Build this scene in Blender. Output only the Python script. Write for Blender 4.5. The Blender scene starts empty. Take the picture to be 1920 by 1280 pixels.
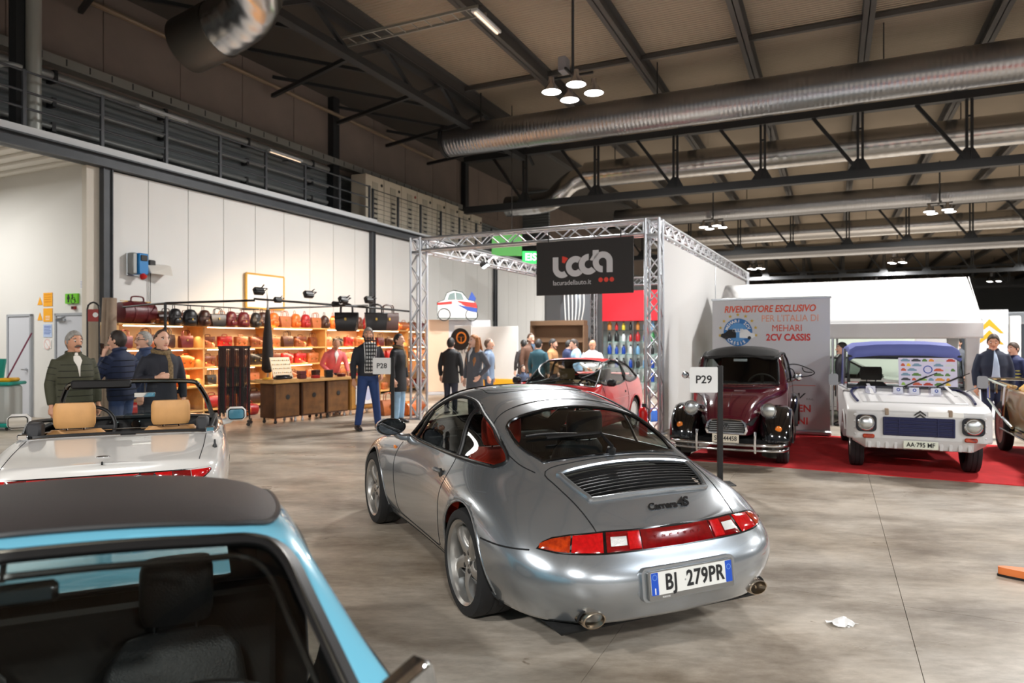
import bpy, bmesh, math, random
import numpy as np
from mathutils import Vector, Matrix
from mathutils.bvhtree import BVHTree
PI = math.pi
random.seed(7)
scene = bpy.context.scene
COL = scene.collection

def sl(r, g, b):
    f = lambda x: (x / 255 / 12.92) if x <= 10.3 else ((x / 255 + .055) / 1.055) ** 2.4
    return (f(r), f(g), f(b), 1)

# ------------------------------------------------ camera, world, exposure
EYE = 1.62
cam_data = bpy.data.cameras.new('camera')
cam = bpy.data.objects.new('camera', cam_data)
COL.objects.link(cam)
cam.location = (0, 0, EYE)
cam.rotation_euler = (PI / 2, 0, 0)
cam_data.sensor_width = 36
cam_data.lens = 24.0
cam_data.clip_end = 400
cam_data.dof.use_dof = True
cam_data.dof.focus_distance = 4.6
cam_data.dof.aperture_fstop = 2.2
scene.camera = cam
scene.view_settings.view_transform = 'Standard'
scene.view_settings.look = 'None'
scene.view_settings.gamma = 1
scene.view_settings.exposure = -0.1
scene.view_settings.use_curve_mapping = False
world = bpy.data.worlds.new('hall_air')
scene.world = world
world.use_nodes = True
world.node_tree.nodes['Background'].inputs[0].default_value = (.92, .96, 1, 1)
world.node_tree.nodes['Background'].inputs[1].default_value = .20

# hall frame: d = distance along the left wall, v = to the right of it
HU = Vector((.4242, .9056, 0)); HV = Vector((.9056, -.4242, 0))
def H(d, v, z=0): return HU * d + HV * v + Vector((0, 0, z))
HROT = math.atan2(HV.y, HV.x)          # local x = +v, local y = +d
WALL_V = -13.27

LAMP_POS = [(d, v) for d in (-6.5, 15.1, 36, 58, 80) for v in (-5.5, 4.4, 14.3, 24.2)]
LAMP_POS.append((4.3, 10.4))  # added unseen fill light brightening the right floor, off the lamp grid, no fixture
def lamp_light(name, loc, energy, size=.4, col=(1, .985, .965), spot=None, rot=None, blend=.5):
    if spot:
        l = bpy.data.lights.new(name, 'SPOT'); l.spot_size = spot; l.spot_blend = blend; l.shadow_soft_size = size / 2
    else:
        l = bpy.data.lights.new(name, 'AREA'); l.shape = 'DISK'; l.size = size
    l.energy = energy; l.color = col
    o = bpy.data.objects.new(name, l); COL.objects.link(o); o.location = loc
    if rot is not None: o.rotation_euler = rot
    return o
def aim(frm, to):
    return (Vector(to) - Vector(frm)).to_track_quat('-Z', 'Y').to_euler()
for i, (d, v) in enumerate(LAMP_POS):
    if d > 60 or (d > 40 and v > 16): continue
    e = {-6.5: 1400, 15.1: 1400, 36: 1500, 58: 2200, 4.3: 1200}[d]
    if d == 15.1 and v > 0: e = 1080
    lamp_light('pendant_and_fill_light', H(d, v, 7.2), e, 1.0, (.86, .93, 1) if d == 4.3 else (1, .985, .965))  # the cool-tinted one is the added fill, not a hall pendant
# ------------------------------------------------ materials
MATS = {}
def mat(name, col, rough=.5, metal=0., coat=0., spec=.5, var=0., vscale=8., bump=0., bscale=60., emit=0., sheen=0., trans=0., bstretch=None, var2=None):
    if name in MATS: return MATS[name]
    m = bpy.data.materials.new(name); m.use_nodes = True
    nt = m.node_tree; b = nt.nodes['Principled BSDF']
    c = sl(*col) if max(col) > 1.001 else (*col, 1)
    b.inputs['Base Color'].default_value = c
    b.inputs['Roughness'].default_value = rough
    b.inputs['Metallic'].default_value = metal
    b.inputs['Coat Weight'].default_value = coat
    b.inputs['Coat Roughness'].default_value = .04
    b.inputs['Specular IOR Level'].default_value = spec
    if trans: b.inputs['Transmission Weight'].default_value = trans
    if emit:
        b.inputs['Emission Color'].default_value = c
        b.inputs['Emission Strength'].default_value = emit
    if var or bump:
        tc = nt.nodes.new('ShaderNodeTexCoord')
    if var:
        n = nt.nodes.new('ShaderNodeTexNoise'); n.inputs['Scale'].default_value = vscale; n.inputs['Detail'].default_value = 5
        nt.links.new(tc.outputs['Object'], n.inputs['Vector'])
        r = nt.nodes.new('ShaderNodeValToRGB')
        lo = [max(0, x * (1 - var)) for x in c[:3]]; hi = [min(1, x * (1 + var)) for x in c[:3]]
        if var2: lo = sl(*var2)[:3]
        r.color_ramp.elements[0].color = (*lo, 1); r.color_ramp.elements[0].position = .3
        r.color_ramp.elements[1].color = (*hi, 1); r.color_ramp.elements[1].position = .7
        nt.links.new(n.outputs['Fac'], r.inputs['Fac']); nt.links.new(r.outputs['Color'], b.inputs['Base Color'])
    if bump:
        n2 = nt.nodes.new('ShaderNodeTexNoise'); n2.inputs['Scale'].default_value = bscale; n2.inputs['Detail'].default_value = 3
        if bstretch:
            mp = nt.nodes.new('ShaderNodeMapping'); mp.inputs['Scale'].default_value = bstretch
            nt.links.new(tc.outputs['Object'], mp.inputs['Vector']); nt.links.new(mp.outputs['Vector'], n2.inputs['Vector'])
        else: nt.links.new(tc.outputs['Object'], n2.inputs['Vector'])
        bp = nt.nodes.new('ShaderNodeBump'); bp.inputs['Strength'].default_value = bump; bp.inputs['Distance'].default_value = .01
        nt.links.new(n2.outputs['Fac'], bp.inputs['Height']); nt.links.new(bp.outputs['Normal'], b.inputs['Normal'])
    MATS[name] = m
    return m
def glass(name, tint=(.55, .62, .58), refl=1.45, rough=0.):
    if name in MATS: return MATS[name]
    m = bpy.data.materials.new(name); m.use_nodes = True; nt = m.node_tree
    nt.nodes.remove(nt.nodes['Principled BSDF']); out = nt.nodes['Material Output']
    t = nt.nodes.new('ShaderNodeBsdfTransparent'); t.inputs[0].default_value = (*tint, 1)
    g = nt.nodes.new('ShaderNodeBsdfGlossy'); g.inputs['Roughness'].default_value = rough
    f = nt.nodes.new('ShaderNodeFresnel'); f.inputs['IOR'].default_value = refl
    mx = nt.nodes.new('ShaderNodeMixShader')
    gm = nt.nodes.new('ShaderNodeNewGeometry'); mr = nt.nodes.new('ShaderNodeMapRange'); mr.inputs[3].default_value = refl; mr.inputs[4].default_value = 1 / refl
    nt.links.new(gm.outputs['Backfacing'], mr.inputs[0]); nt.links.new(mr.outputs[0], f.inputs['IOR'])
    nt.links.new(f.outputs[0], mx.inputs[0]); nt.links.new(t.outputs[0], mx.inputs[1]); nt.links.new(g.outputs[0], mx.inputs[2])
    nt.links.new(mx.outputs[0], out.inputs['Surface'])
    MATS[name] = m
    return m
def paint(name, col, metal=0., rough=.35, coat=1.):
    return mat(name, col, rough, metal, coat)

# ------------------------------------------------ mesh builder
class MB:
    def __init__(s): s.v = []; s.f = []; s.m = []; s.cm = 0
    def add(s, vs, fs, M=None):
        o = len(s.v)
        if M is not None: vs = [M @ Vector(p) for p in vs]
        s.v += [tuple(p) for p in vs]
        s.f += [tuple(i + o for i in f) for f in fs]
        s.m += [s.cm] * len(fs)
        return s
    def mi(s, i): s.cm = i; return s
    def box(s, x0, x1, y0, y1, z0, z1, b=0., M=None):
        if x0 > x1: x0, x1 = x1, x0
        if y0 > y1: y0, y1 = y1, y0
        if z0 > z1: z0, z1 = z1, z0
        if b <= 0:
            v = [(x, y, z) for x in (x0, x1) for y in (y0, y1) for z in (z0, z1)]
            f = [(0, 1, 3, 2), (4, 6, 7, 5), (0, 4, 5, 1), (2, 3, 7, 6), (0, 2, 6, 4), (1, 5, 7, 3)]
            return s.add(v, f, M)
        b = min(b, (x1 - x0) * .49, (y1 - y0) * .49, (z1 - z0) * .49)
        v = []; idx = {}
        for ix in (0, 1):
            for iy in (0, 1):
                for iz in (0, 1):
                    X = (x0, x1)[ix]; Y = (y0, y1)[iy]; Z = (z0, z1)[iz]
                    dx, dy, dz = (b, -b)[ix], (b, -b)[iy], (b, -b)[iz]
                    for a, p in enumerate(((X, Y + dy, Z + dz), (X + dx, Y, Z + dz), (X + dx, Y + dy, Z))):
                        idx[ix, iy, iz, a] = len(v); v.append(p)
        f = []
        for i in (0, 1):
            q = [idx[i, 0, 0, 0], idx[i, 1, 0, 0], idx[i, 1, 1, 0], idx[i, 0, 1, 0]]; f.append(q if i else q[::-1])
            q = [idx[0, i, 0, 1], idx[0, i, 1, 1], idx[1, i, 1, 1], idx[1, i, 0, 1]]; f.append(q if i else q[::-1])
            q = [idx[0, 0, i, 2], idx[1, 0, i, 2], idx[1, 1, i, 2], idx[0, 1, i, 2]]; f.append(q if i else q[::-1])
        for i in (0, 1):
            for j in (0, 1):
                e = [idx[i, j, 0, 0], idx[i, j, 1, 0], idx[i, j, 1, 1], idx[i, j, 0, 1]]; f.append(e if (i ^ j) == 0 else e[::-1])
                e = [idx[i, 0, j, 0], idx[i, 0, j, 2], idx[i, 1, j, 2], idx[i, 1, j, 0]]; f.append(e if (i ^ j) == 0 else e[::-1])
                e = [idx[0, i, j, 1], idx[1, i, j, 1], idx[1, i, j, 2], idx[0, i, j, 2]]; f.append(e if (i ^ j) == 0 else e[::-1])
                for k in (0, 1):
                    e = [idx[i, j, k, 0], idx[i, j, k, 1], idx[i, j, k, 2]]; f.append(e if (i + j + k) % 2 else e[::-1])
        return s.add(v, f, M)
    def cbox(s, c, d, b=0., M=None):
        return s.box(c[0] - d[0] / 2, c[0] + d[0] / 2, c[1] - d[1] / 2, c[1] + d[1] / 2, c[2] - d[2] / 2, c[2] + d[2] / 2, b, M)
    def tube(s, pts, r, n=8, closed=False, caps=True, flat=None, M=None):
        P = [Vector(p) for p in pts]; k = len(P)
        R = r if isinstance(r, (list, tuple)) else [r] * k
        vs = []; fs = []; up = None
        for i in range(k):
            if closed: t = P[(i + 1) % k] - P[i - 1]
            else: t = P[min(i + 1, k - 1)] - P[max(i - 1, 0)]
            if t.length < 1e-9: t = Vector((0, 0, 1))
            t.normalize()
            if up is None:
                up = Vector((0, 0, 1)) if abs(t.z) < .9 else Vector((1, 0, 0))
            up = (up - t * up.dot(t))
            if up.length < 1e-6: up = t.orthogonal()
            up.normalize(); sd = t.cross(up)
            for j in range(n):
                a = 2 * PI * j / n
                k1, k2 = (1, 1) if flat is None else flat
                vs.append(P[i] + (sd * math.cos(a) * k1 + up * math.sin(a) * k2) * R[i])
        for i in range(k if closed else k - 1):
            i2 = (i + 1) % k
            for j in range(n):
                j2 = (j + 1) % n
                fs.append((i * n + j, i * n + j2, i2 * n + j2, i2 * n + j))
        if caps and not closed:
            fs.append(tuple(range(n))[::-1]); fs.append(tuple((k - 1) * n + j for j in range(n)))
        return s.add(vs, fs, M)
    def bar(s, a, b, w, h=None, M=None):
        # square section bar between two points
        a = Vector(a); b = Vector(b); h = h or w
        t = (b - a).normalized(); up = Vector((0, 0, 1)) if abs(t.z) < .95 else Vector((1, 0, 0))
        sd = t.cross(up).normalized(); up = sd.cross(t)
        vs = []
        for p in (a, b):
            for x, y in ((-1, -1), (1, -1), (1, 1), (-1, 1)): vs.append(p + sd * x * w / 2 + up * y * h / 2)
        return s.add(vs, [(3, 2, 1, 0), (4, 5, 6, 7), (0, 1, 5, 4), (1, 2, 6, 5), (2, 3, 7, 6), (3, 0, 4, 7)], M)
    def lathe(s, prof, n=24, M=None, closed=False):
        # prof: (radius, height) about local z
        vs = []; fs = []; k = len(prof)
        for r, z in prof:
            for j in range(n):
                a = 2 * PI * j / n; vs.append((r * math.cos(a), r * math.sin(a), z))
        for i in range(k if closed else k - 1):
            i2 = (i + 1) % k
            for j in range(n):
                j2 = (j + 1) % n; fs.append((i * n + j, i * n + j2, i2 * n + j2, i2 * n + j))
        if not closed:
            if prof[0][0] > 1e-5: fs.append(tuple(range(n))[::-1])
            if prof[-1][0] > 1e-5: fs.append(tuple((k - 1) * n + j for j in range(n)))
        return s.add(vs, fs, M)
    def loft(s, rings, closed=True, caps=True, M=None):
        n = len(rings[0]); vs = [p for r in rings for p in r]; fs = []
        for i in range(len(rings) - 1):
            for j in range(n if closed else n - 1):
                j2 = (j + 1) % n; fs.append((i * n + j, i * n + j2, (i + 1) * n + j2, (i + 1) * n + j))
        if caps:
            fs.append(tuple(range(n))[::-1]); fs.append(tuple((len(rings) - 1) * n + j for j in range(n)))
        return s.add(vs, fs, M)
    def prism(s, poly, t, M=None, z0=0.):
        n = len(poly)
        vs = [(x, y, z0) for x, y in poly] + [(x, y, z0 + t) for x, y in poly]
        fs = [tuple(range(n))[::-1], tuple(range(n, 2 * n))] + [(i, (i + 1) % n, n + (i + 1) % n, n + i) for i in range(n)]
        return s.add(vs, fs, M)
    def sphere(s, c, r, nu=16, nv=10, M=None, fn=None):
        if not isinstance(r, (tuple, list)): r = (r, r, r)
        vs = []; fs = []
        for i in range(nv + 1):
            th = PI * i / nv
            for j in range(nu):
                ph = 2 * PI * j / nu
                p = (math.sin(th) * math.cos(ph), math.sin(th) * math.sin(ph), math.cos(th))
                if fn: p = fn(*p)
                vs.append((c[0] + p[0] * r[0], c[1] + p[1] * r[1], c[2] + p[2] * r[2]))
        for i in range(nv):
            for j in range(nu):
                j2 = (j + 1) % nu
                fs.append((i * nu + j, (i + 1) * nu + j, (i + 1) * nu + j2, i * nu + j2))
        return s.add(vs, fs, M)
    def mesh(s, name, mats, smooth=40):
        me = bpy.data.meshes.new(name)
        me.from_pydata(s.v, [], s.f)
        mats = mats if isinstance(mats, (list, tuple)) else [mats]
        for m in mats: me.materials.append(m)
        if len(mats) > 1: me.polygons.foreach_set('material_index', s.m)
        bm = bmesh.new(); bm.from_mesh(me)
        bmesh.ops.remove_doubles(bm, verts=bm.verts, dist=1e-5)
        bmesh.ops.recalc_face_normals(bm, faces=bm.faces)
        bm.to_mesh(me); bm.free()
        if smooth:
            me.shade_smooth()
            if smooth < 170: me.set_sharp_from_angle(angle=math.radians(smooth))
        return me
    def build(s, name, mats, parent=None, smooth=40, M=None, label=None, kind=None):
        return put(name, s.mesh(name, mats, smooth), parent, M, label, kind)
def put(name, me, parent=None, M=None, label=None, kind=None):
    o = bpy.data.objects.new(name, me); COL.objects.link(o)
    if parent is not None: o.parent = parent
    if M is not None: o.matrix_local = M
    if label: o['label'] = label
    if kind: o['kind'] = kind
    return o
def tag(o, label, cat, group=None):
    o['label'] = label; o['category'] = cat
    if group: o['group'] = group
    return o
def thing(name, label, cat, loc=(0, 0, 0), rotz=0., group=None):
    o = bpy.data.objects.new(name, None); COL.objects.link(o)
    o.empty_display_size = .1
    o.location = loc; o.rotation_euler = (0, 0, rotz)
    return tag(o, label, cat, group)
def struct(o): o['kind'] = 'structure'; return o
KIDS = {}
def dup(o, loc=None, rotz=None, label=None, group=None, parent=None, scale=None):
    c = o.copy(); COL.objects.link(c)
    if parent is not None: c.parent = parent
    if loc is not None: c.location = loc
    if rotz is not None: c.rotation_euler = (0, 0, rotz)
    if scale is not None: c.scale = scale
    if label: c['label'] = label
    if group: c['group'] = group
    for ch in kids(o): dup(ch, parent=c)
    return c
def kids(o):
    if o not in KIDS: KIDS[o] = [x for x in COL.objects if x.parent == o]
    return KIDS[o]
def T(x=0, y=0, z=0): return Matrix.Translation((x, y, z))
def RX(a): return Matrix.Rotation(a, 4, 'X')
def RY(a): return Matrix.Rotation(a, 4, 'Y')
def RZ(a): return Matrix.Rotation(a, 4, 'Z')
def fr(o, x, y):
    # frame from an origin and two axis directions
    x = Vector(x).normalized(); y = Vector(y); y = (y - x * y.dot(x)).normalized(); z = x.cross(y)
    M = Matrix.Identity(4)
    for i in range(3): M[i][0] = x[i]; M[i][1] = y[i]; M[i][2] = z[i]; M[i][3] = o[i]
    return M
_txt = {}
def text(s, size=1., ext=.001, align='CENTER', shear=0., bold=0., space=1., sx=1.):
    key = (s, size, ext, align, shear, bold, space, sx)
    if key not in _txt:
        cu = bpy.data.curves.new('lettering', 'FONT'); cu.body = s; cu.size = size; cu.extrude = ext
        cu.align_x = align; cu.align_y = 'CENTER'; cu.shear = shear; cu.offset = bold; cu.space_character = space
        cu.resolution_u = 3
        o = bpy.data.objects.new('lettering', cu)
        me = o.to_mesh()
        _txt[key] = ([(v.co.x * sx, v.co.y, v.co.z) for v in me.vertices], [tuple(p.vertices) for p in me.polygons])
        o.to_mesh_clear(); bpy.data.objects.remove(o); bpy.data.curves.remove(cu)
    return _txt[key]
def rrect(w, h, r, n=5):
    # rounded rectangle outline centred on 0
    p = []
    for cx, cy, a0 in ((w / 2 - r, h / 2 - r, 0), (-w / 2 + r, h / 2 - r, 90), (-w / 2 + r, -h / 2 + r, 180), (w / 2 - r, -h / 2 + r, 270)):
        for i in range(n + 1):
            a = math.radians(a0 + 90 * i / n); p.append((cx + r * math.cos(a), cy + r * math.sin(a)))
    return p
def smoothpoly(pts, n=6, closed=True):
    # Catmull-Rom through the points
    P = [Vector(p) for p in pts]; k = len(P); out = []
    for i in range(k if closed else k - 1):
        p0 = P[(i - 1) % k] if closed or i > 0 else P[0]
        p1 = P[i]; p2 = P[(i + 1) % k]
        p3 = P[(i + 2) % k] if closed or i + 2 < k else P[-1]
        for j in range(n):
            t = j / n
            out.append(.5 * ((2 * p1) + (p2 - p0) * t + (2 * p0 - 5 * p1 + 4 * p2 - p3) * t * t + (3 * p1 - p0 - 3 * p2 + p3) * t ** 3))
    if not closed: out.append(P[-1])
    return [tuple(p) for p in out]
# ------------------------------------------------ hall shell
def px_r(px): return (px - 960) / 1280
def on_d(px, py, d):
    r = px_r(px); Y = d / (.4242 * r + .9056); return Vector((r * Y, Y, EYE + (640 - py) / 1280 * Y))
def on_v(px, py, v):
    r = px_r(px); Y = v / (.9056 * r - .4242); return Vector((r * Y, Y, EYE + (640 - py) / 1280 * Y))
def on_floor(px, py, z=0.):
    Y = 1280 * (EYE - z) / (py - 640); return Vector((px_r(px) * Y, Y, z))
def at_Y(px, py, Y): return Vector((px_r(px) * Y, Y, EYE + (640 - py) / 1280 * Y))
def hall(o): o.rotation_euler = (0, 0, HROT); return o
def dv(p): return p.x * HU.x + p.y * HU.y, p.x * HV.x + p.y * HV.y

def concrete():
    m = bpy.data.materials.new('polished_concrete'); m.use_nodes = True; nt = m.node_tree; b = nt.nodes['Principled BSDF']
    N = nt.nodes.new; L = nt.links.new
    g = N('ShaderNodeNewGeometry')
    def noise(scale, det, sx=1, sy=1, rough=.6):
        mp = N('ShaderNodeMapping'); mp.inputs['Scale'].default_value = (sx, sy, 1); mp.inputs['Rotation'].default_value = (0, 0, -HROT)
        L(g.outputs['Position'], mp.inputs['Vector'])
        n = N('ShaderNodeTexNoise'); n.inputs['Scale'].default_value = scale; n.inputs['Detail'].default_value = det; n.inputs['Roughness'].default_value = rough
        L(mp.outputs['Vector'], n.inputs['Vector']); return n.outputs['Fac']
    def ramp(f, a, b_, pa=.3, pb=.7):
        r = N('ShaderNodeValToRGB'); r.color_ramp.elements[0].color = a; r.color_ramp.elements[1].color = b_
        r.color_ramp.elements[0].position = pa; r.color_ramp.elements[1].position = pb; L(f, r.inputs['Fac']); return r.outputs['Color']
    def mul(a, c, f=1.):
        x = N('ShaderNodeMix'); x.data_type = 'RGBA'; x.blend_type = 'MULTIPLY'; x.inputs[0].default_value = f
        L(a, x.inputs[6]); L(c, x.inputs[7]); return x.outputs[2]
    base = ramp(noise(.35, 6), sl(182, 165, 143), sl(214, 207, 197))
    streak = ramp(noise(1.3, 7, .5, 1.35, .68), (.50, .475, .45, 1), (1, 1, 1, 1), .33, .58)
    patch = ramp(noise(.8, 8, .8, 1.2, .72), (.60, .57, .54, 1), (1, 1, 1, 1), .36, .54)
    fine = ramp(noise(14, 8, .5, 1.5, .7), (.78, .77, .75, 1), (1.0, 1.0, 1.0, 1), .3, .6)
    spots = ramp(noise(5.5, 3), (.4, .35, .3, 1), (1, 1, 1, 1), .245, .29)
    c = mul(mul(mul(mul(base, streak, 1), patch, 1), fine, .9), spots, .9)
    L(c, b.inputs['Base Color'])
    rr = ramp(noise(1.4, 6, .6, 1.4), (.24, .24, .24, 1), (.5, .5, .5, 1))
    L(rr, b.inputs['Roughness'])
    b.inputs['Specular IOR Level'].default_value = .45
    bp = N('ShaderNodeBump'); bp.inputs['Strength'].default_value = .12; bp.inputs['Distance'].default_value = .004
    L(noise(9, 6), bp.inputs['Height']); L(bp.outputs['Normal'], b.inputs['Normal'])
    return m
CONC = concrete()
def corrugated(name, col, scale, rough=.6, direction='X', var=.12):
    m = mat(name, col, rough); nt = m.node_tree; b = nt.nodes['Principled BSDF']
    tc = nt.nodes.new('ShaderNodeTexCoord'); w = nt.nodes.new('ShaderNodeTexWave'); w.bands_direction = direction
    w.inputs['Scale'].default_value = scale; nt.links.new(tc.outputs['Object'], w.inputs['Vector'])
    bp = nt.nodes.new('ShaderNodeBump'); bp.inputs['Strength'].default_value = .8; bp.inputs['Distance'].default_value = .04
    nt.links.new(w.outputs['Fac'], bp.inputs['Height']); nt.links.new(bp.outputs['Normal'], b.inputs['Normal'])
    n = nt.nodes.new('ShaderNodeTexNoise'); n.inputs['Scale'].default_value = .5
    nt.links.new(tc.outputs['Object'], n.inputs['Vector'])
    r = nt.nodes.new('ShaderNodeValToRGB'); c = sl(*col)
    r.color_ramp.elements[0].color = (*[x * (1 - var * 2) for x in c[:3]], 1); r.color_ramp.elements[1].color = (*[x * (1 + var) for x in c[:3]], 1)
    nt.links.new(n.outputs['Fac'], r.inputs['Fac']); nt.links.new(r.outputs['Color'], b.inputs['Base Color'])
    return m
M_white_panel = mat('white_wall_panel', (222, 221, 217), .55, var=.03, vscale=.6)
M_white_wall = mat('white_plaster', (226, 225, 221), .7, var=.02, vscale=.5)
M_steel_dark = mat('painted_dark_steel', (66, 69, 73), .5, .1, var=.12, vscale=3)
M_steel_black = mat('black_steel', (40, 42, 44), .5, .1)
M_brown_wall = mat('dark_brown_wall', (120, 108, 100), .8, var=.08, vscale=1.2)
M_grey_wall = corrugated('slatted_grey_wall', (112, 118, 120), 2.2, .6, 'Z')
M_roof = corrugated('corrugated_tan_roof', (150, 137, 120), 2.6, .7, 'Y')
M_beam = mat('roof_beam_steel', (72, 70, 68), .6, .1)
M_chalk = mat('pale_toe_board', (205, 208, 210), .5)
M_joint = mat('dark_joint', (84, 78, 70), .9)

fl = struct(hall(MB().box(-60, 90, -25, 120, -.3, -.02).build('floor', M_joint)))
vl = [-40, -26.0, -13.3, -7.0, -1.08, .40, 6.3, 12.2, 18.1, 24, 40]
dl = [-10 + 2.9 * i + .005 for i in range(0, 18)]
dl = [1.9 + 2.9 * i for i in range(-4, 14)]
for i in range(len(vl) - 1):
    for j in range(len(dl) - 1):
        g = .0018
        MB().box(vl[i] + g, vl[i + 1] - g, dl[j] + g, dl[j + 1] - g, -.03, 0).build('floor_slab', CONC, fl, 0)
far = MB().box(-60, 90, dl[-1] + g, 120, -.03, 0).box(-60, 90, -25, dl[0] - g, -.03, 0).box(-60, vl[0] - g, dl[0], dl[-1], -.03, 0).box(vl[-1] + g, 90, dl[0], dl[-1], -.03, 0)
far.build('outer_floor', CONC, fl, 0)

# left wall: white panels, posts, beam, walkway, upper wall
wl = struct(hall(MB().box(-13.6, WALL_V - .06, 8.9, 33, 0, 5.1).build('wall_left', M_joint)))
pan = None
for i in range(24):
    d0 = 8.95 + i * 1.0
    me = MB().box(WALL_V - .07, WALL_V, .006, .994, 0.02, 5.08, .004).mesh('wall_panel', M_white_panel, 0) if i == 0 else me
    o = put('wall_panel', me, wl); o.location = (0, d0, 0)
def trim(name, mb, m, smooth=0):
    o = mb.build(name, m, None, smooth); struct(hall(o)); return o
def ibeam_d(mb, v, z0, z1, d0, d1, w=.3, t=.03):
    mb.box(v - w / 2, v + w / 2, d0, d1, z0, z0 + t); mb.box(v - w / 2, v + w / 2, d0, d1, z1 - t, z1); mb.box(v - .012, v + .012, d0, d1, z0, z1)
mb = MB(); ibeam_d(mb, WALL_V + .05, 5.10, 5.36, -6, 34, .28)
trim('trim_1', mb, M_steel_dark)
trim('trim_2', MB().box(WALL_V - .1, WALL_V + .14, -6, 17.9, 5.364, 5.50).box(WALL_V - .1, WALL_V + .14, 17.9, 34, 5.364, 5.44), M_chalk)
for k, d in enumerate((8.98, 17.75, 26.5, 32.4)):
    mb = MB().box(WALL_V - .02, WALL_V + .12, d - .10, d - .08, 0, 5.1).box(WALL_V - .02, WALL_V + .12, d + .08, d + .10, 0, 5.1).box(WALL_V + .05, WALL_V + .08, d - .08, d + .08, 0, 5.1)
    trim('trim_%d' % (3 + k), mb, M_steel_dark)
trim('trim_7', MB().box(-15, WALL_V - .1, -6, 34, 5.30, 5.36), M_steel_dark)      # walkway deck
wu = trim('wall_left_upper', MB().box(-15.1, -14.85, -8, 60, 7.2, 10), M_brown_wall)
trim('wall_left_middle', MB().box(-15.06, -14.9, -8, 34, 5.36, 7.2), M_grey_wall)
for k in range(22):
    put('wall_panel', MB().box(-14.852, -14.83, 0.01, 1.99, 7.55, 9.75, .006).mesh('upper_wall_panel', M_brown_wall, 0) if k == 0 else me2, wu).location = (0, -6 + 2 * k, 0)
    if k == 0: me2 = kids(wu)[0].data if False else [x for x in COL.objects if x.parent == wu][0].data
trim('trim_8', MB().box(-14.85, -14.6, 17.55, 17.85, 5.36, 9.6).box(-14.85, -14.6, 26.35, 26.65, 5.36, 9.6), M_steel_black)
trim('wall_far_left', MB().box(-15, -13.35, 33, 33.2, 0, 10).box(-15.1, -14.9, 34, 110, 0, 10), M_grey_wall)
wf = trim('wall_back', MB().box(-20, 70, 104, 104.3, 0, 10), mat('far_wall_grey', (120, 122, 122), .8))

# recess on the left with doors
wr = struct(hall(MB().box(-30, WALL_V - .16, 8.9, 9.1, 0, 5.25).build('wall_recess', M_white_wall, None, 0)))
trim('trim_9', MB().box(WALL_V - .16, WALL_V - .02, 8.62, 9.1, 0, 5.1), mat('beige_jamb', (214, 206, 192), .6))
rc = struct(hall(MB().box(-30, WALL_V, 2, 8.9, 5.25, 5.3).build('ceiling_recess', mat('white_soffit', (228, 226, 220), .6), None, 0)))
for k in range(19):
    put('ceiling_rib', MB().box(-30, WALL_V - .2, 0, .12, 5.19, 5.25, .01).mesh('ceiling_rib', MATS['white_soffit'], 0) if k == 0 else me3, rc).location = (0, 2.1 + k * .36, 0)
    if k == 0: me3 = [x for x in COL.objects if x.parent == rc][0].data
trim('wall_recess_left', MB().box(-30.2, -30, 2, 9, 0, 5.3), M_white_wall)
lamp_light('recess_light', H(6.0, -16.8, 5.0), 260, 2.6, (1, .98, .94))
# tube lamp under the soffit
tl = thing('tube_lamp', 'long pale strip lamp under the white soffit of the recess at the left edge', 'lamp', H(6.6, -15.9, 5.1), HROT)
MB().box(-.9, .9, -.08, .08, 0, .08, .01).build('housing', M_chalk, tl); MB().tube([(-.85, 0, -.02), (.85, 0, -.02)], .03).build('tube', mat('lit_tube', (255, 250, 235), .5, emit=4.), tl)

M_door = mat('pale_grey_door', (206, 209, 216), .5)
M_door_frame = mat('grey_door_frame', (170, 174, 180), .5)
M_chrome = mat('chrome', (225, 227, 230), .08, 1.)
M_alu = mat('brushed_aluminium', (196, 199, 203), .28, 1., bump=.05, bscale=300)
def door(n, x0, x1, ytop, side):
    a = on_d(x0, ytop, 8.9); b = on_d(x1, ytop, 8.9)
    va, vb = dv(a)[1], dv(b)[1]; z = a.z
    f = struct(hall(MB().box(va - .05, va, 8.84, 8.9, 0, z + .05).box(vb, vb + .05, 8.84, 8.9, 0, z + .05).box(va - .05, vb + .05, 8.84, 8.9, z, z + .05).build('door_%d' % n, M_door_frame, None, 0)))
    MB().box(va + .005, vb - .005, 8.86, 8.895, .01, z - .005, .004).build('door_leaf', M_door, f, 0)
    h = vb - .1 if side else va + .1
    MB().tube([(h, 8.855, 1.02), (h, 8.80, 1.02), (h - .11, 8.80, 1.02)], .011).lathe([(.028, 0), (.028, .012)], 14, T(h, 8.845, 1.02) @ RX(PI / 2)).build('handle', M_alu, f)
    if side == 0:
        MB().box(va + .05, va + .3, 8.80, 8.855, z - .12, z - .05, .008).bar((va + .2, 8.80, z - .06), (va + .42, 8.78, z - .03), .02).build('door_closer', M_alu, f)
door(1, 20, 60, 594, 1); door(2, 110, 184, 592, 0)

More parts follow.
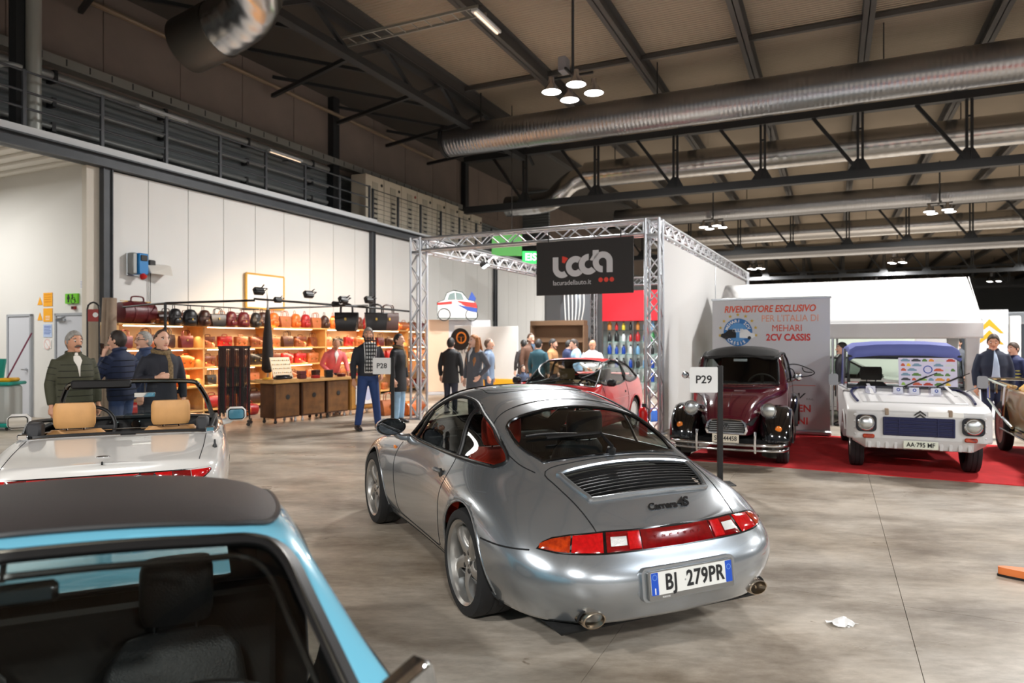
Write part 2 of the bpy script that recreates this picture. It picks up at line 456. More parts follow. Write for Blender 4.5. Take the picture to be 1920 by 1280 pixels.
# wall notices on the recess wall
def notice(name, x0, y0, x1, y1, m, label, cat='sign', d=8.9, t=.006, extra=None):
    a = on_d(x0, y0, d); b = on_d(x1, y1, d); va, vb = dv(a)[1], dv(b)[1]; zt = a.z; zb = EYE + (640 - y1) / 1280 * ((a.y + b.y) / 2)
    o = thing(name, label, cat, H(d - .004, (va + vb) / 2, (zt + zb) / 2), HROT)
    w, h = abs(vb - va), zt - zb
    MB().box(-w / 2, w / 2, -t, 0, -h / 2, h / 2, .001).build('board', m, o, 0)
    if extra: extra(o, w, h, t)
    return o
F_UP = lambda x, y, z: fr((x, y, z), (1, 0, 0), (0, 0, 1))        # text facing -y (towards the camera in hall frame)
M_ink = mat('black_ink', (25, 25, 26), .6); M_ink_blue = mat('blue_ink', (52, 84, 170), .6); M_white_ink = mat('white_ink', (240, 240, 238), .6)
M_orange_sheet = mat('orange_sheet', (250, 176, 40), .6); M_green_sheet = mat('green_sheet', (112, 200, 40), .6); M_paper = mat('white_paper', (238, 238, 236), .7)
def lines(mat_, n, w0=.8, top=.35, gap=None):
    def f(o, w, h, t):
        mb = MB(); g = gap or .7 / n
        for i in range(n): z = h * (top - i * g); mb.box(-w * w0 / 2, w * w0 / 2 * (1 - .25 * (i % 3 == 2)), -t - .002, -t, z - h * .02, z + h * .02)
        mb.build('print', mat_, o, 0)
    return f
M_orange_ink = mat('orange_ink', (214, 128, 20), .6)
def tri(o, w, h, t):
    MB().prism([(-w * .5, -h * .5), (w * .5, -h * .5), (0, h * .5)], .003, F_UP(-w * 1.3, -.0, 0)).build('warning_triangle', M_orange_sheet, o, 0)
notice('orange_notice', 82, 549, 99, 574, M_orange_sheet, 'upper of the two orange notices on the white recess wall', extra=lambda o, w, h, t: (lines(M_orange_ink, 4)(o, w, h, t), MB().prism([(-.09, -.08), (.09, -.08), (0, .09)], .004, F_UP(-w * .5 - .12, 0, -.03)).build('warning_triangle', M_orange_sheet, o, 0)))
notice('orange_notice', 82, 578, 99, 603, M_orange_sheet, 'lower orange notice with a pale patch, above the blue notice', extra=lambda o, w, h, t: (lines(M_white_ink, 3, .5, -.1, .12)(o, w, h, t), MB().prism([(-.09, -.08), (.09, -.08), (0, .09)], .004, F_UP(-w * .5 - .12, 0, -.03)).build('warning_triangle', M_orange_sheet, o, 0)))
notice('blue_notice', 82, 608, 98, 632, mat('pale_blue_sheet', (190, 208, 240), .6), 'pale blue printed notice under the two orange ones', extra=lines(M_ink_blue, 6))
notice('blue_notice', 151, 526, 166, 541, M_paper, 'small blue and white notice high up by the beige jamb', extra=lines(M_ink_blue, 5, .9, .38, .18))
def wc(o, w, h, t):
    m = MB()
    m.lathe([(.028, 0), (.028, .004)], 12, F_UP(-w * .22, -t, h * .3)); m.box(-w * .22 - .04, -w * .22 + .04, -t - .004, -t, -h * .08, h * .2); m.box(-w * .22 - .022, -w * .22 + .022, -t - .004, -t, -h * .38, -h * .08)
    m.lathe([(.026, 0), (.026, .004)], 12, F_UP(w * .1, -t, h * .3))
    for a, b in (((w * .1, h * .2), (w * .14, -h * .1)), ((w * .14, -h * .1), (w * .28, -h * .1)), ((w * .28, -h * .1), (w * .36, -h * .32)), ((w * .36, -h * .32), (w * .42, -h * .3))):
        m.bar((a[0], -t - .002, a[1]), (b[0], -t - .002, b[1]), .02, .004)
    m.lathe([(.075, 0), (.075, .004), (.06, .004), (.06, 0)], 16, F_UP(w * .16, -t, -h * .2), True)
    m.build('pictogram', M_ink, o, 0)
notice('toilet_sign', 126, 551, 149, 569, M_green_sheet, 'green toilet sign with person and wheelchair pictograms', t=.04, extra=wc)
notice('alarm_button', 138, 574, 144, 580, mat('red_box', (150, 40, 44), .5), 'small dark red box just under the green toilet sign', 'alarm', t=.05, extra=lambda o, w, h, t: MB().box(-w * .3, w * .3, -t - .004, -t, -h * .3, h * .3).build('glass_face', M_ink, o, 0))
def nosmoke(o, w, h, t):
    MB().lathe([(w * .42, 0), (w * .42, .004), (w * .34, .004), (w * .34, 0)], 24, F_UP(0, -t, 0), True).bar((-w * .26, -t - .002, w * .26), (w * .26, -t - .002, -w * .26), w * .08, .004).build('pictogram', mat('faded_red', (232, 200, 196), .7), o, 0)
notice('faded_notice', 82, 637, 97, 653, M_paper, 'faded round prohibition notice below the blue one', extra=nosmoke)

# ------------------------------------------------ walkway railing and pipes
rail = thing('walkway_railing', 'dark steel railing with posts along the raised walkway on the left wall', 'railing', H(0, 0, 0), HROT)
for k in range(-5, 7):
    d = 8.92 + 1.46 * k
    MB().box(WALL_V - .03, WALL_V + .03, d - .035, d + .035, 5.4, 6.56, .006).build('post', M_steel_dark, rail, 0)
for z in (5.86, 6.16, 6.53):
    MB().tube([(WALL_V, 1.4, z), (WALL_V, 17.7, z)], .024, 8).build('rail', M_steel_dark, rail)
rail2 = thing('mesh_railing', 'wire mesh railing in front of the beige electrical cabinets', 'railing', H(0, 0, 0), HROT)
for k in range(7):
    d = 17.85 + 1.4 * k
    MB().box(WALL_V - .03, WALL_V + .03, d - .04, d + .04, 5.4, 6.5, .006).build('post', M_steel_black, rail2, 0)
for z in (5.6, 5.75, 5.9, 6.05, 6.2, 6.35, 6.48):
    MB().tube([(WALL_V, 17.85, z), (WALL_V, 26.25, z)], .006 if z < 6.4 else .014, 6).build('rail', M_steel_black, rail2)
pipes = [(-14.7, 7.15, .09, 'upper grey pipe along the walkway wall'), (-14.72, 6.62, .06, 'middle grey pipe along the walkway wall'), (-14.74, 6.1, .06, 'lower grey pipe along the walkway wall'), (-14.75, 5.85, .04, 'thin lowest pipe along the walkway wall')]
M_pipe = mat('grey_pipe', (150, 152, 150), .45, .3)
for v, z, r, lab in pipes:
    p = thing('pipe', lab, 'pipe', H(0, 0, 0), HROT)
    MB().tube([(v, -4, z), (v, 17.4, z)], r, 12).build('run', M_pipe, p)
    for k in range(7): MB().box(v - r - .1, v + r, 1 + 2.6 * k, 1.08 + 2.6 * k, z - r - .05, z + r + .02).build('bracket', M_steel_black, p, 0)
tray = thing('cable_tray', 'slotted grey cable tray running along the upper left wall', 'tray', H(0, 0, 0), HROT)
MB().box(-14.85, -14.55, -5, 26, 7.36, 7.38).box(-14.57, -14.55, -5, 26, 7.38, 7.56).build('channel', mat('galvanised_steel', (150, 150, 144), .45, .4), tray, 0)
for k in range(60): MB().box(-14.549, -14.545, -4 + k * .5, -3.97 + k * .5, 7.4, 7.54).build('slot', M_steel_black, tray, 0)
vp = thing('riser_pipe', 'thick pale riser pipe beside the walkway near the upper left corner', 'pipe', H(7.9, -13.75, 5.36), HROT)
MB().tube([(0, 0, 0), (0, 0, 4.4)], .13, 16).build('run', mat('pale_riser', (176, 178, 172), .4, .5), vp)
MB().tube([(-.28, -.1, 0), (-.28, -.1, 4.4)], .17, 8).build('column', M_steel_black, vp)
vp2 = thing('bent_pipe', 'grey bent pipe rising from the walkway at the left edge', 'pipe', H(7.1, -13.5, 5.36), HROT)
MB().tube(smoothpoly([(0, 0, 0), (0, 0, .9), (0, .06, 1.2), (-.02, .3, 1.3), (0, .45, 1.3)], 5, False), .05, 10).build('run', M_pipe, vp2)
for dd, lab in ((11.1, 'unlit strip lamp under the walkway tray, nearer of two'), (15.1, 'strip lamp glowing warm by the dark wall column')):
    t_ = thing('strip_lamp', lab, 'lamp', H(dd, -14.3, 6.95), HROT)
    MB().box(-.07, .07, -.65, .65, 0, .07, .01).build('housing', M_chalk, t_, 0)
    MB().tube([(0, -.6, -.015), (0, .6, -.015)], .02).build('tube', mat('dim_tube', (200, 200, 190), .4) if dd < 12 else mat('warm_tube', (255, 224, 190), .4, emit=1.5), t_)
    MB().bar((-.1, .4, .03), (-.5, .4, .03), .03).build('arm', M_steel_black, t_)
# electrical cabinets on the walkway
M_cab = mat('beige_enamel', (196, 186, 166), .5)
M_slot = mat('dark_slot', (44, 42, 40), .6)
for k in range(8):
    w = 1.0
    c = thing('electrical_cabinet', 'beige electrical cabinet on the walkway, %s from the left in the row of eight' % ['first', 'second', 'third', 'fourth', 'fifth', 'sixth', 'seventh', 'eighth'][k], 'cabinet', H(18.05 + k * 1.02, -14.0, 5.37), HROT, 'cabinets on the walkway')
    hh = 1.72 if k < 6 else 1.6
    MB().box(-.3, .3, .01, w - .01, 0, hh, .012).build('body', M_cab, c, 0)
    MB().box(.3, .315, .34, .66, .2, hh - .2, .004).build('door', mat('beige_door', (168, 160, 142), .5), c, 0)
    for i in range(5): MB().box(.315, .32, .4, .6, .3 + i * .16, .36 + i * .16).build('vent_slot', M_slot, c, 0)
    MB().lathe([(.05, 0), (.05, .02), (.03, .03)], 10, T(.31, .85, hh - .25) @ RY(PI / 2)).build('warning_lamp', mat('red_lamp', (150, 60, 50), .4) if k == 2 else M_slot, c)

# ------------------------------------------------ roof
ROOF_Z = 9.75
roof = struct(hall(MB().box(-15, 90, -10, 110, ROOF_Z, ROOF_Z + .1).build('ceiling', M_roof, None, 0)))
for k in range(16):
    v = -10.6 + 2.85 * k
    mb = MB(); ibeam_d(mb, v, ROOF_Z - .42, ROOF_Z, -9, 104, .26, .03)
    mb.build('roof_beam', M_beam, roof, 0)
for d in (6.4, 19.1, 31.8, 44.5, 57):
    MB().box(-15, 60, d - .06, d + .06, ROOF_Z - .16, ROOF_Z - .04).build('purlin', M_beam, roof, 0)
trim('trim_10', MB().box(-14.85, -10.75, -9, 60, 9.55, 9.6), mat('painted_roof_shade', (70, 66, 62), .8))  # added dark sheet, its colour stands in for shade under the roof edge
gl = thing('edge_girder', 'dark lattice girder under the roof along the left wall', 'girder', H(0, 0, 0), HROT)
for z in (9.3, 8.55):
    MB().box(-10.72, -10.48, 4, 23.6, z - .09, z + .09).build('chord', M_steel_black, gl, 0)
for k in range(7):
    d = 5 + k * 2.8
    MB().bar((-10.6, d, 8.55), (-10.6, d + 1.4, 9.3), .09).build('brace', M_steel_black, gl, 0); MB().bar((-10.6, d + 1.4, 9.3), (-10.6, d + 2.8, 8.55), .09).build('brace', M_steel_black, gl, 0)
    MB().bar((-10.6, d, 8.55), (-14.7, d + 1.6, 8.75), .1).build('strut', M_steel_black, gl, 0); MB().bar((-10.6, d + 1.4, 8.6), (-14.7, d - 1.2, 9.3), .08).build('strut', M_steel_black, gl, 0)
ep = thing('eaves_pipe', 'thin brown pipe along the top of the left wall', 'pipe', H(0, 0, 0), HROT)
MB().tube([(-14.6, 2, 9.0), (-14.6, 24, 9.0)], .06, 8).build('run', mat('brown_pipe', (130, 112, 92), .5), ep)
def truss(d, lab, v0=-13.2, n=18):
    t = thing('roof_truss', lab, 'truss', H(d, 0, 0), HROT, 'roof trusses')
    MB().box(v0, 52, -.13, .13, 6.68, 6.94).build('bottom_chord', M_steel_black, t, 0)
    MB().box(v0, 52, -.13, .13, 8.72, 8.95).build('top_chord', M_steel_black, t, 0)
    m1 = MB().box(-.10, -.03, -.05, .05, 6.94, 8.72).box(.03, .1, -.05, .05, 6.94, 8.72).box(-.03, .03, -.02, .02, 7.2, 7.26).box(-.03, .03, -.02, .02, 8.2, 8.26).mesh('vertical', M_steel_black, 0)
    m2 = MB().bar((-1.35, 0, 8.75), (-.1, 0, 7.0), .1, .1).mesh('diagonal', M_steel_black, 0)
    m3 = MB().prism([(-.38, 6.92), (.3, 6.92), (.1, 7.3), (-.12, 7.3)], .03, Matrix(((1, 0, 0, 0), (0, 0, -1, 0), (0, 1, 0, 0), (0, 0, 0, 1)))).mesh('gusset', M_steel_black, 0)
    for k in range(n):
        v = -10.6 + 2.85 * k
        for nm, m in (('vertical', m1), ('diagonal', m2), ('gusset', m3)):
            o = put(nm, m, t); o.location = (v, 0, 0)
    return t
truss(23.8, 'nearest dark roof truss, behind the large ribbed duct')
truss(41.8, 'second dark roof truss, above the white tent roof')
truss(59.8, 'third roof truss, farther back over the hall')
truss(77.8, 'farthest roof truss, small and faint behind the others')

def duct_mat(name, col, rough, scale):
    m = mat(name, col, rough, 1.); nt = m.node_tree; b = nt.nodes['Principled BSDF']
    tc = nt.nodes.new('ShaderNodeTexCoord'); w = nt.nodes.new('ShaderNodeTexWave'); w.bands_direction = 'X'; w.inputs['Scale'].default_value = scale
    nt.links.new(tc.outputs['Object'], w.inputs['Vector'])
    bp = nt.nodes.new('ShaderNodeBump'); bp.inputs['Strength'].default_value = .22; bp.inputs['Distance'].default_value = .02
    nt.links.new(w.outputs['Fac'], bp.inputs['Height']); nt.links.new(bp.outputs['Normal'], b.inputs['Normal'])
    return m
M_duct = duct_mat('ribbed_duct_steel', (158, 160, 164), .30, 2.6)
M_duct2 = duct_mat('shiny_duct_steel', (196, 196, 196), .24, 1.0)
def duct(d, z, r, lab, m, v0=-12.0, v1=50):
    t = thing('air_duct', lab, 'duct', H(d, 0, z), HROT, 'air ducts under the roof')
    n = int((v1 - v0) / 2.9)
    for k in range(n):
        a = v0 + k * 2.9
        o = put('duct_section', MB().tube([(a, 0, 0), (a + 2.89, 0, 0)], r, 28).mesh('duct_section', m, 60), t)
        MB().tube([(a + 2.86, 0, 0), (a + 2.93, 0, 0)], r + .012, 28).build('joint_band', m, t)
    for k in range(0, n, 2):
        MB().bar((v0 + 1.2 + k * 2.9, 0, r), (v0 + 1.2 + k * 2.9, 0, ROOF_Z - z), .03).build('hanger', M_steel_black, t, 0)
    return t
t = duct(19.8, 8.3, .5, 'large ribbed steel duct crossing the hall below the roof, nearest', M_duct, -11.6)
MB().tube([(-11.62, 0, 0), (-11.75, 0, 0)], .52, 28).build('end_cap', M_steel_black, t)
duct(26.3, 8.35, .5, 'shiny steel duct behind the nearest roof truss', M_duct2, -9, 50)
duct(37.3, 8.5, .5, 'third steel duct back, above the second row of lamps', M_duct, -11)
duct(44.5, 8.2, .5, 'fourth duct, behind the second roof truss', M_duct2, -11)
duct(54, 8.2, .5, 'fifth and farthest duct over the back of the hall', M_duct, -11)
t = thing('air_duct', 'large steel duct elbow high above the left walkway', 'duct', H(0, 0, 0), HROT, 'air ducts under the roof')
MB().tube([(-9.0, 5.5, 9.1), (-9.75, 8.6, 8.75)], .55, 28).build('duct_section', M_duct2, t)
MB().tube(smoothpoly([(-9.75, 8.6, 8.75), (-9.95, 9.4, 8.6), (-10.3, 10.0, 8.45), (-10.9, 10.3, 8.3), (-11.6, 10.35, 8.15)], 2, False), .56, 28).build('elbow', M_duct2, t, 20)
MB().tube([(-11.6, 10.35, 8.15), (-12.5, 10.3, 7.95)], .58, 28).build('damper', mat('dull_duct', (120, 116, 110), .45, 1.), t)
t = thing('air_duct', 'short steel duct elbow behind the nearest truss near the left wall', 'duct', H(0, 0, 0), HROT, 'air ducts under the roof')
MB().tube(smoothpoly([(-9, 26.3, 8.3), (-9.6, 26.2, 8.1), (-10, 26, 7.7), (-10.4, 26, 7.4), (-11.2, 26, 7.3), (-12.4, 26, 7.3)], 3, False), .42, 20).build('elbow', M_duct2, t, 25)
ct = thing('cable_ladder', 'pale cable ladder hanging under the roof near the top left', 'tray', H(13.2, -9.6, 8.95), HROT)
MB().bar((-1.8, 0, 0), (2.6, 0, 0), .03, .06).bar((-1.8, .4, 0), (2.6, .4, 0), .03, .06).build('side_rail', mat('galvanised_steel', (0, 0, 0)), ct, 0)
for k in range(12): MB().bar((-1.7 + k * .36, 0, 0), (-1.7 + k * .36, .4, 0), .02).build('rung', MATS['galvanised_steel'], ct, 0)
MB().tube([(-1.8, .2, .1), (2.6, .2, .1)], .015).build('cable', M_slot, ct)
st = thing('roof_strip_lamp', 'strip lamp under the roof at the top edge of the view', 'lamp', H(13.6, -7.0, 8.75), HROT)
MB().box(-.08, .08, -.6, .6, 0, .07, .01).build('housing', M_chalk, st, 0); MB().tube([(0, -.55, -.015), (0, .55, -.015)], .02).build('tube', MATS['warm_tube'], st)

# ------------------------------------------------ pendant lamps
M_lens = mat('lamp_lens', (255, 250, 246), .4, emit=16.)
M_refl = mat('lamp_reflector', (200, 200, 205), .25, 1.)
labs = {(15.1, -5.5): 'nearest pendant lamp cluster, four bright discs below the roof', (36, -5.5): 'pendant lamp cluster above the right corner of the truss stand', (36, 4.4): 'pendant lamp cluster high at the right, above the white tent', (58, -5.5): 'small far pendant lamp cluster beside the top end of the side truss', (58, 4.4): 'small far pendant lamp cluster over the tent ridge', (80, 14.3): 'tiny far pendant lamp cluster at the right edge', (80, 4.4): 'tiny far pendant lamp cluster low above the tent gable'}
proto = None
for (d, v) in LAMP_POS:
    z = 7.45
    lab = labs.get((d, v), None)
    if lab is None:
        if d < 0 or v > 20: lab = 'pendant lamp cluster out of the frame at depth %d and offset %d' % (d + 10, v + 10)
        else: lab = '%s' % {15.1: 'front right', 4.3: 'added unseen fill light, off the lamp grid', 36: 'second', 58: 'third', 80: 'pendant lamp cluster far back, last row, seen small'}[d]
    if lab and (d, v) not in labs: continue
    if proto is None:
        p = thing('pendant_lamp', lab, 'lamp', H(d, v, z), HROT, 'pendant lamps')
        MB().tube([(0, 0, .45), (0, 0, 2.3)], .035, 8).build('rod', M_steel_dark, p)
        MB().box(-.32, -.12, -.15, .15, .5, .85, .02).build('ballast_box', mat('grey_box', (150, 150, 156), .5), p)
        MB().bar((-.5, 0, .4), (.5, 0, .4), .05).bar((0, -.5, .4), (0, .5, .4), .05).build('cross_arm', M_steel_black, p, 0)
        for a in range(4):
            x, y = .5 * math.cos(a * PI / 2 + .5), .5 * math.sin(a * PI / 2 + .5)
            r = MB().lathe([(.06, .34), (.08, .2), (.19, .06), (.235, 0), (.225, .0), (.18, .07)], 20, T(x, y, 0)).build('reflector', M_refl, p)
            MB().lathe([(0, -.012), (.12, -.010), (.215, .004)], 20, T(x, y, 0)).build('lens', M_lens, r)
        proto = p
    else:
        dup(proto, H(d, v, z), HROT, lab)
# ------------------------------------------------ car building tools
def bspl(P, n, axis, comp=.8):
    # smooth cubic spline surface row by row through a net of points
    P = np.moveaxis(np.asarray(P, float), axis, 0)
    def ghost(Q): return np.concatenate([2 * Q[:1] - Q[1:2], Q, 2 * Q[-1:] - Q[-2:-1]])
    G = ghost(P); S = (G[:-2] + 4 * G[1:-1] + G[2:]) / 6
    Q = P + comp * (P - S); Q[0] = P[0]; Q[-1] = P[-1]
    G = ghost(Q); out = []
    for i in range(len(P) - 1):
        for k in range(n):
            t = k / n
            b = ((1 - t) ** 3 / 6, (3 * t ** 3 - 6 * t * t + 4) / 6, (-3 * t ** 3 + 3 * t * t + 3 * t + 1) / 6, t ** 3 / 6)
            out.append(sum(b[m] * G[i + m] for m in range(4)))
    out.append(Q[-1])
    return np.moveaxis(np.array(out), 0, axis)
def in_poly(pts, poly):
    x, y = pts[:, 0], pts[:, 1]; r = np.zeros(len(pts), bool); n = len(poly)
    for i in range(n):
        x1, y1 = poly[i]; x2, y2 = poly[(i + 1) % n]
        if y1 == y2: continue
        c = ((y1 > y) != (y2 > y)) & (x < (x2 - x1) * (y - y1) / (y2 - y1) + x1); r ^= c
    return r
def near_poly(p, poly):
    best = None; bd = 1e9; n = len(poly)
    for i in range(n):
        a = np.array(poly[i]); b = np.array(poly[(i + 1) % n]); ab = b - a; L = ab @ ab
        t = 0 if L == 0 else max(0, min(1, (np.array(p) - a) @ ab / L)); q = a + t * ab; d = ((q - p) ** 2).sum()
        if d < bd: bd = d; best = q
    return best
def dense(poly, step=.02, closed=True):
    out = []; n = len(poly)
    for i in range(n if closed else n - 1):
        a = Vector(poly[i]); b = Vector(poly[(i + 1) % n]); k = max(1, int((b - a).length / step))
        out += [tuple(a.lerp(b, j / k)) for j in range(k)]
    if not closed: out.append(tuple(poly[-1]))
    return out
class Car:
    def __init__(s, root, net, nu=12, nv=7, comp=.8):
        s.root = root
        net = np.asarray(net, float)
        mir = net[:, ::-1][:, 1:] * np.array([1, -1, 1])
        full = np.concatenate([net, mir], 1)
        g = bspl(bspl(full, nu, 0, comp), nv, 1, comp)
        s.nu, s.nv = g.shape[:2]
        s.V = g.reshape(-1, 3)
        i, j = np.meshgrid(np.arange(s.nu - 1), np.arange(s.nv - 1), indexing='ij')
        a = (i * s.nv + j).ravel()
        s.F = np.stack([a, a + s.nv, a + s.nv + 1, a + 1], 1)
        s.bvh = BVHTree.FromPolygons([tuple(v) for v in s.V], [tuple(map(int, f)) for f in s.F])
        s.keep = np.ones(len(s.F), bool); s.C = s.V[s.F].mean(1); s.snaps = {}
    # (kind, sign/axis) -> 2D coordinates and the ray back onto the surface
    def uv(s, kind, P):
        P = np.asarray(P)
        if kind[0] == 'side': return P[:, [0, 2]]
        if kind[0] == 'top': return P[:, [0, 1]]
        if kind[0] in ('rear', 'front'): return P[:, [1, 2]]
        if kind[0] == 'cyl': return np.stack([np.degrees(np.arctan2(P[:, 1], (kind[1] - P[:, 0]) * kind[2])), P[:, 2]], 1)
    def ok(s, kind, P):
        if kind[0] == 'side': return P[:, 1] * kind[1] > .12
        if kind[0] == 'rear': return P[:, 0] < kind[1]
        if kind[0] == 'front': return P[:, 0] > kind[1]
        if kind[0] == 'top': return P[:, 2] > kind[1]
        if kind[0] == 'cyl': return (kind[1] - P[:, 0]) * kind[2] > 0
    def hit(s, kind, a, b):
        if kind[0] == 'side': o, d = (a, 3 * kind[1], b), (0, -kind[1], 0)
        elif kind[0] == 'top': o, d = (a, b, 5), (0, 0, -1)
        elif kind[0] == 'rear': o, d = (-6, a, b), (1, 0, 0)
        elif kind[0] == 'front': o, d = (8, a, b), (-1, 0, 0)
        else:
            r = math.radians(a); d = (math.cos(r) * kind[2], -math.sin(r), 0); o = (kind[1] - 6 * d[0], -6 * d[1], b)
        p, n, _, _ = s.bvh.ray_cast(Vector(o), Vector(d))
        if p is None:
            p, n, _, _ = s.bvh.find_nearest(Vector(o) + Vector(d) * (Vector(o).length - .5))
        if n.dot(Vector(d)) > 0: n = -n
        return p, n
    def hole(s, kind, poly):
        poly = dense(poly, .05 if kind[0] != 'cyl' else 2)
        m = s.ok(kind, s.C) & in_poly(s.uv(kind, s.C), poly) & s.keep
        s.keep &= ~m
        dv_ = np.unique(s.F[m]); kv = np.unique(s.F[s.keep])
        for v in np.intersect1d(dv_, kv):
            q = near_poly(s.uv(kind, s.V[v:v + 1])[0], poly)
            p, n = s.hit(kind, *q)
            if (Vector(s.V[v]) - p).length < .08: s.snaps[v] = p
    def body(s, mats, name='body', thick=.012, label=None):
        V = s.V.copy()
        for v, p in s.snaps.items(): V[v] = p
        mb = MB(); mb.v = [tuple(v) for v in V]; mb.f = [tuple(map(int, f)) for f in s.F[s.keep]]; mb.m = [0] * len(mb.f)
        o = mb.build(name, mats, s.root, 180, label=label)
        if thick:
            md = o.modifiers.new('thickness', 'SOLIDIFY'); md.thickness = thick; md.offset = -1
            md.material_offset = len(mats) - 1; md.material_offset_rim = len(mats) - 1
        me = o.data
        # outward normals
        c = Vector((float(V[:, 0].mean()), 0, .5)); s_ = 0
        for p in list(me.polygons)[::50]: s_ += p.normal.dot(p.center - c) * p.area
        if s_ < 0: me.flip_normals()
        s.obj = o
        return o
    def pts(s, kind, poly, off=0., step=.02, closed=True):
        out = []
        for a in dense(poly, step if kind[0] != 'cyl' else 1., closed):
            p, n = s.hit(kind, *a); out.append(p + n * off)
        return out
    def patch(s, name, kind, poly, m, off=.002, bulge=0., rings=6, parent=None, smooth=180, label=None, thick=0, step=.02):
        poly = dense(poly, step if kind[0] != 'cyl' else 1.)
        c = np.mean(poly, 0); R = []
        for i in range(rings + 1):
            k = 1 - i / rings; ring = []
            for q in poly:
                a = c + (np.array(q) - c) * max(k, .001); p, n = s.hit(kind, *a)
                ring.append(p + n * (off + bulge * (1 - k ** 3)))
            R.append(ring)
        o = MB().loft(R, True, False).build(name, m, parent or s.root, smooth, label=label)
        if thick:
            md = o.modifiers.new('thickness', 'SOLIDIFY'); md.thickness = thick; md.offset = 0
        return o
    def line(s, name, kind, poly, r, m, off=0., closed=True, n=6, parent=None, mb=None, step=.02, flat=None):
        w = mb or MB(); w.tube(s.pts(kind, poly, off, step, closed), r, n, closed, flat=flat)
        return None if mb else w.build(name, m, parent or s.root)
M_tyre = mat('tyre_rubber', (30, 30, 31), .8, bump=.15, bscale=40)
M_rim = mat('silver_rim', (190, 188, 184), .3, .85)
M_dark_trim = mat('black_trim', (18, 18, 19), .45)
M_gap = mat('panel_gap', (14, 14, 15), .9)
M_well = mat('wheel_well_black', (14, 14, 14), .95)
M_red_cal = mat('red_caliper', (190, 40, 30), .4)
M_int_black = mat('interior_black', (28, 28, 28), .75)
M_lamp_clear = glass('lamp_clear_glass', (.92, .94, .94), 1.5)
M_mirror = mat('mirror_glass', (200, 205, 208), .03, 1.)
M_disc = mat('brake_disc', (120, 118, 114), .35, 1.)
def wheel(parent, c, r, w, side, rim='twist', rim_r=None, rim_mat=None, name='wheel', extra=None):
    """wheel whose outer face looks to +y (side=1) or -y; returns the wheel part"""
    M = T(*c) @ RX(-side * PI / 2)
    rim_r = rim_r or r * .73
    h = w / 2
    t = MB().lathe([(rim_r, -h * .8), (rim_r + .01, -h), (r * .9, -h), (r * .97, -h * .92), (r, -h * .7), (r, -h * .36), (r - .006, -h * .33), (r - .006, -h * .27), (r, -h * .24), (r, h * .24), (r - .006, h * .27), (r - .006, h * .33), (r, h * .36), (r, h * .7), (r * .97, h * .92), (r * .9, h * 1.0), (rim_r + .01, h), (rim_r, h * .86)], 56, M, True).build('wheel', M_tyre, parent, 30)
    rm = rim_mat or M_rim
    if rim == 'twist':
        MB().lathe([(rim_r * .93, -h * .8), (rim_r * .93, h * .55), (rim_r * .985, h * .8), (rim_r * 1.02, h * .88), (rim_r * 1.0, h * .96), (rim_r * .93, h * .86), (rim_r * .90, h * .5), (rim_r * .90, -h * .8)], 56, M).build('rim', rm, t)
        MB().lathe([(.0, -h * .1), (rim_r * .72, -h * .1), (rim_r * .72, -h * .02), (0, -h * .02)], 36, M).build('brake_disc', M_disc, t)
        MB().box(rim_r * .42, rim_r * .78, -.09, .09, -h * .1, h * .12, .012, M @ RZ(2.4)).build('brake_caliper', M_red_cal, t)
        for k in range(5):
            rings = []
            for i in range(9):
                u = i / 8; rr = rim_r * (.14 + .82 * u); a = .34 * (u ** 1.5) * side + 2 * PI * k / 5 + (.2 if side > 0 else 0)
                wd = rim_r * (.135 + .10 * (2 * u - 1) ** 2 + .05 * u ** 4); zt = h * (.62 + .16 * math.sin(u * PI * .9) - .04 * u); zb = h * .2
                ca, sa = math.cos(a), math.sin(a); tilt = .10 * side * math.sin(u * PI)
                def P(q, z): return (rr * ca - q * sa, rr * sa + q * ca, z)
                rings.append([P(-wd, zb), P(-wd, zt - .012 - wd * tilt * 2), P(-wd * .6, zt - wd * tilt), P(0, zt + .004), P(wd * .6, zt + wd * tilt), P(wd, zt - .012 + wd * tilt * 2), P(wd, zb)])
            MB().loft(rings, True, True, M).build('spoke', rm, t, 50)
        hb = MB().lathe([(rim_r * .30, h * .2), (rim_r * .30, h * .6), (rim_r * .2, h * .66), (rim_r * .13, h * .67), (rim_r * .12, h * .72), (0, h * .74)], 28, M).build('hub_cap', rm, t)
        for k in range(5):
            a = 2 * PI * (k + .5) / 5; MB().lathe([(.017, 0), (.015, .006), (0, .008)], 10, M @ T(rim_r * .235 * math.cos(a), rim_r * .235 * math.sin(a), h * .64)).build('wheel_bolt', M_slot, t)
    else:
        # pressed disc wheel with cap
        MB().lathe([(rim_r * 1.02, h * .8), (rim_r * 1.02, h * .92), (rim_r * .93, h * .88), (rim_r * .88, h * .35), (rim_r * .7, h * .45), (rim_r * .5, h * .55), (rim_r * .42, h * .4), (0, h * .4)], 40, M).build('rim', rm, t)
        MB().lathe([(rim_r * .36, h * .4), (rim_r * .34, h * .6), (rim_r * .2, h * .74), (0, h * .78)], 24, M).build('hub_cap', M_chrome if rim == 'cap' else rm, t)
        if rim == 'holes':
            for k in range(10):
                a = 2 * PI * k / 10; MB().lathe([(.02, 0), (.02, .004)], 8, M @ T(rim_r * .68 * math.cos(a), rim_r * .68 * math.sin(a), h * .46)).build('rim_hole', M_slot, t)
    return t
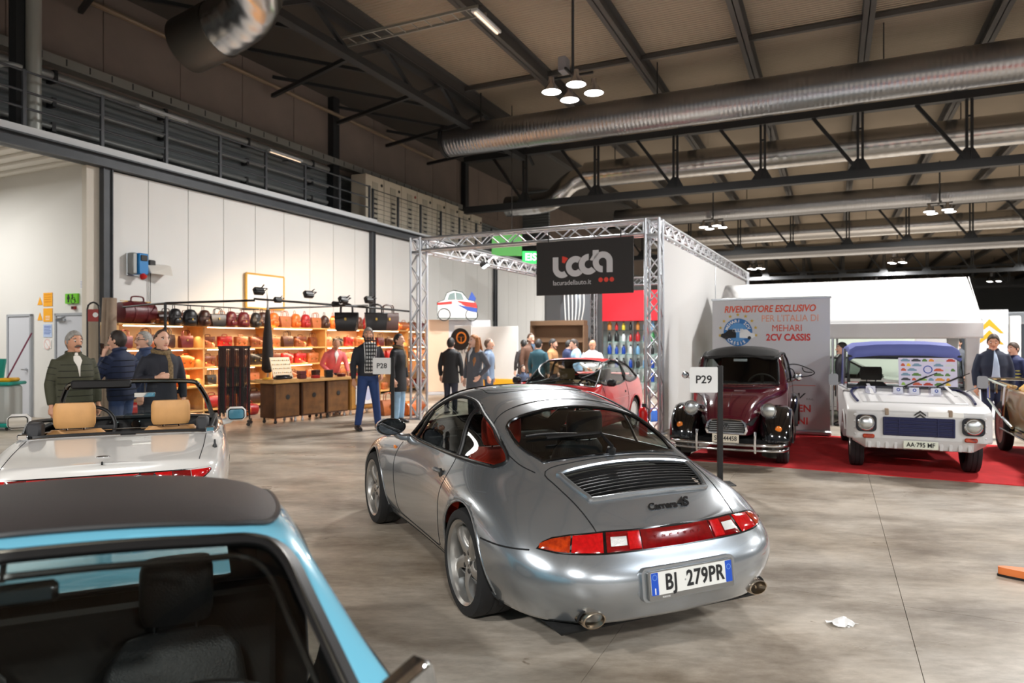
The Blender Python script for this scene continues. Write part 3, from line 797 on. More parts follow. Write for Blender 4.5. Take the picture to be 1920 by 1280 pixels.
def well(parent, c, r, w, side):
    # dark liner around a wheel, open to the outside
    M = T(*c) @ RX(-side * PI / 2)
    A = [PI * i / 16 for i in range(17)]; y0, y1 = c[1] - w / 2, c[1] + w / 2
    mb = MB(); n = 17; zb = .17 - c[2]
    P = [(r, zb)] + [(r * math.cos(a), r * math.sin(a)) for a in A] + [(-r, zb)]
    rings = [[(c[0] + x, y, c[2] + z) for x, z in P] for y in (y0, y1)]
    mb.loft(rings, False, False)
    mb.add([(c[0] + x, y0 if side > 0 else y1, c[2] + z) for x, z in P], [tuple(range(len(P)))])
    return mb.build('wheel_liner', M_well, parent)
def seat(parent, x, y, z, m, hr=True, h=.62, tilt=.3, hw=1., w=.5):
    """seat cushion at (x, y, z) with its back leaning to -x"""
    rings = []
    for i in range(9):
        u = i / 8; zz = z + u * h; xx = x - .26 - tilt * u * h
        ww = w / 2 * (1 - .22 * u ** 2.5) * (.9 + .1 * min(1, u * 6)); tt = .075 * (1 - .4 * u ** 3)
        if i == 8: ww *= .8; tt *= .5
        rings.append([(xx + tt * math.cos(a) * .9 + (.03 * abs(math.sin(a)) ** 3), y + ww * math.copysign(abs(math.sin(a)) ** .6, math.sin(a)), zz) for a in [2 * PI * j / 20 for j in range(20)]])
    s = MB().box(x - .3, x + .25, y - w / 2, y + w / 2, z - .14, z + .03, .05).build('seat', m, parent)
    MB().loft(rings).build('backrest', m, s, 60)
    if hr:
        R = []
        for i in range(7):
            u = i / 6; zz = z + h + .02 + u * .20; xx = x - .27 - tilt * (h + .1); k = math.sin(PI * (.08 + .84 * u)) ** .22
            R.append([(xx + .055 * k * math.cos(a), y + .15 * hw * (1 - .10 * (2 * u - 1) ** 6) * math.copysign(abs(math.sin(a)) ** .5, math.sin(a)), zz) for a in [2 * PI * j / 20 for j in range(20)]])
        MB().loft(R).build('headrest', m, s, 60)
        MB().tube([(x - .26 - tilt * h, y - .06, z + h - .05), (x - .27 - tilt * (h + .06), y - .06, z + h + .06)], .008).tube([(x - .26 - tilt * h, y + .06, z + h - .05), (x - .27 - tilt * (h + .06), y + .06, z + h + .06)], .008).build('headrest_stem', M_chrome, s)
    return s
def steering(parent, x, y, z, r=.19, m=None, tilt=.45):
    M = T(x, y, z) @ RY(-PI / 2 + tilt)
    s = MB().tube([(r * math.cos(a), r * math.sin(a), 0) for a in [2 * PI * i / 28 for i in range(28)]], .016, 8, True, M=M).build('steering_wheel', m or M_dark_trim, parent)
    MB().lathe([(.06, -.02), (.06, .01), (.03, .02), (0, .02)], 16, M).box(-r, r, -.02, .02, -.01, .005, .004, M).box(-.02, .02, -r, 0, -.01, .005, .004, M).build('steering_hub', m or M_dark_trim, s)
    MB().tube([(0, 0, 0), (0, 0, -.35)], .03, 8, M=M).build('steering_column', M_dark_trim, s)
    return s
def arch(cx, cz, r, a0=-14, a1=194, n=26, drop=.3):
    p = [(cx + r * math.cos(math.radians(a)), cz + r * math.sin(math.radians(a))) for a in np.linspace(a0, a1, n)]
    return p
# ------------------------------------------------ silver coupe (the main subject)
R993 = [  # ribs from the tail to the nose, each: 9 points from the sill to the centre line
 [(-.965,0,.225),(-1.0,0,.34),(-.995,0,.455),(-.93,0,.54),(-.875,0,.648),(-.874,0,.649),(-.873,0,.650),(-.872,0,.651),(-.871,0,.652)],
 [(-.95,.27,.225),(-.985,.30,.34),(-.98,.33,.455),(-.918,.32,.543),(-.868,.28,.648),(-.865,.2,.652),(-.863,.14,.654),(-.861,.07,.655),(-.86,0,.656)],
 [(-.905,.50,.22),(-.93,.585,.335),(-.925,.635,.46),(-.855,.595,.568),(-.795,.50,.668),(-.80,.38,.682),(-.81,.28,.688),(-.815,.14,.692),(-.815,0,.695)],
 [(-.75,.68,.21),(-.75,.765,.33),(-.735,.81,.465),(-.69,.75,.60),(-.665,.585,.715),(-.69,.46,.745),(-.70,.35,.758),(-.705,.18,.768),(-.705,0,.772)],
 [(-.55,.755,.195),(-.55,.84,.33),(-.55,.875,.48),(-.54,.815,.65),(-.52,.615,.775),(-.53,.5,.812),(-.54,.40,.836),(-.545,.2,.850),(-.545,0,.856)],
 [(-.28,.785,.185),(-.28,.865,.33),(-.28,.895,.50),(-.28,.845,.705),(-.28,.645,.83),(-.28,.565,.885),(-.28,.48,.918),(-.28,.26,.945),(-.28,0,.952)],
 [(0,.795,.175),(0,.87,.33),(0,.898,.51),(0,.858,.72),(0,.685,.852),(0,.62,.945),(0,.525,1.02),(0,.29,1.07),(0,0,1.085)],
 [(.25,.78,.17),(.25,.85,.30),(.25,.88,.50),(.25,.855,.70),(.25,.705,.86),(.25,.645,.995),(.25,.545,1.10),(.25,.31,1.165),(.25,0,1.185)],
 [(.55,.745,.168),(.55,.81,.27),(.55,.835,.48),(.55,.825,.69),(.55,.72,.865),(.55,.665,1.03),(.55,.56,1.165),(.55,.33,1.235),(.55,0,1.255)],
 [(.9,.735,.165),(.9,.795,.26),(.9,.805,.46),(.9,.805,.68),(.9,.725,.862),(.9,.67,1.045),(.9,.56,1.205),(.9,.34,1.272),(.9,0,1.29)],
 [(1.22,.735,.165),(1.22,.79,.26),(1.22,.80,.46),(1.22,.80,.68),(1.22,.725,.857),(1.22,.675,1.02),(1.22,.575,1.17),(1.22,.35,1.24),(1.22,0,1.262)],
 [(1.5,.74,.166),(1.5,.79,.27),(1.5,.805,.47),(1.5,.805,.69),(1.5,.72,.85),(1.5,.67,.945),(1.5,.59,1.03),(1.5,.36,1.10),(1.5,0,1.125)],
 [(1.74,.75,.168),(1.74,.80,.29),(1.74,.825,.48),(1.74,.815,.70),(1.74,.70,.825),(1.74,.62,.865),(1.74,.52,.905),(1.74,.32,.945),(1.74,0,.96)],
 [(2.0,.755,.17),(2.0,.825,.31),(2.0,.85,.49),(2.0,.825,.71),(2.0,.69,.80),(2.0,.58,.80),(2.0,.46,.825),(2.0,.25,.85),(2.0,0,.858)],
 [(2.3,.745,.172),(2.3,.83,.32),(2.3,.862,.49),(2.3,.815,.71),(2.3,.68,.775),(2.3,.55,.755),(2.3,.42,.765),(2.3,.22,.785),(2.3,0,.79)],
 [(2.65,.70,.18),(2.65,.80,.32),(2.65,.83,.46),(2.65,.765,.655),(2.65,.63,.715),(2.65,.5,.69),(2.65,.4,.69),(2.65,.2,.70),(2.65,0,.705)],
 [(2.95,.58,.19),(2.95,.69,.31),(2.95,.71,.43),(2.95,.66,.56),(2.95,.56,.61),(2.95,.45,.60),(2.95,.35,.60),(2.95,.18,.61),(2.95,0,.615)],
 [(3.10,.36,.20),(3.13,.42,.31),(3.13,.44,.42),(3.07,.42,.50),(3.02,.38,.545),(3.03,.3,.55),(3.04,.2,.553),(3.045,.1,.555),(3.045,0,.556)],
 [(3.14,0,.20),(3.18,0,.31),(3.18,0,.42),(3.12,0,.49),(3.07,0,.53),(3.07,0,.531),(3.07,0,.532),(3.07,0,.533),(3.07,0,.534)]]
SIL_LOC = (.4875, 4.419, 0); SIL_ROT = 2.013
M_silver = mat('silver_metallic_paint', (167, 173, 178), .27, .8, 1.)
M_tint = glass('tinted_glass', (.50, .54, .52), 1.5)
M_red_lens = mat('red_lens', (120, 8, 12), .1, 0, 1., var=.25, vscale=30)
M_red_lens2 = mat('bright_red_lens', (190, 14, 18), .12, 0, .5, var=.2, vscale=60)
M_amber = mat('amber_lens', (180, 56, 10), .12, 0, 1., var=.35, vscale=28, var2=(110, 14, 12))
M_amber2 = mat('orange_lens', (240, 130, 30), .2, 0, .5)
M_clear = mat('ribbed_clear_lens', (214, 212, 208), .2, .3, 1., bump=.4, bscale=200)
M_tip = mat('exhaust_steel', (186, 170, 150), .22, 1.)
M_gloss_black = mat('gloss_black', (12, 12, 13), .18, 0, .6)
def silver_car():
    root = thing('sports_coupe', 'silver sports coupe seen from behind, parked in the middle of the floor', 'car', SIL_LOC, SIL_ROT)
    c = Car(root, R993, 13, 8)
    L = ('side', 1); R = ('side', -1)
    door_w = smoothpoly([(1.52, .882), (1.30, 1.02), (1.06, 1.152), (.93, 1.192), (.78, 1.196), (.64, 1.182), (.555, 1.157)], 5, False) + smoothpoly([(.50, 1.05), (.475, .95), (.468, .882)], 4, False) + [(.8, .878), (1.2, .876)]
    q_w = smoothpoly([(.515, 1.148), (.40, 1.115), (.22, 1.055), (.06, .985), (-.055, .93), (-.07, .90), (-.03, .884)], 5, False) + [(.2, .88), (.42, .882), (.43, .95), (.46, 1.05)]
    whole = smoothpoly([(1.56, .868), (1.31, 1.03), (1.07, 1.166), (.93, 1.21), (.78, 1.214), (.6, 1.19), (.40, 1.13), (.22, 1.07), (.05, .995), (-.075, .93), (-.09, .895), (-.03, .868)], 5, False) + [(.3, .864), (.8, .862), (1.2, .862)]
    ws = [(1.66, .60), (1.70, .35), (1.715, 0), (1.70, -.35), (1.66, -.60), (1.45, -.615), (1.22, -.565), (1.165, -.50), (1.14, -.3), (1.13, 0), (1.14, .3), (1.165, .50), (1.22, .565), (1.45, .615)]
    rw = smoothpoly([(.20, .40), (.235, 0), (.20, -.40), (.165, -.49), (.10, -.515), (-.08, -.52), (-.24, -.475), (-.285, -.42), (-.31, 0), (-.285, .42), (-.24, .475), (-.08, .52), (.10, .515), (.165, .49)], 4)
    gr = smoothpoly([(-.415, .40), (-.40, 0), (-.415, -.40), (-.44, -.43), (-.55, -.415), (-.64, -.385), (-.672, -.34), (-.685, 0), (-.672, .34), (-.64, .385), (-.55, .415), (-.44, .43)], 4)
    # lamp bar all round the tail, by angle about a vertical axis
    K = ('cyl', 0., 1)
    lampbar = [(-46, .574), (-40, .562), (-26, .553), (0, .549), (26, .553), (40, .562), (46, .574), (44.6, .606), (42, .626), (37, .640), (26, .652), (0, .652), (-26, .652), (-37, .640), (-42, .626), (-44.6, .606)]
    for k in (L, R): c.hole(k, whole); 
    c.hole(('top', .7), ws); c.hole(('top', .7), rw); c.hole(('top', .6), gr)
    for k in (L, R):
        c.hole(k, arch(0, .315, .358)); c.hole(k, arch(2.272, .322, .358))
    b = c.body([M_silver, M_int_black], 'body', .012)
    # glazing
    for k, sd in ((L, 'left'), (R, 'right')):
        c.patch('side_window', k, door_w, M_tint, -.008); c.patch('quarter_window', k, q_w, M_tint, -.008)
        c.line('window_seal', k, whole, .0125, M_dark_trim, .0)
        pl = [(.555, 1.185), (.50, 1.05), (.47, .95), (.455, .865)]
        c.line('window_pillar', k, pl, .022, M_dark_trim, -.004, False, flat=(.9, .4))
        c.line('window_trim', k, [(1.56, .868), (.8, .862), (.3, .864), (.0, .868)], .006, M_gloss_black, .012, False)
        c.line('quarter_light_bar', k, [(1.36, .87), (1.19, 1.09)], .012, M_dark_trim, -.004, False)
        d = smoothpoly([(1.66, .80), (1.675, .6), (1.66, .36), (1.63, .262), (1.5, .235), (1.0, .23), (.66, .235), (.57, .275), (.53, .42), (.50, .60), (.455, .72), (.45, .80), (.46, .862)], 4, False)
        c.line('door_gap', k, d, .0042, M_gap, -.0015, False)
        c.line('sill_gap', k, [(1.9, .235), (1.66, .228), (.62, .222), (.42, .22)], .004, M_gap, -.002, False)
        c.line('rocker_edge', k, [(1.9, .178), (1.0, .178), (.42, .18)], .012, M_gap, -.008, False)
        for (cx, cz) in ((0, .315), (2.272, .322)):
            c.line('arch_lip', k, arch(cx, cz, .358), .008, M_silver, -.004, False)
        s = k[1]
        # door handle
        p, n = c.hit(k, .635, .742)
        hM = fr(p + n * .012, (1, 0, 0), n)
        hd = MB().tube(smoothpoly([(-.075, -.008, 0), (-.05, .014, .002), (0, .022, .002), (.05, .012, -.004), (.07, -.01, -.008)], 4, False), [.009] * 3 + [.012] * 14, 8, M=hM).build('door_handle', M_silver, root)
        MB().lathe([(.03, -.014), (.03, -.004), (.02, .0), (0, .001)], 18, fr(p + n * .004 + Vector((-.07, 0, -.004)), (1, 0, 0), Vector((0, 0, -1)).cross(n) if False else (0, 0, 1))).build('handle_recess', M_dark_trim, hd)
        MB().lathe([(.012, 0), (.010, .01), (0, .012)], 12, fr(p + n * .012 + Vector((-.075, 0, -.01)), (1, 0, 0), (0, 0, 1))).build('door_lock', M_slot, hd)
        # side repeater
        p, n = c.hit(k, 1.755, .745)
        MB().cbox((0, 0, 0), (.055, .03, .016), .006, fr(p + n * .003, (1, 0, 0), (0, 0, 1)) ).build('side_repeater', M_amber2, root)
        # mirror
        mc = Vector((1.545, s * .875, .945))
        shell = []
        for i in range(8):
            u = i / 7; kx = math.sin(PI * (.5 + .48 * u)) if False else math.sqrt(max(0, 1 - (u * .98) ** 2)) 
            shell.append([(mc.x - .035 + u * .14, mc.y + s * .118 * kx * math.cos(a) * (1 + .1 * math.cos(a)), mc.z + .068 * kx * math.sin(a) * (1 + .18 * math.cos(a))) for a in [2 * PI * j / 24 for j in range(24)]])
        mr = MB().loft(shell, True, True).build('wing_mirror', M_silver, root, 60)
        MB().lathe([(0, 0), (.9, 0), (1.0, .06), (1.02, .12), (.9, .1)], 28, T(mc.x - .05, mc.y + s * .006, mc.z) @ RY(PI / 2) @ Matrix.Diagonal((.066, .116, .1, 1))).build('mirror_rim', M_gloss_black, mr)
        MB().lathe([(0, 0), (.9, .0)], 28, T(mc.x - .052, mc.y + s * .006, mc.z) @ RY(PI / 2) @ Matrix.Diagonal((.064, .114, .1, 1))).build('mirror_face', M_mirror, mr)
        MB().tube(smoothpoly([(1.58, s * .70, .845), (1.58, s * .77, .848), (1.575, s * .82, .87), (1.56, s * .84, .90)], 4, False), [.03, .03, .028, .028, .026, .026, .026, .026, .024, .022, .022, .022, .022], 10).build('mirror_arm', M_silver, mr)
        # wheels
        for (cx, r, w, yy) in ((0, .313, .27, .742), (2.272, .316, .225, .735)):
            wheel(root, (cx, s * yy, r), r, w, s, 'twist', .246)
            well(root, (cx, s * .56, r + .005), .366, .46, s)
        # rear bumper gap and lower edge
        c.line('bumper_gap', k, [(-.33, .545), (-.5, .552), (-.62, .56), (-.70, .566)], .005, M_gap, -.001, False)
        # exhaust
        e = T(-.925, s * .535, .25) @ RY(-PI / 2)
        MB().lathe([(1, -.16), (1, .0), (.97, .012), (.86, .014), (.80, 0), (.78, -.1), (0, -.1)], 28, e @ Matrix.Diagonal((.04, .066, 1, 1))).build('exhaust_tip', M_tip, root)
        MB().tube([(-.9, s * (.535 + .074 * math.cos(a)), .25 + .05 * math.sin(a)) for a in [PI * i / 16 for i in range(17)]], .007, 6).build('exhaust_surround', M_gap, root)
    for kk, o_, nm in ((('top', .7), ws, 'windscreen'), (('top', .7), rw, 'rear_window')):
        g = c.patch(nm, kk, o_, M_tint, -.005, rings=8)
        c.line('glass_seal', kk, o_, .011, M_gloss_black, .0, parent=g)
    c.line('window_surround', ('top', .7), smoothpoly([(-.33, .55), (-.2, .585), (0, .60), (.15, .59), (.26, .54), (.33, .42), (.37, .2), (.38, 0), (.37, -.2), (.33, -.42), (.26, -.54), (.15, -.59), (0, -.60), (-.2, -.585), (-.33, -.55)], 4, False), .0035, M_gap, 0, False)
    # sunroof panel and engine lid
    c.line('sunroof_gap', ('top', 1.), smoothpoly([(1.05, .34), (1.07, 0), (1.05, -.34), (.9, -.36), (.68, -.36), (.66, 0), (.68, .36), (.9, .36)], 4), .003, M_gap, 0)
    c.line('lid_gap', ('top', .5), smoothpoly([(-.862, .45), (-.72, .47), (-.5, .505), (-.36, .50), (-.345, .3), (-.34, 0), (-.345, -.3), (-.36, -.50), (-.5, -.505), (-.72, -.47), (-.862, -.45)], 4, False), .004, M_gap, -.001, False)
    c.patch('grille_back', ('top', .5), gr, M_well, -.035)
    fr_o = c.line('grille_frame', ('top', .5), [(x * 1.0 - .004, y * 1.03) for x, y in gr], .016, M_silver, .006, n=8)
    for i in range(11):
        x = -.425 - i * .0245; w = .425 - max(0, i - 2) * .006
        m = MB(); A = []
        for y in np.linspace(-w, w, 25):
            p, n = c.hit(('top', .5), x - .012 * (1 - (y / .45) ** 2) * 0 + .01 - .022 * 0, y); A.append(p + n * .002)
        m.tube(A, .0105, 6, False, flat=(.85, .28)); m.build('grille_slat', M_dark_trim, root)
    # lamp bar
    def seg(nm, a0, a1, m, inset=.007, off=.004, bul=.006, z0=None, z1=None, par=None):
        lo = []; hi = []
        for a in np.linspace(a0, a1, max(4, int(abs(a1 - a0)))):
            A = abs(a)
            zl = np.interp(A, [0, 26, 40, 47], [.549, .553, .562, .574]) + inset; zh = np.interp(A, [0, 26, 37, 42, 45, 47], [.652, .652, .640, .626, .606, .580]) - inset
            if z0: zl = z0
            if z1: zh = z1
            lo.append((a, zl)); hi.append((a, max(zh, zl + .001)))
        return c.patch(nm, K, lo + hi[::-1], m, off, bul, 5, par)
    c.patch('lamp_bar_backing', K, lampbar, M_gloss_black, .0025, 0, 6)
    for s in (1, -1):
        seg('indicator_lens', 45.2 * s, 36.5 * s, M_amber); seg('tail_lens', 36 * s, 27 * s, M_red_lens2)
        seg('fog_lens', 26 * s, 14.5 * s, M_red_lens)
        seg('reversing_lens', 24.8 * s, 19.6 * s, M_clear, .004, .012, .003, .582, .622)
        seg('brake_lens', 19 * s, 14.8 * s, M_red_lens2, .012, .011, .002)
    mid = seg('centre_reflector', 14.2, -14.2, M_red_lens)
    # letters behind the reflector
    for i, ch in enumerate('PORSCHE'):
        a = -9 + i * 3
        p, n = c.hit(K, a, .602); v, f = text(ch, .032, .0006, bold=.0006)
        MB().add(v, f, fr(p + n * .0115, n.cross(Vector((0, 0, 1))) * -1, (0, 0, 1))).build('letter', mat('dark_red_letter', (120, 8, 14), .3), mid, 0)
    # badge
    p, n = c.hit(('top', .5), -.775, -.02)
    rgt = Vector((0, -1, 0)); up = n.cross(rgt)
    if up.z < 0: up = -up
    Mb = fr(p + n * .004, rgt, up)
    v, f = text('Carrera', .062, .002, 'RIGHT', .35, .0018, .96); MB().add(v, f, Mb @ T(.07, 0, 0)).build('badge_script', mat('dark_chrome_badge', (70, 70, 72), .3, .9), root, 0)
    v, f = text('4S', .085, .003, 'LEFT', .45, .002, .9); MB().add(v, f, Mb @ T(.075, .008, 0)).build('badge_numeral', MATS['dark_chrome_badge'], root, 0)
    # number plate, sunk in a recess moulding
    p = Vector((-1.003, 0.0, .405)); n = Vector((-1, 0, .12)).normalized()
    Mp = fr(p, (0, -1, 0), Vector((.12, 0, 1)))
    MB().prism(rrect(.60, .165, .03), .03, Mp @ T(0, 0, -.028)).build('plate_recess', M_silver, root)
    pf = MB().prism(rrect(.545, .142, .012), .014, Mp @ T(0, -.004, .004)).build('plate_frame', mat('plate_frame_chrome', (150, 150, 148), .3, .8), root)
    M_plate = mat('plate_white', (232, 232, 226), .4)
    MB().prism(rrect(.52, .11, .008), .004, Mp @ T(0, .006, .017)).build('number_plate', M_plate, pf)
    M_blue = mat('plate_blue', (20, 78, 190), .4)
    for x in (-.238, .238): MB().prism(rrect(.042, .108, .004), .002, Mp @ T(x, .006, .021)).build('plate_band', M_blue, pf)
    m = MB(); v, f = text('BJ', .108, .0012, 'CENTER', 0, .0025, 1.1, .82); m.add(v, f, Mp @ T(-.137, .004, .0225))
    m.build('plate_lettering', M_ink, pf, 0); m = MB()
    v, f = text('279PR', .108, .0012, 'CENTER', 0, .0025, 1.08, .82); m.add(v, f, Mp @ T(.082, .004, .0225))
    m.build('plate_lettering', M_ink, pf, 0)
    m = MB(); v, f = text('I', .04, .001, bold=.001); m.add(v, f, Mp @ T(-.238, -.03, .0235))
    v, f = text('PORSCHE', .011, .0004); m.add(v, f, Mp @ T(-.17, -.063, .0186)); 
    m.build('plate_small_print', M_white_ink, pf, 0)
    m = MB()
    for i in range(12): a = 2 * PI * i / 12; m.cbox((-.238 + .013 * math.cos(a), .038 + .013 * math.sin(a), .0235), (.004, .004, .001), M=Mp)
    m.lathe([(.014, 0), (.014, .001), (.0115, .001), (.0115, 0)], 20, Mp @ T(.238, .028, .023), True)
    m.build('plate_emblems', mat('pale_blue_ink', (120, 160, 220), .5), pf, 0)
    MB().lathe([(.005, 0), (.004, .002)], 8, Mp @ T(-.048, .004, .022)).build('plate_seal', M_alu, pf)
    # rear wiper
    p1, n1 = c.hit(('top', .7), -.30, .02); p2, n2 = c.hit(('top', .7), -.16, .02); p3, n3 = c.hit(('top', .7), -.11, .36)
    w = MB().tube([p1 + n1 * .01, p1 + n1 * .045, p2 + n2 * .05, p3 + n3 * .03], .011, 6).build('rear_wiper', M_dark_trim, root)
    q = [c.hit(('top', .7), -.03 - .1 * t, .46 - .42 * t) for t in np.linspace(0, 1, 8)]
    MB().tube([a + nn * .014 for a, nn in q], .008, 6).build('wiper_blade', M_dark_trim, w)
    MB().lathe([(.03, 0), (.028, .03), (0, .035)], 14, fr(p1 + n1 * .0, (0, 1, 0), n1.cross(Vector((0, 1, 0))))).build('wiper_spindle', M_dark_trim, w)
    # underside, cabin
    MB().box(-.85, 2.95, -.68, .68, .16, .2, .02).build('floor_pan', M_well, root)
    MB().box(-.72, -.3, -.45, .45, .2, .5).box(1.75, 2.7, -.5, .5, .2, .62).build('bulkhead', M_well, root, 0)
    MB().box(1.42, 1.62, -.62, .62, .62, .845, .05).build('dashboard', M_int_black, root)
    MB().box(-.28, .18, -.52, .52, .66, .80, .03).build('rear_shelf', mat('grey_carpet', (120, 118, 112), .9), root)
    M_leather = mat('black_leather', (40, 40, 42), .5)
    seat(root, 1.05, .34, .36, mat('red_leather', (206, 56, 34), .45), h=.52, tilt=.3); seat(root, 1.05, -.34, .36, M_leather, h=.52, tilt=.3)
    seat(root, .55, .3, .45, M_leather, False, .3, .45); seat(root, .55, -.3, .45, M_leather, False, .3, .45)
    steering(root, 1.36, .34, .74)
    return root
silver_car()
# ------------------------------------------------ pale blue car in the foreground, facing the camera
# x forward (towards the camera side), origin under the windscreen header
M_sky = mat('pale_blue_paint', (112, 186, 212), .25, 0, 1.)
M_vinyl = mat('black_vinyl_roof', (54, 49, 48), .5, var=.10, vscale=4, bump=.25, bscale=260)
M_clearglass = glass('windscreen_glass', (.80, .84, .82), 1.5)
M_seam = mat('chrome_strip', (70, 68, 62), .3, 1.)
def blue_car():
    root = thing('targa_car', 'pale blue car with black vinyl roof in the left foreground, windscreen towards us', 'car', (-1.055, 1.43, 0), math.atan2(-.914, .407))
    def rib(x, roof, wb, wr, zbelt, dz=0.):
        bl = wr + .075
        return [(x, wb - .10, .2), (x, wb - .03, .36), (x, wb, .55), (x, max(bl + .02, wb - .04), .70), (x - dz, bl, zbelt), (x - dz, (bl + wr) / 2 + .01, (zbelt + roof) / 2), (x - dz, wr, roof - .065), (x - dz, wr * .6, roof - .018), (x - dz, 0, roof)]
    def flat(x, w, z, drop=.05):
        return [(x, w - .10, .2), (x, w - .03, .36), (x, w, .52), (x, w - .02, .68), (x, w - .09, z - drop * .3), (x, w * .66, z - .012), (x, w * .45, z - .004), (x, w * .22, z), (x, 0, z + .002)]
    net = [[(-2.1, 0, z) for z in (.3, .4, .5, .6, .68, .685, .69, .69, .69)],
           [(-2.08, .4, .3), (-2.08, .42, .4), (-2.08, .43, .5), (-2.08, .42, .6), (-2.06, .4, .68), (-2.06, .3, .69), (-2.06, .2, .695), (-2.06, .1, .7), (-2.06, 0, .7)],
           flat(-2.0, .72, .70), flat(-1.6, .80, .735), flat(-1.22, .825, .74), flat(-.99, .825, .745),
           rib(-.91, .97, .825, .50, .77), rib(-.80, 1.165, .825, .53, .83), rib(-.55, 1.205, .80, .565, .87), rib(-.28, 1.218, .785, .575, .87), rib(-.04, 1.205, .78, .58, .87),
           rib(.14, 1.125, .78, .62, .865), rib(.34, 1.01, .79, .67, .85), rib(.54, .90, .81, .715, .825), flat(.74, .82, .84), flat(1.1, .80, .82), flat(1.5, .76, .76), flat(1.75, .68, .68),
           [(1.85, .4, .3), (1.87, .42, .4), (1.87, .43, .5), (1.86, .42, .56), (1.84, .4, .60), (1.84, .3, .61), (1.84, .2, .615), (1.84, .1, .62), (1.84, 0, .62)],
           [(1.9, 0, z) for z in (.3, .4, .5, .56, .60, .605, .61, .61, .61)]]
    c = Car(root, net, 8, 8)
    ws = smoothpoly([(.02, .0), (.01, .35), (-.005, .485), (.04, .55), (.18, .59), (.36, .64), (.50, .68), (.56, .65), (.60, .35), (.615, 0), (.60, -.35), (.56, -.65), (.50, -.68), (.36, -.64), (.18, -.59), (.04, -.55), (-.005, -.485), (.01, -.35)], 4)
    rear_w = [(-.93, .42), (-.82, .45), (-.82, -.45), (-.93, -.42)]
    TP = ('top', .5)
    c.hole(TP, ws); c.hole(('rear', -.75), [(-.46, .77), (.46, .77), (.43, 1.03), (-.43, 1.03)])
    for s in (1, -1):
        c.hole(('side', s), smoothpoly([(.30, .885), (.10, .985), (-.05, 1.03), (-.3, 1.06), (-.5, 1.05), (-.56, .95), (-.5, .885)], 4))
        c.hole(('side', s), arch(1.02, .3, .35)); c.hole(('side', s), arch(-1.43, .3, .35))
    c.body([M_sky, M_int_black], 'body')
    g = c.patch('windscreen', TP, ws, M_clearglass, -.006, rings=8)
    c.line('windscreen_seal', TP, ws, .028, M_dark_trim, -.006, flat=(1, .5), parent=g)
    inner = [(.5 * .05 + x * .93 + .012, y * .93) for x, y in ws]
    c.line('chrome_strip', TP, [(x * .985 + .006, y * .975) for x, y in ws], .003, M_seam, .010, parent=g)
    c.line('inner_frame', TP, inner, .008, M_gloss_black, -.03, parent=g)
    # black vinyl roof panel with its edge roll
    rp = smoothpoly([(-.045, 0), (-.05, .35), (-.065, .47), (-.11, .53), (-.3, .56), (-.6, .555), (-.78, .53), (-.84, .46), (-.85, 0), (-.84, -.46), (-.78, -.53), (-.6, -.555), (-.3, -.56), (-.11, -.53), (-.065, -.47), (-.05, -.35)], 4)
    r = c.patch('roof_panel', TP, rp, M_vinyl, .008, .010, 10)
    c.line('roof_seal', TP, rp, .008, M_dark_trim, .005, parent=r)
    for s in (1, -1):
        k = smoothpoly([(.30, .885), (.10, .985), (-.05, 1.03), (-.3, 1.06), (-.5, 1.05), (-.56, .95), (-.5, .885)], 4)
        c.patch('side_window', ('side', s), k, M_tint, -.008); c.line('window_seal', ('side', s), k, .012, M_dark_trim, 0)
        c.line('door_gap', ('side', s), [(.50, .84), (.5, .4), (.4, .27), (-.4, .27), (-.55, .5), (-.55, .9)], .004, M_gap, -.001, False)
        for x in (1.02, -1.43):
            wheel(root, (x, s * .67, .3), .3, .18, s, 'holes'); well(root, (x, s * .56, .3), .36, .36, s)
    c.line('hood_gap', TP, [(.72, .62), (1.7, .5), (1.74, 0), (1.7, -.5), (.72, -.62), (.70, 0)], .004, M_gap, -.001)
    for s in (1, -1): c.patch('headlamp_cover', TP, smoothpoly([(1.62, s * .45), (1.62, s * .60), (1.42, s * .62), (1.42, s * .47)], 3), M_sky, .003, .004, 4)
    c.patch('rear_window', ('rear', -.75), [(-.46, .77), (.46, .77), (.43, 1.03), (-.43, 1.03)], M_clearglass, -.004)
    # chrome door mirror on the side towards the silver car
    mi = MB().box(-.03, .03, -.062, .062, -.036, .036, .015, T(.36, .755, .91) @ RZ(.5) @ RX(.25)).build('door_mirror', M_chrome, root)
    MB().prism(rrect(.104, .058, .01), .003, T(.36, .755, .91) @ RZ(.5) @ RX(.25) @ fr((.031, 0, 0), (0, 1, 0), (0, 0, 1))).build('mirror_face', M_mirror, mi, 0)
    MB().tube([(.38, .70, .80), (.37, .74, .84), (.36, .77, .885)], .012).build('mirror_stalk', M_chrome, mi)
    # wipers resting on the screen
    for y0 in (.18, -.35):
        a, n = c.hit(TP, .585, y0); b, n2 = c.hit(TP, .50, y0 - .42)
        w = MB().tube([a + n * .02, a.lerp(b, .5) + n * .035, b + n2 * .02], .006).build('wiper', M_dark_trim, root)
        MB().tube([a.lerp(b, .3) + n * .02, b.lerp(a, -.2) + n2 * .012], .005).build('wiper_blade', M_dark_trim, w)
    # cabin
    MB().box(-1.9, 1.7, -.62, .62, .18, .22).build('floor_pan', M_well, root, 0)
    MB().box(.28, .62, -.66, .66, .60, .80, .05).box(.22, .34, -.62, .62, .45, .74, .04).build('dashboard', M_int_black, root)
    MB().box(-.90, -.80, -.60, .60, .25, .745, .02).box(-.55, -.8, -.08, .08, .3, .5, .02).build('rear_bulkhead', M_int_black, root)
    for y in (.29, -.33): seat(root, -.30, y, .30, mat('black_vinyl', (36, 36, 37), .45, bump=.3, bscale=200), True, .40, .3, .72, .44)
    steering(root, .12, .36, .74, .19)
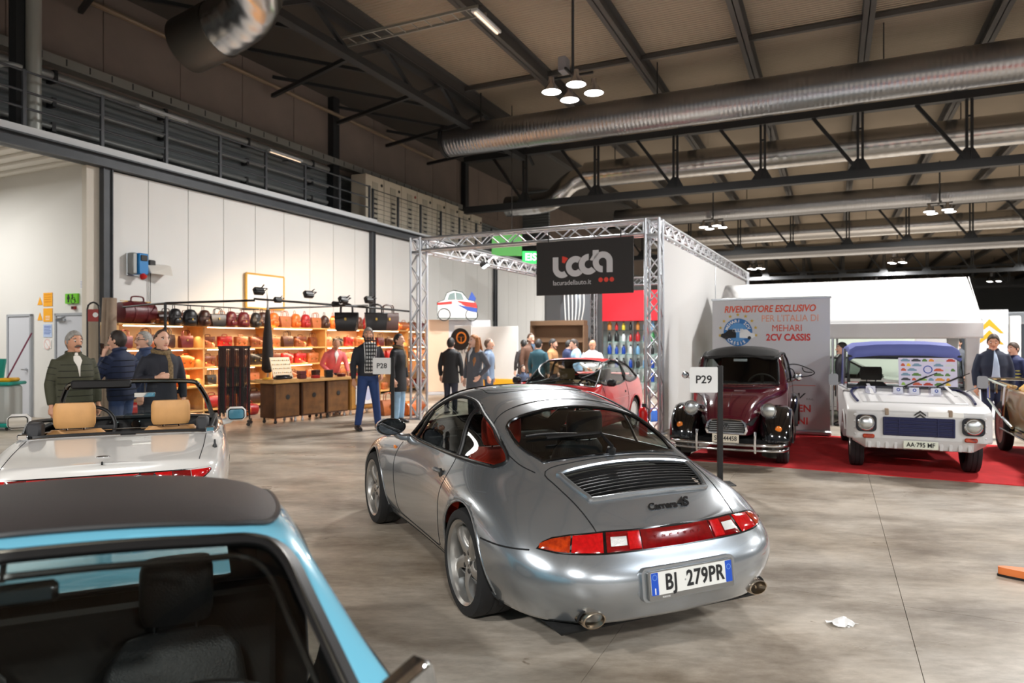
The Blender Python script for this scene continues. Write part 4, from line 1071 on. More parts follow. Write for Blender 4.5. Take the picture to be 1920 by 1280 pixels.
    MB().box(.05, .08, -.10, .10, 1.085, 1.13, .01).tube([(.05, 0, 1.13), (.03, 0, 1.18)], .006).build('interior_mirror', M_gloss_black, root)
    return root
blue_car()
# ------------------------------------------------ white open two-seater seen from behind
M_white_paint = mat('white_car_paint', (226, 223, 218), .22, 0, 1.)
M_tan = mat('tan_leather', (214, 160, 100), .5, var=.06, vscale=9, bump=.1, bscale=150)
def spider():
    ang = math.radians(113)
    root = thing('convertible', 'white open convertible with tan seats and a full-width red tail lamp, seen from behind', 'car', (-2.78, 4.62, 0), ang)
    def rib(x, w, zs, zc, f=1.):
        return [(x, w - .13, .22), (x, w - .04, .36), (x, w, .53), (x, w - .012, zs - .13), (x, w - .07, zs - .035), (x, w - .2, zs), (x, w * .5, (zs + zc) / 2 + .004), (x, w * .25, zc), (x, 0, zc)]
    Z = [.27, .40, .55, .66, .745, .775, .785, .79, .79]
    net = [[(.0 if i < 4 else .035, 0, z) for i, z in enumerate(Z)],
           [(.005 if i < 4 else .04, y, z) for i, (y, z) in enumerate(zip((.32, .35, .36, .36, .35, .27, .19, .1, 0), Z))],
           [(.07, .57, .27), (.045, .64, .40), (.04, .675, .55), (.045, .675, .66), (.08, .635, .745), (.085, .5, .775), (.085, .35, .785), (.085, .18, .79), (.085, 0, .79)],
           rib(.28, .765, .795, .812), rib(.65, .80, .83, .845), rib(1.05, .815, .865, .875), rib(1.5, .81, .872, .882), rib(1.95, .805, .875, .885), rib(2.35, .80, .87, .885), rib(2.75, .795, .845, .86), rib(3.1, .78, .80, .81), rib(3.45, .70, .72, .73),
           [(3.7, .35, .3), (3.75, .4, .4), (3.75, .4, .5), (3.7, .38, .58), (3.63, .35, .63), (3.63, .25, .635), (3.63, .18, .64), (3.63, .1, .64), (3.63, 0, .64)],
           [(3.75, 0, .3), (3.82, 0, .4), (3.82, 0, .5), (3.75, 0, .56), (3.67, 0, .61), (3.67, 0, .615), (3.67, 0, .62), (3.67, 0, .62), (3.67, 0, .62)]]
    c = Car(root, net, 10, 8)
    TP = ('top', .6)
    ck = smoothpoly([(.98, .0), (.985, .4), (1.0, .60), (1.08, .675), (1.5, .695), (1.95, .69), (2.06, .64), (2.10, .35), (2.11, 0), (2.10, -.35), (2.06, -.64), (1.95, -.69), (1.5, -.695), (1.08, -.675), (1.0, -.60), (.985, -.4)], 4)
    c.hole(TP, ck)
    for s in (1, -1):
        c.hole(('side', s), arch(.98, .31, .345)); c.hole(('side', s), arch(3.0, .31, .345))
        for x in (.98, 3.0): wheel(root, (x, s * .68, .305), .305, .19, s, 'holes'); well(root, (x, s * .55, .31), .35, .4, s)
    c.body([M_white_paint, M_int_black], 'body')
    c.line('cockpit_trim', TP, ck, .020, M_dark_trim, .006)
    c.line('cockpit_chrome', TP, [(x - (.03 if x < 1.1 else 0), y * 1.035) for x, y in ck if x < 1.3], .006, M_chrome, .003, False)
    # lamp bar
    K = ('cyl', .95, 1)
    def seg(nm, a0, a1, m, z0=.642, z1=.705, off=.006, par=None):
        A = np.linspace(a0, a1, max(3, int(abs(a1 - a0) / 1.5)))
        cut = lambda a: max(0, (abs(a) - 34) / 4.) 
        return c.patch(nm, K, [(a, z0 + .05 * cut(a)) for a in A] + [(a, z1) for a in A[::-1]], m, off, .004, 4, par)
    seg('lamp_backing', 38.5, -38.5, M_gloss_black, .634, .714, .003)
    for s in (1, -1):
        seg('tail_lens', 38 * s, 31 * s, M_red_lens2); seg('brake_lens', 30.8 * s, 25 * s, M_red_lens); seg('reversing_lens', 24.8 * s, 19 * s, M_red_lens2); seg('fog_lens', 18.8 * s, 14 * s, M_red_lens)
    seg('centre_reflector', 13.6, -13.6, M_red_lens2)
    c.patch('rear_bumper', K, [(a, .40) for a in np.linspace(42, -42, 40)] + [(a, .56) for a in np.linspace(-42, 42, 40)], mat('white_bumper', (212, 210, 206), .4), .02, .03, 5)
    # boot lid lines and fittings
    c.line('lid_gap', TP, [(.13, .60), (.5, .62), (.93, .63)], .003, M_gap, 0, False); c.line('lid_gap', TP, [(.13, -.60), (.5, -.62), (.93, -.63)], .003, M_gap, 0, False)
    p, n = c.hit(TP, .21, 0.02); MB().sphere((0, 0, 0), (.012, .045, .009), 16, 8, T(*(p + n * .004))).build('boot_handle', M_chrome, root)
    p, n = c.hit(TP, .52, -.70); MB().lathe([(.018, 0), (.016, .015), (.008, .03), (.006, .06), (0, .062)], 12, T(*p)).build('aerial_base', M_dark_trim, root)
    for s in (1, -1):
        MB().box(.95, 1.03, s * .66 - .035, s * .66 + .035, .86, .905, .008).build('hood_latch', M_chrome, root)
        MB().box(1.0, 1.16, s * .60 - .05, s * .60 + .05, .86, .98, .02).build('belt_tower', mat('dark_grey_plastic', (58, 58, 60), .6), root)
        MB().tube(smoothpoly([(1.0, s * .66, .895), (1.3, s * .69, .95), (1.7, s * .70, .93), (2.05, s * .68, .90)], 4, False), .017).build('side_rail', M_dark_trim, root)
    # windscreen frame
    hz, hx, hy = 1.235, 1.93, .53
    bx, by, bz = 2.24, .66, .875
    fp = [(bx, by, bz), ((bx + hx) / 2, (by + hy) / 2 + .012, (bz + hz) / 2 + .01), (hx + .02, hy + .015, hz - .04)]
    wf_ = MB().tube(smoothpoly(fp, 5, False), .024, 8).tube(smoothpoly([(x, -y, z) for x, y, z in fp], 5, False), .024, 8).build('windscreen_frame', M_gloss_black, root)
    MB().tube(smoothpoly([(hx + .02, hy + .015, hz - .045), (hx - .005, hy - .03, hz - .002), (hx - .03, .3, hz + .012), (hx - .035, 0, hz + .016), (hx - .03, -.3, hz + .012), (hx - .005, -hy + .03, hz - .002), (hx + .02, -hy - .015, hz - .045)], 5, False), .022, 8).build('header_rail', mat('dark_chrome', (120, 118, 112), .2, 1.), wf_)
    rows = []
    for i in range(7):
        t = i / 6; rows.append([(bx + (hx - bx) * t + .02 - .06 * (q * q), q * (by + (hy - by) * t) * .97, bz + (hz - bz) * t - .01) for q in np.linspace(-1, 1, 13)])
    MB().loft(rows, False, False).build('windscreen_glass', M_clearglass, wf_, 180)
    MB().box(hx - .08, hx - .05, .02, .50, hz - .045, hz + .035, .014).build('sun_visor', M_dark_trim, wf_)
    im = MB().box(hx + .02, hx + .05, -.17, .01, hz - .14, hz - .095, .01).tube([(hx + .04, -.08, hz - .1), (hx + .02, -.08, hz - .01)], .006).build('interior_mirror', mat('mirror_shell', (90, 88, 84), .3), wf_)
    MB().box(hx + .016, hx + .021, -.165, .005, hz - .137, hz - .098).build('mirror_face', M_mirror, im, 0)
    # door mirrors
    for s in (1, -1):
        y = s * .88
        m = MB().box(1.80, 1.89, y - .09, y + .09, .85, .985, .035).build('wing_mirror', M_white_paint, root)
        MB().prism(rrect(.15, .105, .03), .004, fr((1.799, y, .918), (0, -1, 0), (0, 0, 1))).build('mirror_rim', M_gloss_black, m)
        MB().prism(rrect(.132, .088, .022), .003, fr((1.794, y, .918), (0, -1, 0), (0, 0, 1))).build('mirror_face', M_mirror, m)
        MB().tube([(1.86, s * .76, .84), (1.86, s * .82, .855), (1.85, s * .85, .88)], [.03, .03, .025]).build('mirror_foot', M_white_paint, m)
    # cabin
    MB().box(.95, 2.5, -.66, .66, .2, .26).box(.98, 1.02, -.64, .64, .25, .84).build('floor_pan', M_well, root, 0)
    MB().box(2.02, 2.24, -.66, .66, .55, .875, .05).build('dashboard', M_int_black, root)
    for y in (-.2, 0, .18): MB().lathe([(.04, 0), (.045, .01), (.035, .03), (0, .03)], 14, T(2.01, y, .84) @ RY(-PI / 2)).build('dial', M_gloss_black, root)
    for y in (.35, -.35): seat(root, 1.62, y, .40, M_tan, True, .50, .32, w=.56)
    steering(root, 1.86, .35, .84, .2)
    tr = MB().box(1.98, 2.18, -.22, .1, .885, .93, .01).build('windscreen_tray', glass('pale_plastic', (.7, .78, .8), 1.4), root)
    return root
spider()
# ------------------------------------------------ maroon and black vintage saloon with round wings
M_maroon = mat('maroon_paint', (78, 16, 30), .16, 0, 1.)
M_blackpaint = mat('black_car_paint', (12, 12, 14), .1, 0, 1.)
M_canvas = mat('black_canvas_roof', (38, 37, 36), .75, bump=.2, bscale=120)
M_headlamp = mat('headlamp_glass', (206, 212, 212), .14, .9, 1., bump=.3, bscale=120)
M_cream = mat('cream_plate', (216, 206, 186), .5)
def headlamp(parent, c, r, shell, name='headlamp', flat=False):
    M = T(*c) @ RY(PI / 2)
    if not flat:
        h = MB().lathe([(0, -r * 1.3), (r * .5, -r * 1.15), (r * .85, -r * .6), (r * 1.02, -.01), (r * 1.02, .012), (r * .93, .02)], 28, M).build(name, shell, parent)
    else:
        h = MB().lathe([(r * 1.12, -.02), (r * 1.12, .01), (r * 1.0, .02), (r * .95, .01)], 28, M).build(name, shell, parent)
    MB().lathe([(r * .95, .008), (r * .7, .028), (r * .35, .038), (0, .042)], 24, M).build('lens', M_headlamp, h)
    return h
def vintage():
    P0 = on_floor(1290, 855); P1 = on_floor(1466, 866)
    mid = (P0 + P1) / 2 + Vector((0, 0, 0)); mid = Vector((3.02, 9.36, .008))
    root = thing('vintage_saloon', 'maroon and black vintage saloon with round wings on the red carpet, behind the P29 sign', 'car', mid, math.atan2(-.9056, -.4242))
    def hood(x, w, z, zl=.40, k=.92):
        return [(x, w * .9, zl), (x, w * .98, zl + .12), (x, w, zl + .24), (x, w * .98, z - .20), (x, w * k, z - .10), (x, w * .78, z - .04), (x, w * .55, z - .012), (x, w * .28, z), (x, 0, z + .004)]
    def cab(x, wl, zb, wr, zr):
        return [(x, wl - .04, .30), (x, wl, .45), (x, wl + .02, .7), (x, wl + .01, zb - .08), (x, wl - .005, zb), (x, (wl + wr) / 2 + .01, (zb + zr) / 2 - .02), (x, wr + .015, zr - .10), (x, wr * .72, zr - .015), (x, 0, zr + .02)]
    net = [[(-2.74, 0, z) for z in (.35, .45, .6, .7, .78, .8, .82, .83, .84)],
           [(-2.70, y, z) for y, z in zip((.4, .45, .46, .45, .42, .35, .25, .12, 0), (.35, .45, .6, .72, .80, .83, .85, .86, .86))],
           cab(-2.52, .62, .86, .5, 1.02), cab(-2.25, .66, .95, .53, 1.28), cab(-1.95, .67, 1.0, .55, 1.43), cab(-1.7, .67, 1.02, .56, 1.50), cab(-1.2, .67, 1.02, .56, 1.50), cab(-.98, .665, 1.02, .55, 1.46),
           cab(-.88, .655, 1.0, .56, 1.30), cab(-.78, .645, .96, .57, 1.08), hood(-.66, .60, 1.0, .36), hood(-.3, .50, .965, .38), hood(.05, .41, .895, .40), hood(.32, .345, .80, .40), hood(.48, .30, .69, .40, .95),
           [(.56, .2, .40), (.565, .22, .48), (.565, .22, .54), (.565, .22, .58), (.55, .21, .60), (.55, .15, .61), (.55, .1, .615), (.55, .05, .615), (.55, 0, .615)],
           [(.57, 0, z) for z in (.40, .48, .53, .56, .58, .585, .59, .59, .59)]]
    c = Car(root, net, 9, 7)
    TP = ('top', .5)
    wsf = smoothpoly([(-.46, 1.00), (.46, 1.00), (.535, 1.02), (.53, 1.2), (.51, 1.34), (.44, 1.385), (-.44, 1.385), (-.51, 1.34), (-.53, 1.2), (-.535, 1.02)], 3)
    FR = ('front', -1.2)
    c.hole(FR, wsf)
    for s in (1, -1):
        sw = smoothpoly([(-.93, 1.04), (-.98, 1.25), (-1.1, 1.38), (-1.5, 1.42), (-1.68, 1.42), (-1.70, 1.04)], 3); sw2 = smoothpoly([(-1.80, 1.04), (-1.78, 1.42), (-2.0, 1.38), (-2.25, 1.22), (-2.32, 1.05)], 3)
        for q in (sw, sw2): c.hole(('side', s), q)
        c.hole(('side', s), arch(-2.05, .31, .36))
    c.body([M_maroon, M_int_black], 'body')
    g = c.patch('windscreen', FR, wsf, M_clearglass, -.004); c.line('windscreen_seal', FR, wsf, .018, M_dark_trim, .002, parent=g)
    c.line('scuttle_strip', FR, [(-.5, .985), (.5, .985)], .008, M_chrome, .012, False)
    c.line('vent_flap', FR, [(-.5, .955), (.5, .955)], .01, M_gap, .002, False)
    for s in (1, -1):
        for nm, q in (('front_side_window', smoothpoly([(-.93, 1.04), (-.98, 1.25), (-1.1, 1.38), (-1.5, 1.42), (-1.68, 1.42), (-1.70, 1.04)], 3)), ('rear_side_window', smoothpoly([(-1.80, 1.04), (-1.78, 1.42), (-2.0, 1.38), (-2.25, 1.22), (-2.32, 1.05)], 3))):
            w = c.patch(nm, ('side', s), q, M_tint, -.006); c.line('window_frame', ('side', s), q, .011, M_blackpaint, .003, parent=w)
        c.line('gutter', ('side', s), [(-.86, 1.06), (-.93, 1.28), (-1.05, 1.41), (-1.4, 1.455), (-1.9, 1.43), (-2.2, 1.31), (-2.42, 1.08)], .012, M_chrome, .006, False)
        c.line('door_gap', ('side', s), [(-.85, 1.0), (-.85, .4), (-1.72, .38), (-1.74, 1.42)], .005, M_gap, -.001, False)
    # roof canvas
    roof = smoothpoly([(-.925, .46), (-.93, 0), (-.925, -.46), (-1.1, -.535), (-1.7, -.55), (-2.0, -.54), (-2.3, -.47), (-2.5, -.3), (-2.5, .3), (-2.3, .47), (-2.0, .54), (-1.7, .55), (-1.1, .535)], 3)
    r = c.patch('roof_canvas', TP, roof, M_canvas, .012, .01, 8); c.line('roof_roll', TP, roof, .02, M_canvas, .014, parent=r)
    c.line('bonnet_gap', TP, [(-.60, .56), (-.3, .47), (.05, .37), (.30, .30)], .005, M_gap, 0, False); c.line('bonnet_gap', TP, [(-.60, -.56), (-.3, -.47), (.05, -.37), (.30, -.30)], .005, M_gap, 0, False)
    c.line('bonnet_rib', TP, [(-.6, .0), (.40, .0)], .006, M_maroon, .002, False)
    # wings
    for s in (1, -1):
        rings = []
        for a in np.linspace(-24, 196, 23):
            t = math.radians(a); st = 1.0 + .12 * max(0, math.cos(t)) + .10 * max(0, -math.cos(t)); ca, sa = math.cos(t) * st, math.sin(t)
            pinch = .74 if a < -10 else 1
            P = lambda r, y: (r * ca, s * y, .31 + r * sa)
            rings.append([P(.33, .765 * pinch + (.0)), P(.37, .77 * pinch), P(.41, .755 * pinch), P(.445, .70 * pinch), P(.46, .60), P(.455, .50), P(.42, .42), P(.34, .385), P(.30, .40), P(.34, .6)])
        MB().loft(rings, True, True).build('front_wing', M_blackpaint, root, 70)
        rings = []
        for a in np.linspace(0, 180, 17):
            t = math.radians(a); ca, sa = math.cos(t), math.sin(t); P = lambda r, y: (-2.05 + r * ca * 1.15, s * y, .31 + r * sa * 1.15)
            rings.append([P(.30, .76), P(.36, .765), P(.41, .74), P(.43, .68), P(.42, .62), P(.30, .62)])
        MB().loft(rings, True, True).build('rear_wing', M_blackpaint, root, 70)
        wheel(root, (0, s * .645, .305), .305, .15, s, 'cap', .19); wheel(root, (-2.05, s * .63, .305), .305, .15, s, 'cap', .19)
        headlamp(root, (.34, s * .49, .715), .10, M_chrome)
        MB().tube([(.24, s * .49, .70), (.22, s * .3, .66), (.2, s * .1, .63)], .018).build('headlamp_bar', M_chrome, root)
        q = MB().lathe([(.045, 0), (.045, .015), (.035, .035), (0, .045)], 18, T(.435, s * .62, .49) @ RY(PI / 2)).build('indicator', M_amber2, root)
        MB().tube([(.66, s * .36, .20), (.675, s * .36, .32), (.66, s * .36, .47)], .018).build('overrider', M_chrome, root)
        # door mirrors
        m = MB().lathe([(0, -.03), (.04, -.02), (.055, .01), (.05, .015), (0, .015)], 18, T(-.86, s * .80, 1.10) @ RY(-PI / 2)).tube([(-.88, s * .64, 1.02), (-.87, s * .74, 1.05), (-.86, s * .79, 1.09)], .008).build('door_mirror', M_chrome, root)
    # grille
    gp = lambda k, x: [(x, y * k, .515 + (z - .515) * k) for y, z in ((-.24, .42), (.24, .42), (.265, .47), (.24, .565), (.19, .605), (0, .615), (-.19, .605), (-.24, .565), (-.265, .47))]
    g = MB().loft([gp(1., .50), gp(1., .60), gp(.9, .605), gp(.86, .58)], True, False).build('grille_frame', M_chrome, root, 30)
    MB().loft([gp(.9, .55), gp(.9, .572)]).build('grille_back', M_slot, g, 0)
    for i in range(6): z = .44 + i * .026; MB().bar((.582, -.215 + max(0, i - 3) * .012, z), (.582, .215 - max(0, i - 3) * .012, z), .008).build('grille_bar', M_alu, g, 0)
    for z in (.53, .49):
        MB().prism([(-.035, z - .515 - .02), (0, z - .515 + .02), (.035, z - .515 - .02), (.035, z - .515 - .005), (0, z - .515 + .038), (-.035, z - .515 - .005)], .01, T(.585, 0, .515) @ fr((0, 0, 0), (0, 1, 0), (0, 0, 1))).build('emblem', M_chrome, g, 0)
    b = MB().tube(smoothpoly([(.42, -.73, .30), (.58, -.66, .30), (.66, -.4, .30), (.68, 0, .30), (.66, .4, .30), (.58, .66, .30), (.42, .73, .30)], 5, False), .020, 10).build('bumper_tube', M_chrome, root)
    MB().tube(smoothpoly([(.42, -.73, .235), (.58, -.66, .235), (.66, -.4, .235), (.68, 0, .235), (.66, .4, .235), (.58, .66, .235), (.42, .73, .235)], 5, False), .016, 10).build('bumper_tube', M_chrome, root)
    pl = MB().box(.665, .672, -.165, .165, .32, .425, .003).build('number_plate', M_cream, root, 0)
    v, f = text('SP·444458', .085, .001, sx=.78, bold=.001); MB().add(v, f, fr((.674, 0, .37), (0, 1, 0), (0, 0, 1))).build('plate_lettering', M_ink, pl, 0)
    MB().box(-2.5, .5, -.55, .55, .26, .34).box(-.8, -.72, -.55, .55, .34, .98).build('floor_pan', M_well, root, 0)
    for y in (.3, -.3): seat(root, -1.35, y, .48, M_leather if 'M_leather' in globals() else M_int_black, False, .5, .2)
    steering(root, -1.05, .3, .95, .2)
    MB().box(-.93, -.91, -.1, .1, 1.31, 1.36, .008).build('interior_mirror', M_alu, root)
    # chain of small things on the underside, suspension arms
    for s in (1, -1): MB().tube([(0, s * .3, .3), (0, s * .58, .3)], .03).tube([(-2.05, s * .3, .3), (-2.05, s * .58, .3)], .03).build('axle', M_well, root)
    return root
vintage()

# ------------------------------------------------ white and blue open utility car
M_plastic_white = mat('white_moulded_plastic', (204, 202, 200), .38, var=.02, vscale=3)
M_navy_trim = mat('navy_trim', (22, 28, 70), .35)
M_blue_canvas = mat('blue_canvas', (96, 104, 168), .7, bump=.15, bscale=60)
def bevel(o, w=.02, seg=3, ang=35):
    md = o.modifiers.new('bevel', 'BEVEL'); md.width = w; md.segments = seg; md.limit_method = 'ANGLE'; md.angle_limit = math.radians(ang); return o
def utility():
    root = thing('utility_car', 'white plastic-bodied utility car with blue canvas roof on the red carpet', 'car', (5.09, 8.70, .008), math.atan2(-.9056, -.4242) + .03)
    W = .765
    side = [(.52, .80), (.585, .76), (.60, .42), (.45, .40), (.43, .46), (.38, .58), (.26, .66), (-.26, .66), (-.38, .58), (-.43, .42), (-.50, .30), (-1.95, .30), (-2.0, .42), (-2.05, .58), (-2.16, .66), (-2.64, .66), (-2.76, .58), (-2.84, .42), (-2.86, .80), (-2.86, .92), (-.75, .95), (-.72, .96), (.30, .84)]
    rings = []
    def ring(y, f=0.): return [(x - (f if x > .4 else 0), y, z) for x, z in side]
    b = MB().loft([ring(-W, .09), ring(-W + .10), ring(W - .10), ring(W, .09)]).build('body', M_plastic_white, root, 30); bevel(b, .022)
    # nose panel, chin and vertical ribs
    m = MB(); m.loft([[(x, y * q, z) for x, y, z in ((.47, 0, .42), (.60, 0, .42), (.58, 0, .30), (.50, 0, .28))] for y, q in ((-.68, 1), (-.5, 1.0), (.5, 1.0), (.68, 1))] if False else [[(.47, y, .43), (.601, y, .43), (.57 - e, y, .32 + e * 1.2), (.47, y, .30 + e * 1.2)] for y, e in ((-.70, .07), (-.56, .0), (.56, .0), (.70, .07))]).build('chin', M_plastic_white, root, 30)
    for i in range(12):
        y = -.52 + i * .0945; MB().box(.57, .592, y - .022, y + .022, .315, .42, .008, T(0, 0, 0)).build('chin_rib', M_plastic_white, root)
    for s in (1, -1):
        for i in range(4): MB().box(.52, .592, s * (.66 + .0) - .03, s * .66 + .03, .46 + i * .075, .50 + i * .075, .012).build('corner_rib', M_plastic_white, root)
    # grille
    g = MB().box(.59, .606, -.375, .375, .475, .70, .01).build('grille_panel', M_navy_trim, root)
    for i in range(5): MB().box(.604, .616, -.36, .36, .495 + i * .042, .513 + i * .042, .003).build('grille_bar', M_navy_trim, g, 0)
    for y in (-.2, .2, -.36, .36): MB().box(.604, .618, y - .008, y + .008, .48, .695, .002).build('grille_post', M_navy_trim, g, 0)
    for s in (1, -1):
        bz = MB().prism(rrect(.225, .205, .05), .02, fr((.594, s * .555, .615), (0, 1, 0), (0, 0, 1))).build('lamp_bezel', mat('black_bezel', (20, 22, 32), .4), root)
        headlamp(root, (.612, s * .555, .62), .086, M_chrome, flat=True)
        MB().box(.60, .625, s * .53 - .065, s * .53 + .065, .435, .485, .012).build('indicator', M_amber, root)
        wheel(root, (0, s * .63, .315), .315, .16, s, 'holes', .2); wheel(root, (-2.4, s * .63, .315), .315, .16, s, 'holes', .2)
        MB().tube(smoothpoly([(-.38, s * .775, .52), (-.1, s * .78, .70), (.2, s * .78, .66), (.38, s * .775, .5)], 4, False), .012).build('arch_edge', M_plastic_white, root)
        # flat mirrors on stalks
        mm = MB().prism(rrect(.12, .16, .03), .03, T(-.62, s * .88, 1.08) @ fr((0, 0, 0), (0, 1, 0), (0, 0, 1))).tube([(-.6, s * .70, .95), (-.6, s * .80, 1.0), (-.61, s * .87, 1.05)], .008).build('door_mirror', mat('grey_mirror_back', (150, 152, 156), .4), root)
        MB().box(.20, .36, s * .58 - .035, s * .58 + .035, .80, .86).build('bonnet_side', M_plastic_white, root) if False else None
        MB().tube(smoothpoly([(.30, s * .63, .862), (-.1, s * .665, .905), (-.45, s * .66, .942), (-.62, s * .60, .965), (-.66, s * .44, .968)], 4, False), .016, 6).build('bonnet_stripe', M_navy_trim, root)
        MB().box(.50, .60, s * .33 - .02, s * .33 + .02, .72, .80, .006).build('bonnet_strap', mat('brown_strap', (150, 130, 110), .6), root)
    bz = MB().loft([[(-.70, y, .955 + .012), (.28, y * .96, .845 + .012), (.28, y * .96, .80), (-.70, y, .90)] for y in (-.60, -.3, .3, .60)]).build('bonnet', M_plastic_white, root, 30); bevel(bz, .02)
    for i in range(4): y = -.45 + i * .3; MB().box(-.6, .2, y - .02, y + .02, 0, .012, .004, T(0, 0, .957) @ RY(.11)).build('bonnet_rib', M_plastic_white, root) if i in (0, 3) else None
    for z0 in (.715, .755):
        MB().prism([(-.06, z0 - .035), (0, z0 + .01), (.06, z0 - .035), (.06, z0 - .015), (0, z0 + .032), (-.06, z0 - .015)], .008, T(.588, .02, 0) @ fr((0, 0, 0), (0, 1, 0), (0, 0, 1))).build('emblem', M_slot, root, 0)
    MB().box(.586, .592, .10, .46, .715, .775, .004).build('bonnet_sticker', mat('glossy_white_strip', (246, 244, 238), .1), root, 0)
    v, f = text('Mehari', .06, .0015, shear=.3); MB().add(v, f, T(-.58, .42, .975) @ RY(.12) @ fr((0, 0, 0), (0, 1, 0), (-1, 0, 0))).build('bonnet_script', M_slot, root, 0)
    pl = MB().box(.60, .608, -.18, .18, .33, .425, .004, T(.02, 0.02, 0)).build('number_plate', mat('pale_plate', (222, 224, 206), .5), root, 0)
    v, f = text('AA·795 MF', .075, .001, sx=.85, bold=.0012); MB().add(v, f, fr((.63, .02, .378), (0, 1, 0), (0, 0, 1))).build('plate_lettering', M_ink, pl, 0)
    # windscreen frame, glass, canvas roof
    tl_ = .16
    z0, z1, x0, x1 = .97, 1.40, -.74, -.84
    def wp(y, z): return (x0 + (x1 - x0) * (z - z0) / (z1 - z0), y, z)
    wf_ = MB().tube([wp(-.70, z0), wp(-.68, z1), wp(.68, z1), wp(.70, z0)], .034, 8, True).build('windscreen_frame', mat('black_frame', (22, 24, 34), .4), root, 30)
    MB().add([wp(-.69, z0), wp(.69, z0), wp(.68, z1), wp(-.68, z1)], [(0, 1, 2, 3)]).build('windscreen_glass', M_clearglass, wf_, 0)
    for y in (.05, .42):
        a = Vector(wp(y - .10, z0 + .0)); a.x += .05; bq = Vector(wp(y + .22, z0 + .17)); bq.x += .05
        w = MB().tube([a + Vector((.06, 0, -.05)), a, bq], .008).tube([a.lerp(bq, .35) + Vector((.005, 0, 0)), bq + Vector((.005, .12, .05))], .006).build('wiper', M_dark_trim, wf_)
    rr = []
    for x, zt, w in ((-.80, 1.40, .69), (-.82, 1.50, .69), (-.86, 1.555, .685), (-1.2, 1.60, .68), (-1.9, 1.60, .68), (-2.5, 1.58, .68), (-2.72, 1.50, .68)):
        r_ = [(x, -w, min(zt - .02, 1.40 if x > -1 else 1.42) - .02)] if False else []
        rr.append([(x, -w, zt - .13 if x < -.81 else 1.37), (x, -w + .02, zt - .06), (x, -w + .10, zt - .01), (x, -.3, zt + .015), (x, 0, zt + .02), (x, .3, zt + .015), (x, w - .10, zt - .01), (x, w - .02, zt - .06), (x, w, zt - .13 if x < -.81 else 1.37)])
    o = MB().loft(rr, False, False).build('canvas_roof', M_blue_canvas, root, 40); md = o.modifiers.new('thickness', 'SOLIDIFY'); md.thickness = .012
    for s in (1, -1):
        MB().loft([[(-1.75, s * .69, .92), (-1.75, s * .685, 1.5), (-1.75, s * .675, 1.5)], [(-2.8, s * .70, .92), (-2.6, s * .685, 1.5), (-2.6, s * .675, 1.5)]]).build('canvas_side', M_blue_canvas, root, 0)
        MB().loft([[(-.78, s * .70, .95), (-.86, s * .69, 1.44)], [(-1.72, s * .70, .94), (-1.72, s * .685, 1.48)]], False, False).build('side_curtain', glass('hazy_plastic', (.6, .62, .7), 1.4), root, 0)
        MB().tube([(-1.73, s * .69, .92), (-1.73, s * .685, 1.5)], .02).build('hoop', M_alu, root)
    MB().box(-2.7, -.55, -.66, .66, .30, .36).build('floor_pan', M_well, root, 0)
    for y in (.33, -.33): seat(root, -1.25, y, .55, mat('dark_grey_fabric', (52, 50, 48), .9), True, .46, .25)
    steering(root, -1.0, .33, .98, .19)
    MB().box(-.95, -.78, -.66, .66, .86, .97, .02).build('dashboard', M_int_black, root)
    # suspension and dark underside
    for s in (1, -1): MB().tube([(0, s * .2, .3), (0, s * .56, .3)], .035).tube([(-2.4, s * .2, .3), (-2.4, s * .56, .3)], .035).build('axle', M_well, root)
    # printed sheet standing behind the windscreen
    sh = thing('picture_sheet', 'sheet printed with rows of little car pictures behind the utility car windscreen', 'poster', root.matrix_basis @ Vector((-.73, .27, .985)), root.rotation_euler.z)
    w0, w1 = -.33, .36
    MB().box(-.004, 0, w0, w1, 0, .50, 0, RY(-.2)).build('sheet', mat('pale_lilac_sheet', (214, 206, 226), .5), sh, 0)
    rnd = random.Random(3); cols = [(90, 130, 60), (190, 60, 40), (230, 150, 60), (60, 60, 66), (240, 200, 60), (210, 210, 210), (120, 150, 170), (200, 90, 60), (150, 190, 80)]
    for r_ in range(7):
        y = w0 + .03; 
        while y < w1 - .07:
            w = rnd.choice((.05, .06, .11)); z = .03 + r_ * .066
            if r_ in (2, 3, 4) and -.06 < y + w / 2 - .02 < .10: y = .09; continue
            c_ = rnd.choice(cols); mm = mat('print_%s' % ['olive', 'red', 'orange', 'charcoal', 'yellow', 'silver', 'steel', 'rust', 'lime'][cols.index(c_)], c_, .6)
            w = min(w, w1 - .02 - y)
            MB().prism([(y, z), (y + w, z), (y + w, z + .02), (y + w * .8, z + .024), (y + w * .7, z + .038), (y + w * .25, z + .038), (y + w * .1, z + .022), (y, z + .02)], .002, RY(-.2) @ fr((.0005, 0, 0), (0, 1, 0), (0, 0, 1))).build('car_picture', mm, sh, 0)
            y += w + .018
    MB().lathe([(.055, 0), (.055, .003), (.043, .003), (.043, 0)], 20, RY(-.2) @ fr((.0005, .02, .25), (0, 1, 0), (0, 0, 1)), True).build('round_emblem', M_ink_blue, sh, 0)
    # small clear bags of leaflets on the bonnet
    for i, (y, x) in enumerate(((-.44, -.30), (-.12, -.28), (.06, -.26), (.30, -.24))):
        b_ = thing('leaflet_box', ['first clear leaflet box on the white bonnet, nearest the wing', 'second clear leaflet box from the left on the white bonnet', 'third clear leaflet box from the left on the white bonnet', 'rightmost of four clear leaflet boxes on the white bonnet'][i], 'box', root.matrix_basis @ Vector((x, y, .972 - .112 * (x + .70) * 1.0)), root.rotation_euler.z + .1 * i, 'clear leaflet boxes on the bonnet')
        MB().box(-.045, .045, -.07, .07, 0, .10, .01).build('case', glass('clear_plastic_box', (.86, .86, .92), 1.35), b_)
        MB().box(.0, .03, -.055, .055, .005, .085, .003, RY(-.15)).build('leaflets', M_paper, b_, 0)
